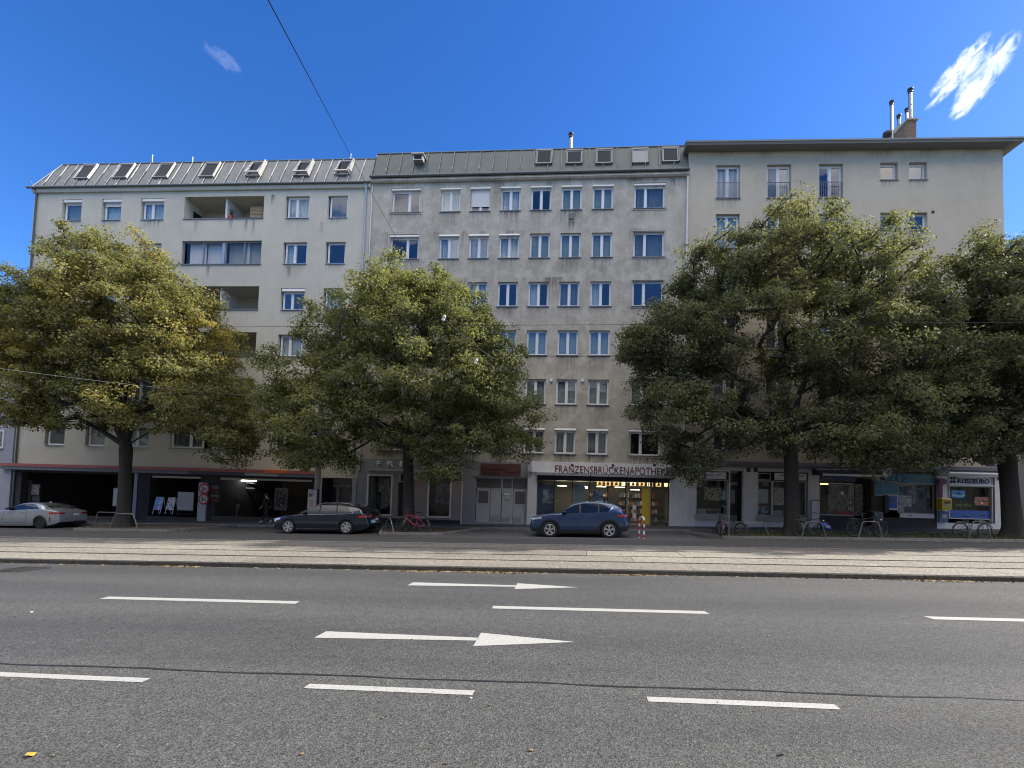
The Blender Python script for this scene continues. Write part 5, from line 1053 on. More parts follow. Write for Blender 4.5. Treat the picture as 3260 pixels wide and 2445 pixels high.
def poster(r, mat, lab, ring=True, y=-.05, fr='offwhite'):
    f = bx('poster', M[fr], BR.root, r[0], r[1], y, y + .03, r[2], r[3]); f['label'] = lab; bx('poster_face', mat, f, r[0] + .04, r[1] - .04, y - .008, y - .002, r[2] + .1, r[3] - .03)
    if ring: mb = MB(); mb.ring(((r[0] + r[1]) / 2, y - .012, r[3] - (r[3] - r[2]) * .3), (r[1] - r[0]) * .28, .018, 'y', 24, 4); mb.build('poster_ring', M['fasciapale'], f)
    return f
poster(BR.r(d5, 1128, 378, 1302, 655, -.05), M['teal'], 'teal poster with a pale ring beside the door', True, -.06, 'fasciapale'); poster(BR.r(d5, 1306, 448, 1548, 640, 0), M['teal'], 'teal poster without ring', False, -.03, 'fasciapale')
poster(BR.r(d5, 1362, 645, 1535, 905, -.1), M['blue'], 'framed blue poster', True, -.12, 'white'); q = BR.r(d5, 1540, 645, 1648, 958, -.1); bx('poster', printed('poster_newsprint', [(.42, .41, .36), (.3, .3, .27), (.1, .1, .1)], (6, 1, 6)), BR.root, q[0], q[1], -.08, -.06, q[2], q[3])
q = BR.r(d5, 1650, 655, 1787, 842, -.1); bx('poster', printed('poster_newspaper', [(.5, .5, .5), (.35, .36, .38), (.08, .08, .09)], (6, 1, 9)), BR.root, q[0], q[1], -.08, -.06, q[2], q[3])
q = BR.r(d5, 1300, 650, 1358, 950, -.1); bx('vending_box', M['dark'], BR.root, q[0], q[1] + .05, -.14, .0, q[2], q[3])
q = BR.r(d5, 1120, 950, 1270, 1110, -.3); P = BR.world((q[0] + q[1]) / 2, -.3, q[2]); T = thing('pavement_sign', 'small low metal framed board in front of the tobacconist door', 'sign board', tuple(P), AR)
w, h = q[1] - q[0], q[3] - q[2]; bx('board', M['curtaindark'], T, -w / 2 + .03, w / 2 - .03, -.01, .01, .08, h - .03); mb = MB(); mb.tube([(-w / 2, 0, 0), (-w / 2, 0, h), (w / 2, 0, h), (w / 2, 0, 0)], .018, 6); mb.build('frame', M['alu'], T)
# tobacconist's round sign with a cigarette
q = BR.c(d5, 1345, 190, -.55); TS = thing('tobacconist_sign', 'round red and white sign crossed by a cigarette bar above the awning end', 'sign', tuple(BR.world(q[0], -.55, q[1])), AR)
mb = MB(); mb.lathe([(.40, .05), (.42, .02), (.42, -.02), (.40, -.05), (.3, -.06), (.3, .06)], (0, 0, 0), 'y', 26); mb.build('disc_rim', M['offwhite'], TS); mb = MB(); mb.lathe([(.30, .07), (.30, -.07), (.2, -.075), (.2, .075)], (0, 0, 0), 'y', 26); mb.build('disc_ring', M['signred'], TS)
mb = MB(); mb.lathe([(.2, .06), (.2, -.06)], (0, 0, 0), 'y', 26); mb.build('disc_centre', M['black'], TS); mb = MB(); mb.tube([(-.5, -.12, -.32), (.42, -.12, .32)], .065, 10); mb.build('cigarette_bar', M['white'], TS)
mb = MB(); mb.tube([(.42, -.12, .32), (.6, -.12, .45)], .065, 10); mb.build('cigarette_bar', M['dark'], TS); mb = MB(); mb.tube([(.35, 0, .2), (.5, .5, .3)], .03, 6); mb.build('bracket', M['black'], TS)
TS.rotation_euler = (0, 0, AR + .35); TS.scale = (.85, .85, 1.0)
# travel agency
q = BR.r(d6, 700, 455, 1525, 610); rs = bx('shop_sign', M['white'], BR.root, q[0], q[1], .02, .15, q[2], q[3]); text('REISEBÜRO', BR, BR.r(d6, 885, 478, 1482, 592, .02), M['letterblue'], .005, 'lettering', rs, .012, .03)
c = BR.c(d6, 788, 522, .02); mb = MB(); mb.ring((c[0], .01, c[1]), .26, .012, 'y', 30, 4); lg = mb.build('clover_logo', M['letterblue'], rs); mb = MB()
for sx in (-1, 1):
    for sz in (-1, 1): mb.prism([(c[0] + sx * .015, c[1] + sz * .02), (c[0] + sx * .13, c[1] + sz * .03), (c[0] + sx * .17, c[1] + sz * .09), (c[0] + sx * .12, c[1] + sz * .12), (c[0] + sx * .09, c[1] + sz * .18), (c[0] + sx * .02, c[1] + sz * .14)], .0, .015, 'y')
mb.build('clover_leaf', M['black'], lg)
bx('sign_ledge', M['shut'], BR.root, q[0] - .02, q[1] + .06, -.1, .15, q[2] - .08, q[2] - .01)
q = BR.r(d6, 705, 640, 1530, 1260, .15); f = shopwin(q, .04, .15, 'shut'); p_ = BR.r(d6, 705, 1095, 1530, 1245, .1); bx('window_panel', M['blue'], f, p_[0] + .03, p_[1] - .03, .11, .135, p_[2], p_[3])
link('curtain', curtain_mesh(q[1] - q[0] - .3, q[3] - q[2], simple('curtain_olive', (.16, .18, .13), .9, var=.3, scale=4), .05, .3), BR.root, (q[0] + .15, .75, q[2]))
def blob(r, y, mat, nm):
    mb = MB(); cx, cz, rx, rz = (r[0] + r[1]) / 2, (r[2] + r[3]) / 2, (r[1] - r[0]) / 2, (r[3] - r[2]) / 2; pts = []
    for k in range(26): a = 2 * math.pi * k / 26; g = 1 + random.uniform(-.1, .06); pts.append((cx + rx * g * max(-.98, min(.98, 1.25 * math.cos(a))), cz + rz * g * max(-.95, min(.95, 1.3 * math.sin(a)))))
    mb.prism(pts, y, y + .008, 'y'); return mb.build(nm, mat, BR.root)
r1 = BR.r(d6, 765, 710, 1015, 860, .13); pb = blob(r1, .125, printed('sea_print', [(.16, .42, .72), (.1, .3, .6), (.35, .6, .8)], (2, 1, 5)), 'window_picture'); r2 = BR.r(d6, 1190, 840, 1485, 1010, .13); blob(r2, .125, printed('sunset_print', [(.42, .2, .14), (.25, .17, .16), (.5, .12, .08)], (1.0, 1, 7)), 'window_picture')
for r_, s_ in ((r1, 1), (r2, 1)):
    cx, cz = (r_[0] + r_[1]) / 2, (r_[2] + r_[3]) / 2; mb = MB(); mb.prism([(cx - .3, cz + .05), (cx, cz - .02), (cx + .32, cz + .04), (cx + .05, cz - .06), (cx + .08, cz + .12), (cx - .02, cz + .02)], .112, .12, 'y'); mb.build('plane_print', M['letterblue'] if s_ and r_ is r1 else M['brownwall'], BR.root)
mb = MB(); mb.disc((r2[0] + .5 * (r2[1] - r2[0]), r2[2] + .07 + .2 * (r2[3] - r2[2])), .07, .115, 16); mb.build('sun_print', simple('sun_print', (.85, .65, .35), .5), BR.root)
text('WELTWEIT', BR, BR.r(d6, 835, 985, 1140, 1030, .12), simple('lettering_green', (.16, .24, .05), .5), .115, 'lettering', None, .01, .02)
q = BR.r(d6, 680, 375, 1700, 440, -.2); mb = MB(); mb.tube([(q[0], -.2, (q[2] + q[3]) / 2), (q[1], -.2, (q[2] + q[3]) / 2)], .085, 14); mb.box(q[0], q[1] - .1, -.3, -.05, q[2] - .06, q[2] - .03); mb.build('awning_roll', M['shut'], BR.root); bx('awning_motor', M['curtaindark'], BR.root, q[0] - .5, q[0] - .03, -.28, -.02, q[2] - .05, q[3])
q = BR.r(d6, 1625, 450, 1742, 517); hn = bx('house_number', M['letterblue'], BR.root, q[0], q[1], -.03, .0, q[2], q[3]); text('19', BR, BR.r(d6, 1660, 458, 1712, 492, -.03), M['white'], -.04, 'lettering', hn, .008, .02)
q = BR.r(d6, 1420, 170, 1745, 252, -.02); hn = bx('street_name_plate', M['letterblue'], BR.root, q[0], q[1], -.04, .0, q[2], q[3]); text('2., Franzensbrücken', BR, BR.r(d6, 1440, 180, 1732, 208, -.04), M['white'], -.05, 'lettering', hn, .008, .01); text('straße', BR, BR.r(d6, 1535, 216, 1640, 240, -.04), M['white'], -.05, 'lettering', hn, .008, .01)
q = BR.r(d6, 1535, 455, 1590, 1345, .0); bx('window_recess', M['brownwall'], BR.root, q[0] + .03, q[1] - .02, -.004, .0, q[2], q[3])
# post sign, letter box, blue box
q = BR.r(d6, 510, 495, 665, 860, -.15); PO = thing('postal_sign', 'dark magenta angled post sign above the yellow letter box', 'sign', tuple(BR.world(q[0], -.15, q[2])), AR); h = q[3] - q[2]; w = q[1] - q[0]; mg = simple('magenta_dark', (.13, .015, .05), .5)
bx('post', mg, PO, 0, .22, -.04, .04, 0, h); mb = MB(); mb.prism([(.0, h - .33), (w - .12, h - .33), (w, h - .25), (w, h - .08), (w - .12, h), (0, h)], -.05, .05, 'y'); mb.build('arm', mg, PO)
class FB: root = PO
text('Postpartner', FB, (.05, w - .2, h - .2, h - .12), M['fasciapale'], -.06, 'lettering', PO, .006)
q = BR.r(d6, 590, 868, 777, 1088, -.45); LB = thing('letter_box', 'yellow letter box on the wall beside the travel agency window', 'letter box', tuple(BR.world(q[0], -.45, q[2])), AR); w, h = q[1] - q[0], q[3] - q[2]
mb = MB(); mb.prism([(0, 0), (0, h - .06), (.05, h), (.40, h), (.42, h - .03), (.42, 0)], 0, w); mb.build('box', M['yellow'], LB)
bx('slot', M['black'], LB, .06, w - .06, -.008, -.001, h - .16, h - .13); bx('label_plate', M['offwhite'], LB, w * .3, w * .68, -.01, -.001, h * .22, h * .5); bx('emblem', M['redbrown'], LB, w * .2, w * .85, -.009, -.001, h * .55, h * .68)
q = BR.r(d6, 520, 1110, 685, 1312, -.05); bb = bx('notice_box', simple('box_blue', (.10, .15, .32), .5), BR.root, q[0], q[1], -.12, .0, q[2], q[3]); bx('notice', M['offwhite'], bb, q[0] + .15, q[1] - .1, -.13, -.121, q[2] + .2, q[2] + .42)
# thin black frame stand in front of the wall between the shops
q = BR.r(d4, 2112, 735, 2260, 1090, -.3); T = thing('frame_stand', 'thin black empty frame stand left of the tobacconist window', 'stand', tuple(BR.world(q[0], -.3, q[2])), AR); w, h = .5, q[3] - q[2]
mb = MB(); mb.tube([(0, 0, -.1), (0, 0, h - .08), (.03, 0, h - .02), (.08, 0, h), (w - .08, 0, h), (w - .03, 0, h - .02), (w, 0, h - .08), (w, 0, -.1)], .018, 6); mb.build('frame', M['dark'], T); bx('panel', M['terrazzo'], T, .03, w - .03, -.005, .005, -.05, h - .03)
# ================= neighbours
def block(name, label, P, a, w, d, h, mat, wins, rows, v0=4.2, ww=1.3, wh=1.5, side=None):
    B = Bld(name, label, P, a); hs_ = [(x, x + ww, v0 + 2.95 * r, v0 + 2.95 * r + wh) for x in wins for r in range(rows)]
    wall('wall', B, 0, w, -2.5, h, hs_, mat, .15); shell(B, 0, w, -2.5, h, d, mat, inner=rows)
    for x in wins:
        for r in range(rows): window(B, x, x + ww, v0 + 2.95 * r, v0 + 2.95 * r + wh, (.5,), 0, 'glass', 'curtaindark' if (r + int(x)) % 2 else None)
    bx('roof', M['gutter'], B.root, -.2, w + .2, -.3, d, h, h + .35); return B
BN = block('neighbour_building', 'pale blue grey building cut by the left edge of the photo', (XL + UL * math.cos(AL) - 12.02, FY - .4), AL, 12, 11, 13.0, M['plblue'], (1.5, 4.4, 7.3), 3, 4.1)
q = BN.r(b1, -60, 60, 45, 245); window(BN, q[0], q[1], q[2], q[3], (.5,), 0, 'glass', 'curtaindark', yr=-.05)
# building across the side street at the right edge, seen along its side wall
NB = Bld('corner_building', 'greyish beige building across the side street, seen as a sliver at the right edge', (32.0, 27.8), R(90)); NB.root.rotation_euler = (0, 0, R(90))
# its left wall faces the side street (-X): local frame with u running back along +Y
NBm = MB(); hw = [(y, y + 1.3, 3.9 + 3.1 * r, 5.6 + 3.1 * r) for y in (1.5, 4.0, 6.5, 9.0, 11.5, 14.0) for r in range(-1, 5)]
NB.root.location = (32.0, 27.8, 0); hw = [h for h in hw]
for a, b, c, d in rect_cells(0, 18, -2, 20.0, hw): NBm.face([(a, 0, c), (a, 0, d), (b, 0, d), (b, 0, c)])
for a, b, c, d in hw:
    NBm.face([(a, 0, c), (a, -.15, c), (a, -.15, d), (a, 0, d)]); NBm.face([(b, 0, c), (b, 0, d), (b, -.15, d), (b, -.15, c)]); NBm.face([(a, 0, d), (a, -.15, d), (b, -.15, d), (b, 0, d)]); NBm.face([(a, 0, c), (b, 0, c), (b, -.15, c), (a, -.15, c)])
NBm.face([(0, 0, -2), (0, -25, -2), (0, -25, 20), (0, 0, 20)]); NBm.face([(0, 0, 20), (0, -25, 20), (18, -25, 20), (18, 0, 20)]); NBm.face([(18, 0, -2), (18, 0, 20), (18, -25, 20), (18, -25, -2)])
NBm.build('wall', simple('plaster_beige_grey', (.33, .31, .26), .9, var=.08), NB.root, recalc=False)
for a, b, c, d in hw:
    f = link('window', shared(('nbw',), lambda: frame_mesh(1.3, 1.7, (.5,), M['frame'])), NB.root, (b, -.08, c), (0, 0, math.pi)); link('pane', shared(('nbp',), lambda: MB().box(.08, 1.22, .03, .04, .08, 1.62).mesh('pane', M['glass'])), f)
bx('roof', M['gutter'], NB.root, -.2, 18, -25, .3, 20.0, 20.4)
bx('shade_storey', M['plM'], NB.root, 0.3, 7.0, -24, -.6, 20.4, 24.0)  # unseen front storey, added to keep sun off the right-hand trees
# buildings behind the viewer: they only show as reflections in the glass
OP = Bld('opposite_building', 'plain sunlit apartment block on the viewer side of the street', (80, -14.0), math.pi)
mb = MB(); hs_ = [(x, x + 1.3, 3.6 + 3.1 * r, 5.2 + 3.1 * r) for x in [1.2 + 2.7 * k for k in range(77)] for r in range(5)]
for a, b, c, d in rect_cells(0, 210, -2.5, 19.0, hs_): mb.face([(a, 0, c), (b, 0, c), (b, 0, d), (a, 0, d)])
mb.face([(0, 0, -2.5), (0, 0, 19), (0, 12, 19), (0, 12, -2.5)]); mb.face([(210, 0, -2.5), (210, 12, -2.5), (210, 12, 19), (210, 0, 19)]); mb.face([(0, 12, -2.5), (0, 12, 19), (210, 12, 19), (210, 12, -2.5)])
mb.build('wall', simple('plaster_opposite', (.22, .205, .175), .9), OP.root, recalc=False); mb = MB()
for a, b, c, d in hs_: mb.box(a, b, .12, .14, c, d)
tag(mb.build('window', M['doorpane'], OP.root), kind='stuff'); mb = MB(); mb.prism([(-.4, 19), (5.5, 22.5), (12, 19)], -.2, 210.2); mb.build('roof', M['gutter'], OP.root)
# ------------------------------------------------------------------ trees
def leaf_mat(name, green, yellow, ochre, trans=0.45):
    m, n, l, p = mat_new(name); a = n.new('ShaderNodeAttribute'); a.attribute_name = 'tint'; sp = n.new('ShaderNodeSeparateColor'); l.new(a.outputs['Color'], sp.inputs[0])
    c = mixc(n, l, sp.outputs[0], tuple(q * 0.62 for q in green), tuple(q * 1.45 for q in green)); c = mixc(n, l, sp.outputs[1], c, yellow); c = mixc(n, l, sp.outputs[2], c, ochre)
    p.inputs['Roughness'].default_value = 0.6; p.inputs['Specular IOR Level'].default_value = 0.15; l.new(c, p.inputs['Base Color'])
    t = n.new('ShaderNodeBsdfTranslucent'); l.new(mixc(n, l, 1.0, c, (1.6, 1.5, 0.7), 'MULTIPLY'), t.inputs[0]); mx = n.new('ShaderNodeMixShader'); mx.inputs[0].default_value = trans
    out = n['Material Output']; l.new(p.outputs[0], mx.inputs[1]); l.new(t.outputs[0], mx.inputs[2]); l.new(mx.outputs[0], out.inputs[0]); return m
LM1 = leaf_mat('leaf_linden_yellowing', (0.160, 0.172, 0.080), (0.40, 0.345, 0.11), (0.32, 0.26, 0.14)); LM2 = leaf_mat('leaf_green', (0.155, 0.175, 0.088), (0.28, 0.29, 0.11), (0.22, 0.18, 0.09))
LM3 = leaf_mat('leaf_dark_green', (0.122, 0.140, 0.084), (0.22, 0.22, 0.11), (0.22, 0.19, 0.11))
def vnoise(p, seed, f):
    q = p * f; r = np.random.default_rng(seed); out = np.zeros(len(p))
    for k in range(7):
        d = r.normal(size=3) * (1 + k * .35); out += np.sin(q @ d + r.uniform(0, 6.28)) / (1 + k * .3)
    return out / 3.2
def tree(label, px, py, Y, trunk_r, fork_px, lobes, leafm, nclump, nleaf, yellow=0.0, seed=1, limb_px=(), lean=0.0, size=0.115, gapf=0.0):
    # lobes: (px, py, rx_px, ry_px, Y offset, y radius in metres, weight)
    rng = np.random.default_rng(seed); f = at_depth(px, py, Y); b = Vector((f.x, Y, raised(f.x, Y) - .03)); T = thing('tree', label, 'tree', tuple(b), 0, 'street trees along the far kerb')
    o = np.array(b); L = []
    for (lx, ly, rx, ry, dy, ry_m, wgt) in lobes:
        c = at_depth(lx, ly, Y + dy); k = (Y + dy) / FPX / math.cos(0); L.append((np.array(c) - o, np.array((rx * k * .93, ry_m, ry * k * .94)), wgt))
    fk = at_depth(fork_px[0], fork_px[1], Y); fk = np.array(fk) - o
    # clump centres on and in the lobes, uneven outline
    C = []; vols = np.array([l[1][0] * l[1][2] * l[2] for l in L]); cnt = (vols / vols.sum() * nclump).astype(int)
    for (c, r, w), k in zip(L, cnt):
        u = rng.normal(size=(k * 3, 3)); u /= np.linalg.norm(u, axis=1)[:, None]; rad = rng.uniform(0.25, 1.0, size=k * 3) ** 0.42
        p = c + u * rad[:, None] * r * (1 + 0.10 * vnoise(u, seed + 3, 3.0))[:, None]; p = p[p[:, 2] > 1.7]; C.append(p[:k])
    C = np.vstack(C); ncore = len(C)
    ex = []
    for (c, r, w) in L:
        u = rng.normal(size=(int(nclump * .022), 3)); u /= np.linalg.norm(u, axis=1)[:, None]; ex.append(c + u * (r * rng.uniform(1.0, 1.0, (len(u), 3)) + rng.uniform(.05, .38, (len(u), 1))))
    ex = np.vstack(ex); ex = ex[ex[:, 2] > 2.3]; ex = np.array([e for e in ex if all((((e - c) / (r + .15)) ** 2).sum() > 1 for c, r, w in L)]) if len(ex) else ex
    C = np.vstack([C, ex]) if len(ex) else C
    if gapf:
        nn = vnoise(C, seed + 9, 0.9); C = C[nn > np.quantile(nn, gapf)]
    # branching skeleton grown from the fork to every clump
    order = np.argsort(np.linalg.norm(C - fk, axis=1)); nodes = [np.zeros(3), fk * np.array((.5, .5, .5)) + np.array((rng.normal() * .05, 0, 0)), fk]; par = [-1, 0, 1]; 
    for lp in limb_px:
        q = np.array(at_depth(lp[0], lp[1], Y + lp[2])) - o; j = len(nodes); mid = (q + fk) / 2 + rng.normal(size=3) * .12; nodes += [mid, q]; par += [2, j]
    NA = np.array(nodes)
    tips = []
    for i in order:
        c = C[i]; d = np.linalg.norm(NA[2:] - c, axis=1) * (1 + 0.25 * (NA[2:, 2] > c[2] + .6)) + 0.12 * np.linalg.norm(NA[2:] - fk, axis=1); j = int(np.argmin(d)) + 2; s_ = NA[j]; dist = np.linalg.norm(c - s_)
        k = max(1, int(dist / 0.9)); pj = j
        for q in range(1, k + 1):
            t = q / k; pt = s_ + (c - s_) * t + np.array((0, 0, 0.10 * dist * math.sin(math.pi * t))) + rng.normal(size=3) * .05 * (q < k); nodes.append(pt); par.append(pj); pj = len(nodes) - 1
        NA = np.array(nodes); tips.append(pj)
    n = len(nodes); w = np.zeros(n)
    for t in tips: w[t] += 1
    for i in range(n - 1, 0, -1): w[par[i]] += w[i]
    wt = max(w[2], 1); rad = 0.010 + (trunk_r * .78) * (w / wt) ** 0.47; br = MB(); tk = MB()
    for i in range(3, n):
        p = par[i]; r1 = min(rad[p], rad[i] * 1.5); seg = 7 if rad[i] > .06 else (5 if rad[i] > .025 else 3)
        br.tube([NA[p], NA[i]], [r1, rad[i]], seg, cap=False)
    # trunk: rings with flutes and a root flare
    prof = [(0, 1.55), (.12, 1.3), (.35, 1.12), (.8, 1.0), (1.6, .93), (.98, .9)]; H_ = fk[2]; vs = []; N = 18; zs = [0, .1, .3, .7, H_ * .35, H_ * .55, H_ * .78, H_ * .95, H_ + .35]; sc = [1.75, 1.4, 1.18, 1.05, .98, .93, .9, .98, .72]
    for z, s_ in zip(zs, sc):
        t = z / H_; cx = fk[0] * t + lean * math.sin(math.pi * t); cy = fk[1] * t
        for k in range(N):
            a = 2 * math.pi * k / N; rr = trunk_r * s_ * (1 + .07 * math.sin(3 * a + seed + z * .4) + .05 * math.sin(7 * a + z) + (.12 * math.sin(5 * a + seed) if z < .4 else 0)); vs.append((cx + rr * math.cos(a), cy + rr * math.sin(a), z))
    tk.add(vs, [(i * N + k, i * N + (k + 1) % N, (i + 1) * N + (k + 1) % N, (i + 1) * N + k) for i in range(len(zs) - 1) for k in range(N)], True)
    tk.build('trunk', M['bark'], T, recalc=False); br.build('branch', M['bark'], T, recalc=False)
    # leaves: clumps that droop in shingles
    ctr = NA[tips]; m = len(ctr); cid = np.repeat(np.arange(m), nleaf); tot = len(cid); cs = rng.uniform(.34, .80, m); u = rng.normal(size=(tot, 3)); u /= np.linalg.norm(u, axis=1)[:, None]
    rr = rng.uniform(0, 1, tot) ** .5; pos = ctr[cid] + u * (rr * cs[cid])[:, None] * np.array((1.05, 1.0, .62)); pos[:, 2] -= 0.10 * (rr * cs[cid])
    keep = rng.uniform(size=tot) < np.clip(0.42 + 0.5 * (1 + vnoise(pos, seed + 5, 2.6)) , .15, 1); pos = pos[keep]; cid = cid[keep]; u = u[keep]; tot = len(pos)
    nr = u * .55 + rng.normal(size=(tot, 3)) * .5 + np.array((0, -.1, .55)); nr /= np.linalg.norm(nr, axis=1)[:, None]
    dn = np.array((0, 0, -1.0)) + rng.normal(size=(tot, 3)) * .55 + u * .5; dn -= nr * (dn * nr).sum(1)[:, None]; dn /= np.linalg.norm(dn, axis=1)[:, None]; sd = np.cross(nr, dn)
    sz = size * rng.uniform(.45, 1.3, tot); a = pos; b_ = pos + dn * (sz * .5)[:, None] + sd * (sz * .42)[:, None] - nr * (sz * .10)[:, None]; c_ = pos + dn * (sz * 1.15)[:, None]; d_ = pos + dn * (sz * .5)[:, None] - sd * (sz * .42)[:, None] - nr * (sz * .10)[:, None]
    V = np.stack([a, b_, c_, d_], 1).reshape(-1, 3); me = bpy.data.meshes.new('crown'); me.vertices.add(tot * 4); me.vertices.foreach_set('co', V.ravel().astype(np.float32)); me.loops.add(tot * 4); me.loops.foreach_set('vertex_index', np.arange(tot * 4, dtype=np.int32))
    me.polygons.add(tot); me.polygons.foreach_set('loop_start', np.arange(0, tot * 4, 4, dtype=np.int32)); me.polygons.foreach_set('loop_total', np.full(tot, 4, dtype=np.int32)); me.materials.append(leafm); me.update(calc_edges=True)
    at_ = me.color_attributes.new('tint', 'FLOAT_COLOR', 'CORNER'); col = np.zeros((tot, 4)); cr = rng.uniform(0, 1, m)
    col[:, 0] = np.clip(rng.uniform(0, 1, tot) * .75 + cr[cid] * .25, 0, 1)
    yn = vnoise(ctr, seed + 21, .45)[cid] + rng.normal(size=tot) * .25 + cr[cid] * .3; hgt = (pos[:, 2] - pos[:, 2].min()) / np.ptp(pos[:, 2]); col[:, 1] = np.clip((yn + yellow * (1.1 * hgt + .2) - .75) * 1.6, 0, 1) * .9
    col[:, 2] = (rng.uniform(size=tot) < (.03 + .05 * yellow)) * .8 + np.clip(vnoise(ctr, seed + 31, .5)[cid] - .72, 0, 1) * .8; col[:, 3] = 1
    at_.data.foreach_set('color', np.repeat(col, 4, axis=0).ravel().astype(np.float32)); link('crown', me, T); return T
q = 1.4738
P = lambda *a: (a[0] * q, a[1] * q, a[2] * q, a[3] * q, *a[4:])
tree('broad tree with yellowing crown at the left, standing behind the two bent hoops', 395, 1672, 23.0, .30, (400, 1420),
     [P(250, 690, 190, 155, 0, 3.6, 1), P(255, 570, 125, 78, 0, 2.4, 1.1), P(130, 700, 170, 125, -.3, 3.0, 1), P(20, 700, 95, 130, 0, 2.6, 1), P(395, 720, 118, 125, 0, 3.0, 1), P(450, 860, 100, 90, -.3, 2.6, 1.1), P(330, 850, 130, 90, 0, 3.2, .8), P(120, 860, 130, 75, 0, 2.8, .8), P(498, 925, 56, 64, -.4, 1.6, 1.2), P(30, 830, 60, 90, 0, 2, .8), P(350, 640, 60, 70, 0, 2, 1)],
     LM1, 1350, 175, .62, 3, ((330, 1300, -.5), (480, 1290, .4), (250, 1330, .8), (560, 1310, -1), (420, 1150, .2), (350, 1100, 1)), .0, .112, .10)
tree('round topped tree in the middle whose dark trunk stands before the hairdresser', 1302, 1693, 22.9, .27, (1300, 1430),
     [P(880, 700, 200, 110, 0, 3.2, 1), P(880, 635, 120, 62, 0, 2.2, 1.1), P(716, 700, 58, 72, 0, 2.0, 1.1), P(905, 800, 235, 120, 0, 3.4, .9), P(1040, 820, 95, 140, 0, 2.6, 1), P(648, 812, 70, 66, -.2, 2.4, 1.1), P(620, 880, 62, 70, -.2, 2, 1), P(700, 900, 110, 95, -.3, 2.8, .9), P(1090, 900, 85, 80, -.2, 2.4, 1.1), P(850, 905, 170, 66, 0, 3, .7), P(1050, 930, 75, 48, -.4, 2, 1), P(680, 980, 90, 28, -.5, 1.2, 1.1), P(1000, 690, 85, 70, 0, 2.2, 1), P(960, 985, 50, 45, -.6, .9, 1.1)],
     LM2, 1250, 180, .35, 8, ((1180, 1330, -.4), (1420, 1320, .4), (1300, 1250, .3), (1500, 1370, -.6), (1100, 1370, .5)), 0, .108, .08)
tree('largest dark green tree, its thick trunk beside the bicycle with a blue bag', 2522, 1697, 22.9, .33, (2515, 1380),
     [P(1700, 568, 160, 90, 0, 3.0, 1.05), P(1700, 490, 80, 44, 0, 1.6, 1.1), P(1560, 600, 100, 70, 0, 2.4, 1), P(1865, 585, 105, 82, 0, 2.6, 1), P(1650, 720, 260, 110, 0, 3.6, .85), P(1885, 760, 138, 118, -.2, 3.2, .9), P(1460, 740, 110, 95, 0, 2.6, 1), P(1450, 875, 86, 72, -.2, 2.4, 1), P(1580, 880, 130, 85, -.2, 3.0, .8), P(1900, 900, 115, 105, -.3, 2.8, 1), P(1780, 930, 120, 60, -.3, 2.8, .8), P(1480, 970, 60, 60, -.4, 1.5, 1.1), P(1400, 750, 55, 55, -.3, 1.4, 1.1), P(1930, 990, 60, 30, -.5, 1.2, 1)],
     LM3, 1600, 175, .12, 15, ((2360, 1290, -.4), (2650, 1280, .5), (2480, 1180, .2), (2590, 1150, .4), (2280, 1350, .6), (2750, 1330, -.6)), 0, .108, .15)
tree('dark tree cut by the right edge, trunk on the grassy strip beyond the grey bicycle', 3225, 1697, 23.3, .35, (3205, 1450),
     [P(2160, 640, 70, 100, 0, 2.4, 1), P(2060, 620, 85, 75, 0, 2.2, .8), P(2130, 545, 30, 45, .2, 1.0, .8), P(2190, 570, 45, 55, 0, 1.6, 1), P(2090, 760, 120, 130, 0, 3.0, 1), P(2200, 800, 110, 130, 0, 3, 1), P(2060, 880, 90, 90, -.2, 2.6, .9), P(2130, 930, 80, 60, -.2, 2.2, .8), P(2260, 700, 100, 190, 0, 3.2, .9), P(2270, 900, 100, 80, 0, 3, .8), P(2040, 975, 45, 35, -.3, 1.2, .8), P(1990, 700, 50, 110, .2, 2.2, .7)],
     LM3, 1150, 170, .10, 23, ((3080, 1300, -.4), (3250, 1250, .5), (3000, 1400, -.7), (3330, 1300, .3)), 0, .11, .18)
# grass tufts and litter on the islands and along the kerbs (nobody could count it)
def scatter(name, label, cat, n, fn, mat, size, up=False):
    mb = MB()
    for _ in range(n):
        x, y, z = fn(); s_ = size * random.uniform(.5, 1.3); a = random.uniform(0, 6.28)
        if up: d = Vector((math.cos(a) * .3, math.sin(a) * .3, 1)) * s_; w = Vector((-math.sin(a), math.cos(a), 0)) * s_ * .12; p = Vector((x, y, z)); mb.face([p - w, p + w, p + d])
        else:
            e = Vector((math.cos(a), math.sin(a), random.uniform(-.25, .35))) * s_; f_ = Vector((-math.sin(a), math.cos(a), random.uniform(-.3, .4))) * s_ * .6; p = Vector((x, y, z + s_ * .22)); mb.face([p - e, p - f_, p + e, p + f_])
    o = mb.build(name, mat, recalc=False); tag(o, label, cat, kind='stuff'); return o
def leafn(name, a, b):
    m, n, l, p = mat_new(name); t = n.new('ShaderNodeTexCoord'); l.new(mixc(n, l, ramp(n, l, noise(n, l, t.outputs['Object'], 9, 2), .35, .65), a, b), p.inputs['Base Color']); p.inputs['Roughness'].default_value = .8; return m
LF = leafn('fallen_leaf', (.27, .20, .085), (.12, .075, .04))
def kx(c, w): return random.gauss(c, w)
cl = [xpix(x, 1822, 11.6) for x in (575, 1330, 1395, 1500, 1560, 1640, 2950, 3050, 2020)]
scatter('leaf_litter', 'drift of dry yellow and brown leaves against the kerb face of the tram track', 'fallen leaves', 1500, lambda: ((lambda x: (x, 11.64 - abs(random.gauss(0, .11)), SL * x - .12))(random.choice(cl) + random.gauss(0, .35) if random.random() < .72 else random.uniform(-18, 14))), LF, .038)
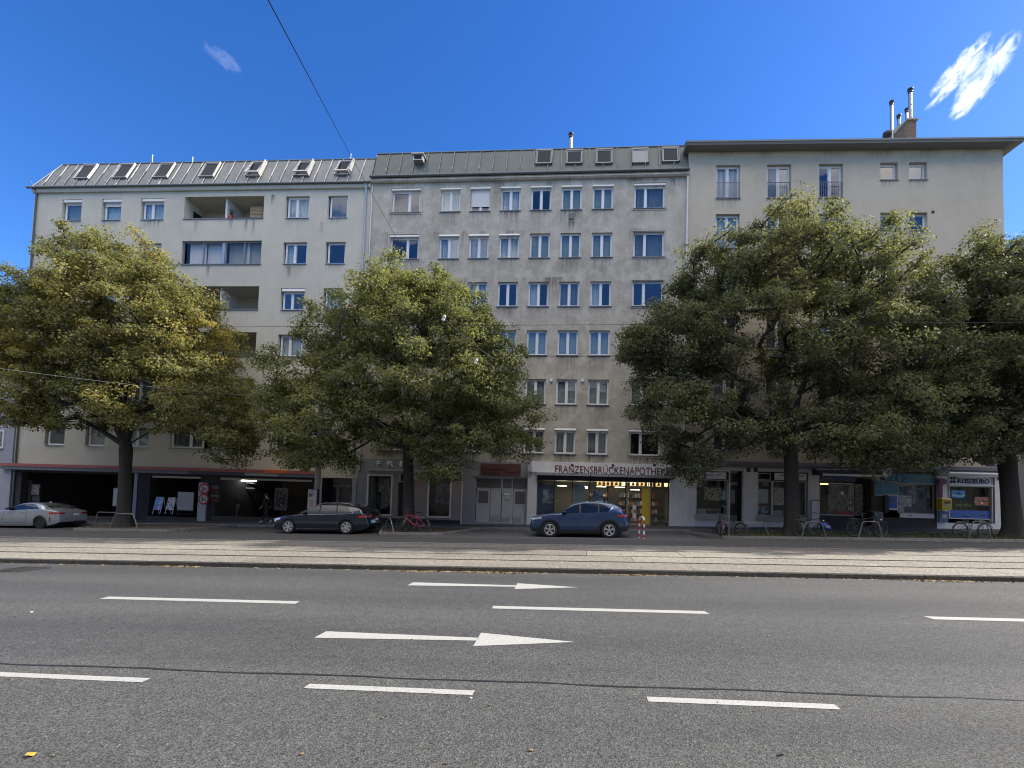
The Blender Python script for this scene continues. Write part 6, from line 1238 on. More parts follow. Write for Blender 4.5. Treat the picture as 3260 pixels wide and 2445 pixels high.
scatter('island_litter', 'dry leaves strewn over the soil and the far kerb of the tree islands', 'fallen leaves', 1700, lambda: ((lambda x, y: (x, y, base(x, y) + (.11 if y > 22 else 0)))(random.choice((random.uniform(-26, -18.5), random.uniform(-10.5, -5), random.uniform(6, 26), random.uniform(8, 26))), random.choice((random.uniform(21.5, 22.0), random.uniform(22, 24.8))))), LF, .05)
scatter('grass_tufts', 'thin grass growing on the soil around the right hand trees', 'grass', 4200, lambda: ((lambda x, y: (x, y, raised(x, y) - .01))(random.uniform(7, 26), random.uniform(22.2, 24.8))), simple('grass', (.07, .09, .025), .8, var=.4, scale=20), .12, True)
# single leaves and bits lying on the near road
def scrap(mb, p, s_):
    a = random.uniform(0, 6.28); pts = [Vector((math.cos(a + t) * s_ * g * .5, math.sin(a + t) * s_ * g * .35, .004 + .25 * s_ * abs(math.sin(t * 1.3 + a)))) for t, g in ((0, 1.2), (.9, .8), (1.8, 1), (2.9, 1.1), (4, .7), (5.1, 1))]
    pts = [v + Vector(p) for v in pts]; mb.add(pts + [v + Vector((0, 0, .003)) for v in pts], [(5, 4, 3, 2, 1, 0), (6, 7, 8, 9, 10, 11)] + [(k, (k + 1) % 6, (k + 1) % 6 + 6, k + 6) for k in range(6)])
for px, py, s_, nm, lb, ct, mm in ((97, 2410, .07, 'fallen_leaf', 'bright orange curled leaf in the bottom left corner of the road', 'leaf', simple('leaf_orange', (.55, .30, .03), .7)), (2487, 2406, .045, 'litter_scrap', 'small black scrap near the bottom edge right of the middle', 'litter', M['black']), (100, 1951, .06, 'litter_scrap', 'white flat scrap on the left lane left of the long dash', 'litter', M['offwhite']), (1500, 2227, .035, 'litter_scrap', 'pale scrap just below the right end of the middle near dash', 'litter', M['offwhite'])):
    p_ = on_ground(px, py); mb = MB(); scrap(mb, (0, 0, 0), s_); tag(mb.build(nm, mm, None, (p_.x, p_.y, SL * p_.x - .12)), lb, ct)
mb = MB()
for px, py, s_ in ((170, 2409, .03), (962, 2406, .035), (1560, 2249, .03), (1217, 2290, .03), (1815, 2115, .03), (1817, 2150, .035), (1690, 2393, .035), (2447, 2027, .04), (220, 1951, .03), (788, 1936, .04), (733, 1972, .04), (1135, 1890, .03), (2590, 1955, .03), (735, 2125, .03), (1420, 2433, .03)): p_ = on_ground(px, py); scrap(mb, (p_.x, p_.y, SL * p_.x - .12), s_)
for _ in range(260):
    x, y = random.uniform(-16, 14), random.uniform(2.2, 11.4); scrap(mb, (x, y, SL * x - .12), random.uniform(.008, .02))
tag(mb.build('road_litter', LF), 'tiny dry leaf bits and grit lying about on the near asphalt', 'litter', kind='stuff')
# ------------------------------------------------------------------ cars
def sm(x, pts):
    xs = [p[0] for p in pts]; ys = [p[1] for p in pts]
    x = min(max(x, xs[0]), xs[-1]); k = max(0, min(len(xs) - 2, int(np.searchsorted(xs, x) - 1)))
    def sl(i):
        if i <= 0: return (ys[1] - ys[0]) / (xs[1] - xs[0])
        if i >= len(xs) - 1: return (ys[-1] - ys[-2]) / (xs[-1] - xs[-2])
        a = (ys[i] - ys[i - 1]) / (xs[i] - xs[i - 1]); b = (ys[i + 1] - ys[i]) / (xs[i + 1] - xs[i]); return 0 if a * b <= 0 else 2 * a * b / (a + b)
    h = xs[k + 1] - xs[k]; t = (x - xs[k]) / h; m0, m1 = sl(k) * h, sl(k + 1) * h
    return ys[k] * (2 * t**3 - 3 * t**2 + 1) + m0 * (t**3 - 2 * t**2 + t) + ys[k + 1] * (-2 * t**3 + 3 * t**2) + m1 * (t**3 - t**2)
def wheel(T, x, y, r, rim, spokes, twin, mat, s_):
    w = link('wheel', None, T, (x, y, r)); mb = MB(); mb.lathe([(rim + .005, -.10), (r - .03, -.115), (r - .004, -.09), (r, -.04), (r, .04), (r - .004, .09), (r - .03, .115), (rim + .005, .10)], (0, 0, 0), 'y', 36, True, False); mb.build('tyre', M['tyre'], w)
    mb = MB(); sy = s_; mb.ring((0, sy * -.09, 0), rim - .012, .016, 'y', 36, 6); mb.lathe([(.055, sy * -.10), (.06, sy * -.07), (.06, 0)], (0, 0, 0), 'y', 16)
    for k in range(spokes):
        a = 2 * math.pi * k / spokes + .3
        for da in ((-.13, .13) if twin else (0,)):
            c0, c1 = a + da * .3, a + da * 1.3; p0 = Vector((math.cos(c0) * .045, sy * -.085, math.sin(c0) * .045)); p1 = Vector((math.cos(c1) * (rim - .015), sy * -.088, math.sin(c1) * (rim - .015))); d = (p1 - p0).normalized(); e = Vector((-d.z, 0, d.x)); w0, w1 = (.018, .026) if twin else (.03, .052); th = Vector((0, sy * .025, 0))
            vs = [p0 - e * w0, p0 + e * w0, p1 + e * w1, p1 - e * w1]; mb.add(vs + [v + th for v in vs], [(0, 1, 2, 3), (7, 6, 5, 4), (0, 4, 5, 1), (1, 5, 6, 2), (2, 6, 7, 3), (3, 7, 4, 0)])
    mb.build('rim', mat, w); mb = MB(); mb.lathe([(rim, .05 * s_), (rim, -.02 * s_)], (0, 0, 0), 'y', 30, False); mb.build('brake_disc', M['dark'], w); return w
def car(name, label, spec, P, rz, paint):
    T = thing(name, label, 'car', P, rz, 'cars parked along the far kerb'); s = spec; L = s['L']; hw = s['W'] / 2
    top = lambda x: sm(x, s['top']); belt = lambda x: sm(x, s['belt']); bot = lambda x: sm(x, s['bot']); pl = lambda x: hw * sm(x, s['plan']); tum = s['tumble']
    ax = s['axles']; ar = s['arch']
    def side_y(x, z):
        # half width of the body surface at height z
        w = pl(x); b = belt(x); t = top(x); zm = s['zmid']
        if z <= b:
            if z < zm: k = (zm - z) / (zm - .15); return w * (1 - .055 * k**2)
            k = (z - zm) / max(.05, b - zm); return w * (1 - .045 * k**2.2)
        k = (z - b) / max(.08, s['H'] - b); return w * (.955 - tum * k ** 1.15)
    N = s.get('N', 110); xs = sorted(set([L * i / N for i in range(N + 1)] + [a + ar * math.cos(t) for a in ax for t in np.linspace(0, math.pi, 19)])); rows = []
    for x in xs:
        zb_ = bot(x)
        for a in ax:
            d = abs(x - a)
            if d < ar: zb_ = max(zb_, s['wr'] + math.sqrt(max(0, ar * ar - d * d)))
        b, t = belt(x), top(x); b2 = min(b, t - .005); zm = min(max(s['zmid'], zb_ + .02), b2 - .01); row = []
        for z in (zb_, zb_ + (zm - zb_) * .25, zb_ + (zm - zb_) * .6, zm, zm + (b2 - zm) * .35, zm + (b2 - zm) * .7, zm + (b2 - zm) * .92, b2): row.append((side_y(x, z), z))
        yb = row[-1][0]
        gh = max(0, t - b2); sh = min(1, gh / .25)
        for k in (.25, .5, .75, .9): z = b2 + (t - b2) * k; row.append((side_y(x, z) * sh + (yb * (1 - .28 * k)) * (1 - sh), z - .0))
        yr = row[-1][0]; zt = t
        row += [(yr * .93, b2 + (t - b2) * .975), (yr * .80, zt), (yr * .5, zt + .012), (0, zt + .018)]
        rows.append([(x, y, z) for y, z in row])
    m = len(rows[0]); vs = []
    for r_ in rows: vs += [(x, -y, z) for x, y, z in r_] + [(x, y, z) for x, y, z in reversed(r_[:-1])]
    n2 = 2 * m - 1; fs = [(i * n2 + k, (i + 1) * n2 + k, (i + 1) * n2 + k + 1, i * n2 + k + 1) for i in range(len(rows) - 1) for k in range(n2 - 1)]
    mb = MB(); mb.add(vs, fs, True); mb.add(vs[:n2], [tuple(range(n2))], False); mb.add(vs[-n2:], [tuple(range(n2 - 1, -1, -1))], False); body = mb.build('body', paint, T, recalc='weld')
    mb = MB(); mb.box(.35, L - .35, -hw * .86, hw * .86, .16, .52)
    for a in ax: mb.lathe([(ar - .01, -hw * .90), (ar - .01, hw * .90)], (a, 0, s['wr']), 'y', 28)
    mb.build('underbody', M['black'], T)
    # glass strips laid on the body surface, each with its own edges
    def sidepatch(nm, mat, x0, x1, zlo, zhi, off=.006, n=14, rows_=5, smooth=True, par=None):
        for sd in (-1, 1):
            mb = MB(); v = []
            for i in range(n + 1):
                x = x0 + (x1 - x0) * i / n; a, b = zlo(x), zhi(x)
                for j in range(rows_ + 1): z = a + (b - a) * j / rows_; v.append((x, sd * (side_y(x, z) + off), z))
            mb.add(v, [(i * (rows_ + 1) + j, (i + 1) * (rows_ + 1) + j, (i + 1) * (rows_ + 1) + j + 1, i * (rows_ + 1) + j + 1) for i in range(n) for j in range(rows_)], smooth); mb.build(nm, mat, par or T, recalc=False)
    glo = lambda x: belt(x) + .025; g = s['glass']; ghi = lambda x: max(glo(x) + .004, min(sm(x, s['gtop']), 9))
    sidepatch('window_surround', M['dark'], g[0][0] - .04, g[-1][1] + .04, lambda x: belt(x) + .006, lambda x: max(belt(x) + .010, sm(x, s['gtop']) + .02), .004, 40)
    for a, b in g: sidepatch('side_window', M['carglass'], a, b, glo, ghi, .008, 16)
    if s.get('chrome'):
        for sd in (-1, 1):
            mb = MB(); pts = [(x, sd * (side_y(x, belt(x) + .012) + .012), belt(x) + .012) for x in np.linspace(g[0][0] - .05, g[-1][1] + .03, 24)]; mb.tube(pts, .009, 5)
            pts = [(x, sd * (side_y(x, max(belt(x) + .02, sm(x, s['gtop']) + .02)) + .012), max(belt(x) + .02, sm(x, s['gtop']) + .022)) for x in np.linspace(g[0][0] - .05, g[-1][1] + .03, 40)]; mb.tube(pts, .008, 5); mb.build('window_trim', M['chrome'], T)
    def toppatch(nm, mat, x0, x1, wfrac, off=.008, n=12):
        mb = MB(); v = []
        for i in range(n + 1):
            x = x0 + (x1 - x0) * i / n; t = top(x); yy = side_y(x, max(belt(x), t - .03)) * wfrac
            for j in range(9): y = -yy + 2 * yy * j / 8; v.append((x, y, t + off + .014 * (1 - (y / yy)**2)))
        mb.add(v, [(i * 9 + j, (i + 1) * 9 + j, (i + 1) * 9 + j + 1, i * 9 + j + 1) for i in range(n) for j in range(8)], True); mb.build(nm, mat, T, recalc=False)
    toppatch('windscreen', M['carglass'], *s['wind'], .86); toppatch('rear_window', M['carglass'] if not s.get('darkrear') else M['dark'], *s['rear'], .80, .014)
    # door seams, handles, sills
    for sd in (-1, 1):
        mb = MB()
        for x in s['seams']: mb.tube([(x + .02 * math.sin(q_ * 2), sd * (side_y(x, z) + .0012), z) for q_, z in enumerate(np.linspace(bot(x) + .16, belt(x), 8))], .005, 4)
        mb.tube([(x, sd * (side_y(x, bot(x) + .15) + .0012), bot(x) + .15) for x in np.linspace(s['seams'][0], s['seams'][-1], 12)], .005, 4); mb.build('door_seam', M['black'], body)
        for x in s['handles']: mb = MB(); z = belt(x) - .13; y = side_y(x, z); mb.tube([(x - .09, sd * (y + .004), z), (x - .06, sd * (y + .03), z + .005), (x + .06, sd * (y + .03), z + .008), (x + .09, sd * (y + .004), z + .006)], .012, 6); mb.build('door_handle', paint, T)
        mb = MB(); xm = g[0][0] + .12; zm_ = belt(xm) + .07; ym = side_y(xm, zm_) + .12; mb.add([(xm - .10, sd * (ym - .10), zm_ - .05), (xm - .13, sd * (ym + .09), zm_ - .03), (xm - .10, sd * (ym + .10), zm_ + .07), (xm - .06, sd * (ym - .09), zm_ + .08), (xm + .06, sd * (ym - .10), zm_ - .05), (xm + .05, sd * (ym + .09), zm_ - .04), (xm + .05, sd * (ym + .09), zm_ + .08), (xm + .06, sd * (ym - .10), zm_ + .09)], [(0, 1, 2, 3), (7, 6, 5, 4), (0, 4, 5, 1), (1, 5, 6, 2), (2, 6, 7, 3), (3, 7, 4, 0)], True); mb.build('wing_mirror', s.get('mirror') or paint, T)
        # wheel arches
        for a in ax:
            mb = MB(); pts = []; k_ = s['cladw']
            v = []; steps = 26
            for i in range(steps + 1):
                t = math.pi * i / steps
                for rr_, of in ((ar - .012, .004), (ar + k_, .014)):
                    x = a + rr_ * math.cos(t); z = s['wr'] + rr_ * math.sin(t); z = max(z, bot(min(max(x, 0), L)) + .0); v.append((x, sd * (side_y(min(max(x, 0.02), L - .02), z) + of), z))
            mb.add(v, [(2 * i, 2 * i + 1, 2 * i + 3, 2 * i + 2) for i in range(steps)], True); mb.build('wheel_arch', s['clad'] or paint, T, recalc=False)
            wheel(T, a, sd * (hw - .125), s['wr'], s['rim'], s['spokes'], s['twin'], s['rimmat'], -sd)
    sidepatch('side_skirt', s['skirt'], ax[0] + ar, ax[1] - ar, lambda x: bot(x) - .02, lambda x: bot(x) + (.13 if s['clad'] else .05), .012, 12, 2)
    for (nm, x0, x1, z0, z1, mt) in s['lamps']:
        sidepatch(nm, mt, x0, x1, z0, z1, .010, 10, 4)
    # ends
    wr_ = pl(L - .01)
    for (nm, y0, y1, z0, z1, mt, dx) in s['rearbits']:
        x = L + dx
        for sd in ((-1, 1) if y0 > 0 else (1,)): bx(nm, mt, T, x - .03, x, sd * y0, sd * y1, z0, z1)
    for (nm, y0, y1, z0, z1, mt, dx) in s['frontbits']:
        for sd in ((-1, 1) if y0 > 0 else (1,)): bx(nm, mt, T, dx, dx + .06, sd * y0, sd * y1, z0, z1)
    if s.get('rails'):
        for sd in (-1, 1):
            x0, x1 = s['rails']; mb = MB(); yy = side_y((x0 + x1) / 2, top((x0 + x1) / 2) - .02) * .93; mb.tube([(x0, sd * yy * .97, top(x0) - .005)] + [(x, sd * yy, top(x) + .055) for x in np.linspace(x0 + .18, x1 - .18, 8)] + [(x1, sd * yy * .97, top(x1) - .005)], .016, 6); mb.build('roof_rail', M['alu'], T)
    if s.get('spoiler'): x0, x1, z = s['spoiler']; mb = MB(); mb.prism([(x0, z - .02), (x1, z - .05), (x1, z - .02), (x0, z + .02)], -hw * .62, hw * .62, 'y'); mb.build('spoiler', paint, T)
    mb = MB(); xa = s['fin']; mb.prism([(xa, top(xa) + .01), (xa + .18, top(xa + .18) + .01), (xa + .16, top(xa) + .09)], -.015, .015, 'y'); mb.build('antenna_fin', paint, T)
    return T
paintblue = simple('paint_metallic_blue', (0.022, 0.052, 0.135), .28, .5, coat=1.0); paintdark = simple('paint_dark_blue_grey', (0.010, 0.016, 0.030), .2, .4, coat=1.0); paintsil = simple('paint_grey_silver', (0.34, 0.37, 0.40), .3, .5, coat=1.0)
suv = dict(L=4.55, W=1.84, H=1.68, zmid=.62, wr=.36, arch=.41, axles=(.93, 3.63), rim=.245, spokes=5, twin=True, rimmat=M['alloy'], tumble=.25, cladw=.075, clad=M['dark'], skirt=M['dark'],
    top=[(0, .62), (.05, .86), (.18, .95), (.6, 1.04), (1.15, 1.12), (1.35, 1.17), (1.75, 1.40), (2.1, 1.575), (2.5, 1.655), (3.0, 1.665), (3.5, 1.62), (3.95, 1.52), (4.15, 1.40), (4.38, 1.12), (4.46, 1.02), (4.53, .85), (4.55, .62)],
    belt=[(0, .60), (.1, .84), (.5, .98), (1.2, 1.06), (2.0, 1.09), (3.2, 1.14), (3.9, 1.19), (4.3, 1.06), (4.55, .60)], bot=[(0, .42), (.1, .27), (.5, .22), (4.0, .24), (4.4, .32), (4.55, .46)], plan=[(0, .66), (.12, .80), (.4, .91), (.9, .985), (1.6, 1), (3.6, 1), (4.15, .955), (4.42, .87), (4.55, .74)],
    glass=[(1.50, 2.26), (2.36, 3.12), (3.18, 3.68)], gtop=[(1.3, 1.10), (1.5, 1.20), (1.8, 1.36), (2.1, 1.485), (2.5, 1.56), (3.0, 1.565), (3.4, 1.50), (3.62, 1.36), (3.74, 1.22)], wind=(1.40, 2.12), rear=(4.02, 4.33), darkrear=True, seams=(1.33, 2.31, 3.12), handles=(2.12, 3.0), chrome=False, mirror=M['dark'],
    lamps=[('headlight', .06, .55, lambda x: .79 + .10 * x, lambda x: .86 + .16 * x, M['headlamp']), ('tail_light', 4.02, 4.45, lambda x: .98, lambda x: 1.07, M['tail']), ('bumper', 4.12, 4.5, lambda x: .34, lambda x: .52, M['dark']), ('bumper', .04, .5, lambda x: .28, lambda x: .42, M['dark']), ('window_trim', 3.60, 3.80, lambda x: 1.155 + (x - 3.6) * 1.1, lambda x: 1.185 + (x - 3.6) * 1.15, M['chrome'])],
    rearbits=[('plate', 0, .26, .80, .91, M['white'], .01), ('tail_light', .35, .66, .98, 1.06, M['tail'], -.06), ('bumper', 0, .66, .36, .55, M['dark'], .02)], frontbits=[('grille', 0, .5, .55, .80, M['dark'], -.02), ('bumper', 0, .62, .30, .45, M['dark'], -.02)], rails=None, spoiler=(3.9, 4.14, 1.53), fin=3.35)
est = dict(L=4.93, W=1.87, H=1.45, zmid=.56, wr=.335, arch=.375, axles=(.95, 3.86), rim=.235, spokes=6, twin=False, rimmat=M['alloy'], tumble=.24, cladw=.012, clad=None, skirt=simple('skirt_dark', (.02, .025, .035), .3, .4),
    top=[(0, .50), (.05, .68), (.25, .78), (.7, .88), (1.3, .95), (1.48, .985), (1.9, 1.20), (2.3, 1.375), (2.7, 1.435), (3.3, 1.44), (3.9, 1.40), (4.3, 1.33), (4.5, 1.22), (4.75, .99), (4.86, .90), (4.91, .78), (4.93, .50)],
    belt=[(0, .48), (.1, .66), (.6, .82), (1.4, .905), (2.5, .93), (3.8, .96), (4.5, 1.0), (4.75, .93), (4.93, .48)], bot=[(0, .33), (.12, .20), (.5, .17), (4.4, .19), (4.8, .27), (4.93, .38)], plan=[(0, .64), (.12, .79), (.4, .90), (.95, .985), (1.6, 1), (3.9, 1), (4.5, .955), (4.8, .88), (4.93, .76)],
    glass=[(1.66, 2.45), (2.53, 3.30), (3.37, 4.15)], gtop=[(1.45, .93), (1.66, 1.04), (2.0, 1.19), (2.35, 1.30), (2.8, 1.355), (3.4, 1.35), (3.8, 1.28), (4.05, 1.12), (4.2, 1.0)], wind=(1.52, 2.28), rear=(4.36, 4.70), darkrear=True, seams=(1.42, 2.49, 3.40), handles=(2.28, 3.2), chrome=True, mirror=M['dark'],
    lamps=[('headlight', .05, .52, lambda x: .60 + .12 * x, lambda x: .69 + .16 * x, M['headlamp']), ('tail_light', 4.45, 4.83, lambda x: .80, lambda x: .90, M['tail']), ('sill_trim', 1.35, 3.5, lambda x: .245, lambda x: .262, M['chrome'])],
    rearbits=[('plate', 0, .26, .66, .77, M['white'], .015), ('tail_light', .33, .69, .81, .90, M['tail'], -.035), ('badge', 0, .07, .83, .87, M['chrome'], .015), ('bumper', 0, .64, .26, .38, M['dark'], .02)], frontbits=[('grille', 0, .36, .33, .66, M['dark'], -.02), ('fog_lamp', .45, .6, .35, .43, M['headlamp'], -.015)], rails=(2.2, 4.1), spoiler=(4.15, 4.42, 1.35), fin=3.9)
cpe = dict(L=4.55, W=1.85, H=1.40, zmid=.58, wr=.335, arch=.375, axles=(.90, 3.64), rim=.25, spokes=10, twin=False, rimmat=M['dark'], tumble=.27, cladw=.012, clad=None, skirt=simple('skirt_silver', (.22, .23, .25), .3, .4),
    top=[(0, .50), (.05, .68), (.3, .80), (.9, .92), (1.4, .98), (1.6, 1.02), (2.0, 1.22), (2.35, 1.35), (2.75, 1.385), (3.2, 1.36), (3.6, 1.25), (3.95, 1.08), (4.15, 1.02), (4.42, .985), (4.48, .90), (4.53, .75), (4.55, .52)],
    belt=[(0, .48), (.1, .66), (.7, .86), (1.5, .955), (2.5, .99), (3.5, 1.04), (4.1, .985), (4.45, .90), (4.55, .50)], bot=[(0, .30), (.12, .18), (.5, .16), (4.0, .18), (4.4, .26), (4.55, .36)], plan=[(0, .66), (.12, .80), (.4, .91), (.9, .985), (1.7, .985), (3.5, 1.0), (4.1, .965), (4.42, .88), (4.55, .76)],
    glass=[(1.80, 2.78), (2.84, 3.48)], gtop=[(1.6, .98), (1.8, 1.08), (2.1, 1.20), (2.45, 1.285), (2.8, 1.30), (3.1, 1.26), (3.35, 1.16), (3.52, 1.06)], wind=(1.64, 2.34), rear=(3.36, 4.02), seams=(1.5, 2.85), handles=(2.65,), chrome=False, mirror=M['dark'],
    lamps=[('headlight', .05, .45, lambda x: .60 + .1 * x, lambda x: .70 + .16 * x, M['headlamp']), ('tail_light', 4.12, 4.5, lambda x: .78, lambda x: .88, M['tail']), ('bumper_vent', 4.17, 4.21, lambda x: .40, lambda x: .62, M['dark'])],
    rearbits=[('plate', 0, .26, .70, .81, M['white'], .014), ('tail_light', .42, .69, .78, .87, M['tail'], -.03), ('diffuser', 0, .60, .20, .40, M['dark'], .015), ('bumper_vent', .60, .66, .40, .62, M['dark'], -.02)], frontbits=[('grille', 0, .4, .36, .62, M['dark'], -.02)], rails=None, spoiler=None, fin=3.0)
def place_car(spec, name, label, pf, pr_, paint, yaw=0.0):
    # pf, pr_: photo points where the near front and rear wheels touch the road
    a = on_ground(*pf); b = on_ground(*pr_); c = (a + b) / 2; dx = spec['axles']; u = Vector((b.x - a.x, b.y - a.y, 0)).normalized(); ang = yaw
    hwid = spec['W'] / 2 - .02; e = Vector((math.cos(ang), math.sin(ang), SL)); n_ = Vector((-math.sin(ang), math.cos(ang), 0))
    mid = Vector((c.x, c.y, 0)) + n_ * hwid; org = mid - Vector((math.cos(ang), math.sin(ang), 0)) * (dx[0] + dx[1]) / 2; z = base(org.x, org.y) if org.y < 21.8 else SL * org.x
    T = car(name, label, spec, (org.x, org.y, SL * org.x), ang, paint); T.rotation_euler = (0, -math.atan(SL), ang); return T, (b - a).length
print('WB', place_car(suv, 'parked_car', 'blue metallic SUV with black wheel arch trim parked before the pharmacy', (1749.5, 1712), (1939, 1713), paintblue, -.0)[1])
print('WB', place_car(est, 'parked_car', 'dark blue grey estate car with roof rails parked before the entrance and hairdresser', (912, 1699), (1103.5, 1701), paintdark, -.0)[1])
print('WB', place_car(cpe, 'parked_car', 'silver grey coupe seen from its rear, cut by the left edge', (118 - 136, 1680), (118, 1683), paintsil, .0)[1])
# ------------------------------------------------------------------ bicycles
def bicycle(label, px, py, Y, rz, fr, s_=1.0, kind='city', steer=0.0, lean=0.0, zoff=0.0, seat='dark'):
    p = at_depth(px, py, Y); T = thing('bicycle', label, 'bicycle', (p.x, Y, raised(p.x, Y) - .012 + zoff), 0, 'bicycles by the kerb'); T.rotation_euler = (lean, 0, rz); T.scale = (s_,) * 3; r = .34; wb = 1.06
    for x, st in ((-wb / 2, 0), (wb / 2, steer)):
        w = link('wheel', None, T, (x, 0, r), (0, 0, st)); mb = MB(); mb.ring((0, 0, 0), r - .018, .021, 'y', 40, 6); mb.build('tyre', M['tyre'], w); mb = MB(); mb.ring((0, 0, 0), r - .042, .010, 'y', 36, 5); mb.build('rim', M['steel'], w)
        mb = MB()
        for k in range(14): a = 2 * math.pi * k / 14; mb.tube([(.02 * math.cos(a + 1.2), .02 * (-1) ** k, .02 * math.sin(a + 1.2)), ((r - .045) * math.cos(a), 0, (r - .045) * math.sin(a))], .0022, 3, cap=False)
        mb.tube([(0, -.05, 0), (0, .05, 0)], .022, 8); mb.build('spokes', M['steel'], w)
    bb = Vector((-.08, 0, .29)); st = Vector((-.22, 0, .78)); hd0 = Vector((.36, 0, .66)); hd1 = Vector((.33, 0, .86)); mb = MB(); rt = .019 if kind != 'mtb' else .026
    mb.tube([bb, st], rt * .9, 7)
    if kind == 'step': mb.tube([bb, Vector((.12, 0, .36)), hd0], rt, 7); mb.tube([st * .55 + bb * .45, Vector((.1, 0, .48)), hd0 + Vector((0, 0, .08))], rt * .85, 7)
    else: mb.tube([bb, hd0], rt * 1.15, 7); mb.tube([st - Vector((0, 0, .05)), hd1 - Vector((0, 0, .04))], rt, 7)
    mb.tube([hd0, hd1], .022, 8)
    for y in (-.05, .05): mb.tube([bb + Vector((0, y * .5, 0)), Vector((-wb / 2, y, r))], .010, 5); mb.tube([st - Vector((0, 0, .06)), Vector((-wb / 2, y, r))], .009, 5)
    mb.build('frame', fr, T); mb = MB()
    for y in (-.05, .05): mb.tube([hd0 + Vector((0, y, 0)), Vector((.45, y, .45)), Vector((wb / 2, y, r))], .012, 5)
    mb.tube([hd0 + Vector((0, -.05, 0)), hd0 + Vector((0, .05, 0))], .014, 5); mb.build('fork', M['steel'] if kind != 'mtb' else M['white'], T); mb = MB()
    mb.tube([hd1, hd1 + Vector((-.01, 0, .14)), hd1 + Vector((.05, 0, .17))], .013, 6); q0 = hd1 + Vector((.05, 0, .17)); mb.tube([q0 + Vector((-.16, -.29, .03)), q0 + Vector((-.03, -.2, .02)), q0, q0 + Vector((-.03, .2, .02)), q0 + Vector((-.16, .29, .03))], .012, 6); mb.build('handlebar', M['steel'], T)
    mb = MB()
    for y in (-.29, .29): mb.tube([q0 + Vector((-.18, y, .032)), q0 + Vector((-.08, y * .9, .026))], .018, 6)
    mb.build('grip', M['dark'], T); mb = MB(); mb.tube([st, st + Vector((-.035, 0, .15))], .013, 6); mb.build('seat_post', M['steel'], T)
    sp = st + Vector((-.04, 0, .16)); mb = MB(); mb.add([sp + Vector(v) for v in ((.15, -.02, .0), (.15, .02, .0), (.0, .05, .01), (-.12, .08, .02), (-.12, -.08, .02), (.0, -.05, .01), (.13, -.018, .035), (.13, .018, .035), (0, .04, .045), (-.11, .065, .06), (-.11, -.065, .06), (0, -.04, .045))], [(0, 5, 4, 3, 2, 1), (6, 7, 8, 9, 10, 11)] + [(k, (k + 1) % 6, (k + 1) % 6 + 6, k + 6) for k in range(6)], True); mb.build('saddle', M[seat], T)
    mb = MB(); mb.ring((bb.x, -.045, bb.z), .085, .006, 'y', 20, 4); mb.tube([bb + Vector((0, -.06, 0)), bb + Vector((.1, -.065, -.13))], .010, 5); mb.tube([bb + Vector((0, .06, 0)), bb + Vector((-.1, .065, .13))], .010, 5); mb.box(bb.x + .06, bb.x + .14, -.15, -.06, bb.z - .145, bb.z - .12); mb.box(bb.x - .14, bb.x - .06, .06, .15, bb.z + .12, bb.z + .145); mb.build('crankset', M['steel'], T)
    mb = MB(); mb.tube([(bb.x, -.045, bb.z + .085), (-wb / 2, -.045, r + .04)], .004, 4); mb.tube([(bb.x, -.045, bb.z - .085), (-wb / 2, -.045, r - .04)], .004, 4); mb.ring((-wb / 2, -.045, r), .04, .006, 'y', 14, 4); mb.build('chain', M['dark'], T)
    if kind in ('city', 'step'):
        for x, a0, a1 in ((-wb / 2, .2, 2.9), (wb / 2, .35, 2.6)): mb = MB(); mb.ring((x, 0, r), r + .025, .016, 'y', 22, 5, a0, a1); mb.build('mudguard', fr if kind == 'step' else M['dark'], T)
        mb = MB(); 
        for y in (-.06, .06): mb.tube([(-.28, y, .73), (-.75, y, .73)], .006, 4); mb.tube([(-.6, y, .73), (-.53, y, .34)], .005, 4)
        for k in range(4): mb.tube([(-.38 - k * .11, -.06, .73), (-.38 - k * .11, .06, .73)], .005, 4)
        mb.build('carrier', M['steel'], T); mb = MB(); mb.lathe([(.02, 0), (.05, .03), (.05, .06)], (.46, 0, .72), 'x', 12); mb.build('front_lamp', M['alu'], T)
    return T
red = simple('bike_red', (.42, .03, .06), .3, coat=.5); bkb = simple('bike_black', (.02, .02, .022), .3); pink = simple('bike_pink', (.45, .2, .26), .35); vio = simple('bike_violet', (.12, .07, .16), .35); gre = simple('bike_grey', (.22, .24, .25), .35, .3)
bicycle('red and white mountain bike leaning at the middle tree trunk', 1316, 1698, 22.3, math.pi + .12, red, 1.0, 'mtb', .3, -.12)
bicycle('black bicycle seen end on, left of the middle tree trunk', 1281, 1698, 22.5, 1.9, bkb, 1.0, 'city', .3, .1)
bicycle('pink childs bicycle seen end on in the cluster at the thin pole', 2300, 1705, 22.4, 1.15, pink, .82, 'city', .5, .12)
bicycle('dark violet childs bicycle, right one of the cluster at the thin pole', 2330, 1705, 22.6, 2.3, vio, .86, 'city', -.5, -.1)
bicycle('black bicycle, left one of the cluster at the thin pole', 2288, 1704, 22.7, 1.35, bkb, .95, 'city', -.4, .06)
B5 = bicycle('dark city bicycle carrying a blue bag over its front wheel, beside the thick trunk', 2583, 1704, 22.35, .05, bkb, 1.02, 'city', .1, .06)
mb = MB(); mb.add([(.38, -.10, .62), (.50, -.12, .34), (.86, -.12, .38), (.80, -.1, .50), (.55, -.1, .68), (.38, .10, .62), (.50, .12, .34), (.86, .12, .38), (.80, .1, .50), (.55, .1, .68)], [(0, 1, 2, 3, 4), (9, 8, 7, 6, 5), (0, 5, 6, 1), (1, 6, 7, 2), (2, 7, 8, 3), (3, 8, 9, 4), (4, 9, 5, 0)], True)
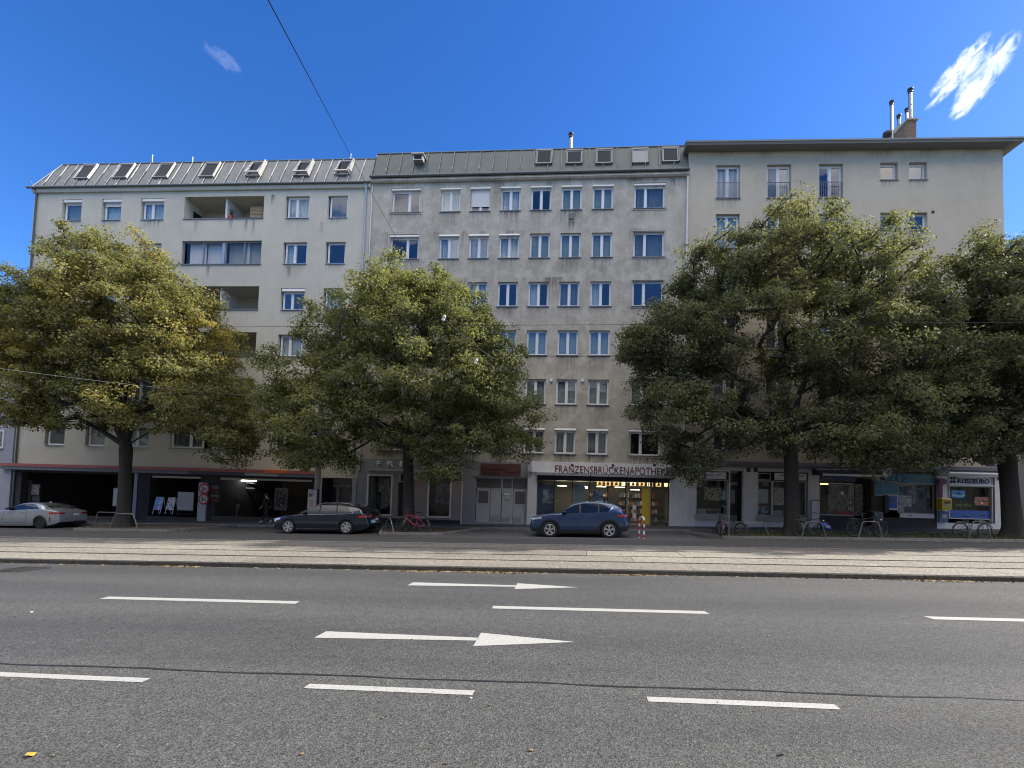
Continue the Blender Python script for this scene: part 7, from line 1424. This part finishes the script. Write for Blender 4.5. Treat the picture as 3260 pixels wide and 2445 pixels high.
bag = mb.build('bicycle_bag', simple('bag_blue', (.02, .06, .26), .6, var=.2), None); p = B5.location; bag.location = p; bag.rotation_euler = B5.rotation_euler; tag(bag, 'blue bag with white lettering patch hung over the front wheel of a bicycle', 'bag'); bx('patch', M['fasciapale'], bag, .58, .74, -.13, -.121, .44, .54)
bicycle('black upright bicycle locked to the hoop before the tobacconist door', 2762, 1704, 22.4, .03, bkb, 1.12, 'city', .15, .05)
bicycle('pale grey ladies bicycle with mudguards before the travel agency', 3095, 1702, 22.6, .02, gre, 1.0, 'step', .1, .05)
# ------------------------------------------------------------------ bicycle hoops, poles, barrier
def hoop(label, x0, x1, yb, yt, Y, flat0, flat1, rz=0.0, dep=0.0):
    a = at_depth(x0, yb, Y); b = at_depth(x1, yb, Y + dep); t = at_depth((x0 + x1) / 2, yt, Y); g = raised(a.x, Y); h = t.z - g; T = thing('bicycle_stand', label, 'bicycle stand', (a.x, Y, g), 0, 'bent tube bicycle stands')
    w = b.x - a.x; g2 = raised(b.x, Y + dep) - g; f0, f1 = at_depth(flat0, yt, Y).x - a.x, at_depth(flat1, yt, Y).x - a.x; mb = MB(); c = .1; d = dep
    v = lambda x, z: (x, d * x / w if w else 0, z)
    mb.tube([v(0, -.1), v(f0 * .35, h * .35), v(f0 * .85, h * .86), v(f0 * .95 + .02, h * .96), v(f0 + .09, h), v(f1 - .09, h + .01), v(f1 + .0, h * .96), v(f1 + (w - f1) * .15, h * .86), v(f1 + (w - f1) * .65, h * .35), v(w, g2 - .1)], .026, 8); mb.build('tube', M['steel'], T); return T
hoop('bent tube stand mostly hidden behind the left tree trunk', 301, 420, 1683, 1632, 23.4, 311, 405); hoop('bent tube stand right in front of the left tree trunk', 350, 440, 1683, 1636, 22.2, 368, 424)
hoop('bent tube stand turned sideways behind the estate car', 1224, 1254, 1695, 1649, 22.3, 1238, 1252, 0, -.6); hoop('bent tube stand behind the red mountain bike', 1300, 1374, 1697, 1649, 22.7, 1312, 1357)
hoop('empty bent tube stand between the bicycle cluster and the thick trunk', 2372, 2450, 1708, 1664, 22.3, 2384, 2430); hoop('bent tube stand with the blue bag bicycle', 2551, 2631, 1706, 1662, 22.1, 2566, 2614)
hoop('bent tube stand with the black upright bicycle', 2733, 2811, 1708, 1661, 22.1, 2747, 2794); hoop('bent tube stand with the pale grey ladies bicycle', 3083, 3157, 1708, 1660, 22.3, 3098, 3138)
def pole(name, label, cat, px, yb, yt, Y, r, mat, rz=None, taper=1.0):
    a = at_depth(px, yb, Y); t = at_depth(px, yt, Y); g = raised(a.x, Y) - .05; T = thing(name, label, cat, (a.x, Y, g)); h = t.z - g; mb = MB(); mb.lathe([(r, 0), (r, .3), (r * (1 + taper) / 2, h * .5), (r * taper, h)], (0, 0, 0), 'z', 16); mb.build('pole', mat, T); mb = MB(); mb.lathe([(r * 1.5, 0), (r * 1.4, .06), (r, .1)], (0, 0, 0), 'z', 16); mb.build('base_collar', mat, T); return T, h, Vector((a.x, Y, g))
TP, hp, pp = pole('catenary_mast', 'grey concrete mast rising into the middle tree behind the estate car', 'mast', 1004, 1672, 1120, 23.6, .15, M['concrete'], taper=.75)
mb = MB(); mb.tube([(0, -.1, hp - .5), (1.2, -1.5, hp - .2), (4.0, -5.5, hp + .15)], .035, 8); mb.build('bracket_arm', M['steel'], TP)
T_, h_, _p = pole('sign_pole', 'thin grey pole rising from the cluster of bicycles', 'pole', 2320, 1708, 1499, 22.35, .032, M['steel'])
# poster box on the mast
a = at_depth(978, 1650, 23.3); w = .62; T = thing('poster_box', 'poster box with a building picture and a pinkish notice standing before the concrete mast', 'poster box', (a.x, 23.3, raised(a.x, 23.3)))
z1 = at_depth(994, 1557, 23.3).z - raised(a.x, 23.3); z0 = z1 - 1.6; w = at_depth(1010, 1600, 23.3).x - a.x; bx('box', M['dark'], T, 0, w + .03, -.05, .1, 0.1, z1)
bx('poster_face', simple('poster_beige', (.42, .38, .33), .7), T, .01, w - .02, -.058, -.052, z1 - 1.05, z1 - .02); bx('picture', printed('poster_house', [(.35, .38, .5), (.06, .06, .07)], (4, 1, 5)), T, .08, w * .62, -.064, -.059, z1 - .42, z1 - .04); bx('notice', simple('poster_pink', (.38, .23, .21), .7), T, .1, w * .62, -.064, -.059, z1 - 1.0, z1 - .55); bx('picture', printed('poster_dark', [(.03, .03, .05), (.3, .3, .32)], (5, 1, 5), .6), T, .01, w - .02, -.058, -.052, z1 - 1.6, z1 - 1.07)
# red and white barrier hoop
a = at_depth(2035, 1712, 21.6); T = thing('barrier_hoop', 'narrow red and white barrier hoop at the parking bay end', 'barrier', (a.x, 21.6, base(a.x, 21.6))); b_ = at_depth(2043, 1714, 21.2)
h = .98; dx, dy = .13, -.55; path = [(0, 0, 0), (0, 0, h - .15), (dx * .15, dy * .1, h - .04), (dx * .4, dy * .35, h), (dx * .7, dy * .7, h), (dx * .9, dy * .92, h - .05), (dx, dy, h - .16), (dx, dy, 0)]
mb = MB(); mb.tube(path, .035, 8); mb.build('tube', M['white'], T)
for (x, y) in ((0, 0), (dx, dy)):
    for z in (.05, .38, .68): mb = MB(); mb.tube([(x, y, z), (x, y, z + .16)], .0365, 8); mb.build('red_band', M['signred'], T)
# ------------------------------------------------------------------ overhead wires
def wire(name, label, pts, r, mat, sag=0.0):
    p = [Vector(q_) for q_ in pts]; o = []
    for a, b in zip(p[:-1], p[1:]):
        for i in range(12): t = i / 12; v = a.lerp(b, t); v.z -= sag * 4 * t * (1 - t); o.append(v)
    o.append(p[-1]); c = o[0].copy(); mb = MB(); mb.tube([v - c for v in o], r, 5); return tag(mb.build(name, mat, None, c), label, 'cable', 'tram wires over the street')
A = at_depth
def ext(p, q_, k0, k1): d = q_ - p; return p - d * k0, q_ + d * k1
a, b = A(0, 1045, 16.8), A(3260, 1026, 16.9); a, b = ext(a, b, .3, .3); wire('contact_wire', 'dark upper contact wire crossing the whole picture', [a, b], .007, M['wire'])
a, b = A(0, 1133, 13.8), A(3260, 1137, 13.8); a, b = ext(a, b, .3, .3); wire('contact_wire', 'pale lower contact wire crossing the whole picture', [a, b], .005, M['wire'])
a, m_, b = A(838, -30, 5.0), A(1118, 498, 17), A(1330, 880, 23.6); wire('span_wire', 'steep span wire running down from the top edge to the middle tree', [a, m_, b], .008, M['wire'])
a, b = A(-60, 1165, 17), A(1000, 1275, 23.4); wire('span_wire', 'pale span wire crossing the left tree crown', [a, b], .008, M['wirepale'], .15)
a, b = A(1410, 1010, 14), A(1580, 1145, 17); wire('feeder_cable', 'dark sagging cable inside the middle tree crown', [a, b], .016, M['dark'], .1)
for (x, y, Y, lb) in ((1325, 862, 22.8, 'upper white insulator on the steep span wire'), (1340, 885, 22.9, 'lower white insulator on the steep span wire'), (1515, 1150, 16, 'white insulator at the sagging cable end'), (1413, 1012, 14, 'white insulator at the sagging cable start')):
    p = A(x, y, Y); mb = MB(); mb.lathe([(.02, -.10), (.05, -.08), (.05, -.04), (.03, -.02), (.05, .02), (.05, .06), (.02, .1)], (0, 0, 0), 'z', 10); tag(mb.build('insulator', M['white'], None, p, (.3, .5, 0)), lb, 'insulator', 'insulators on the wires')
# ------------------------------------------------------------------ people in the dark filling station
def person(label, P, rz, joints, rad, cloth_top, cloth_leg, shoe, skinm, scale=1.0):
    T = thing('person', label, 'person', P, rz); T.scale = (scale,) * 3
    names = list(joints); idx = {k: i for i, k in enumerate(names)}; E_ = [('pelvis', 'waist'), ('waist', 'chest'), ('chest', 'neck'), ('neck', 'head0'), ('head0', 'head1')] + [(a + s_, b + s_) for s_ in 'LR' for a, b in (('sh', 'el'), ('el', 'wr'), ('wr', 'ha'), ('hip', 'kn'), ('kn', 'an'), ('an', 'toe'))] + [('chest', 'sh' + s_) for s_ in 'LR'] + [('pelvis', 'hip' + s_) for s_ in 'LR']
    me = bpy.data.meshes.new('body'); me.from_pydata([joints[k] for k in names], [(idx[a], idx[b]) for a, b in E_], []); o = bpy.data.objects.new('tmp', me); COL.objects.link(o)
    sk = o.modifiers.new('s', 'SKIN'); 
    for k in names: v = me.skin_vertices[0].data[idx[k]]; v.radius = rad[k]; v.use_root = (k == 'pelvis')
    sb = o.modifiers.new('b', 'SUBSURF'); sb.levels = 2; dg = bpy.context.evaluated_depsgraph_get(); m2 = bpy.data.meshes.new_from_object(o.evaluated_get(dg)); bpy.data.objects.remove(o)
    for mt in (cloth_top, cloth_leg, shoe, skinm): m2.materials.append(mt)
    J = {k: Vector(v) for k, v in joints.items()}
    for p in m2.polygons:
        c = p.center; p.use_smooth = True; near = min(J, key=lambda k: (J[k] - c).length); i = 0
        if near.startswith(('toe', 'an')) and c.z < J[near].z + .05: i = 2
        elif near.startswith(('kn', 'an', 'hip', 'pelvis')): i = 1
        elif near.startswith(('head', 'neck', 'ha', 'wr')): i = 3
        p.material_index = i
    link('body', m2, T); h = J['head1']; f = 1
    mb = MB(); c = (J['head0'] + J['head1']) / 2 + Vector((.012, 0, .035)); mb.lathe([(.03, .115), (.07, .105), (.098, .06), (.103, 0), (.09, -.05)], tuple(c), 'z', 16); mb.build('hair', M['hair'], T)
    mb = MB(); mb.box(c.x - .125, c.x - .095, -.012, .012, c.z - .06, c.z - .02); mb.build('nose', skinm, T)
    for y in (-.035, .035): mb = MB(); mb.lathe([(.009, -.006), (.011, 0), (.009, .006)], (c.x - .095, y, c.z - .012), 'x', 8); mb.build('eye', M['black'], T)
    for y in (-.088, .088): mb = MB(); mb.lathe([(.02, -.008), (.028, 0), (.02, .008)], (c.x, y, c.z - .03), 'y', 8); mb.build('ear', skinm, T)
    # fingers
    for s_ in 'LR':
        a = J['ha' + s_]; d = (J['ha' + s_] - J['wr' + s_]).normalized(); mb = MB()
        for k in range(4): o_ = Vector((-.02 + k * .015, 0, 0)); mb.tube([a + o_, a + o_ + d * (.035 + .006 * (k in (1, 2))), a + o_ + d * (.06 + .008 * (k in (1, 2))) + Vector((-.012, 0, 0))], .008, 5)
        mb.tube([a - d * .03 + Vector((-.02, 0, 0)), a + Vector((-.05, 0, .0)), a + d * .02 + Vector((-.055, 0, 0))], .009, 5); mb.build('fingers', skinm, T)
    return T
jw = dict(pelvis=(0, 0, .95), waist=(-.01, 0, 1.1), chest=(-.03, 0, 1.35), neck=(-.05, 0, 1.5), head0=(-.07, 0, 1.6), head1=(-.08, 0, 1.7), shL=(-.02, .2, 1.42), elL=(.12, .25, 1.15), wrL=(.02, .24, .92), haL=(-.02, .23, .84), shR=(-.02, -.2, 1.42), elR=(-.02, -.26, 1.14), wrR=(-.2, -.24, .96), haR=(-.26, -.23, .9), hipL=(0, .1, .9), knL=(-.2, .1, .52), anL=(-.33, .1, .1), toeL=(-.5, .1, .05), hipR=(0, -.1, .9), knR=(.08, -.1, .5), anR=(.36, -.1, .18), toeR=(.28, -.1, .02))
rd = dict(pelvis=(.15, .13), waist=(.13, .115), chest=(.17, .125), neck=(.055, .055), head0=(.085, .085), head1=(.085, .09)); 
for s_ in 'LR': rd.update({'sh' + s_: (.07, .07), 'el' + s_: (.047, .047), 'wr' + s_: (.03, .03), 'ha' + s_: (.035, .022), 'hip' + s_: (.1, .1), 'kn' + s_: (.062, .062), 'an' + s_: (.045, .045), 'toe' + s_: (.045, .035)})
p = A(848, 1658, 26.0); person('person in dark clothes and white shoes walking left past the dark filling station bay', (p.x, 26.0, raised(p.x, 26.0)), 0, jw, rd, M['cloth'], M['cloth'], M['white'], M['skin'], .98)
js = dict(jw); js.update(knL=(-.02, .12, .5), anL=(0, .13, .08), toeL=(-.16, .13, .04), knR=(0, -.12, .5), anR=(.02, -.13, .08), toeR=(-.14, -.13, .04), wrR=(-.3, -.18, 1.1), haR=(-.38, -.17, 1.12))
p = BL.c(b2, 500, 700, 2.0); w = BL.world(p[0], 2.0, 0); person('person in beige trousers standing under the lit tube inside the bay', (w.x, w.y, SL * w.x + .28), .2, js, rd, M['cloth'], M['clothbeige'], M['cloth'], M['skin'], 1.0)
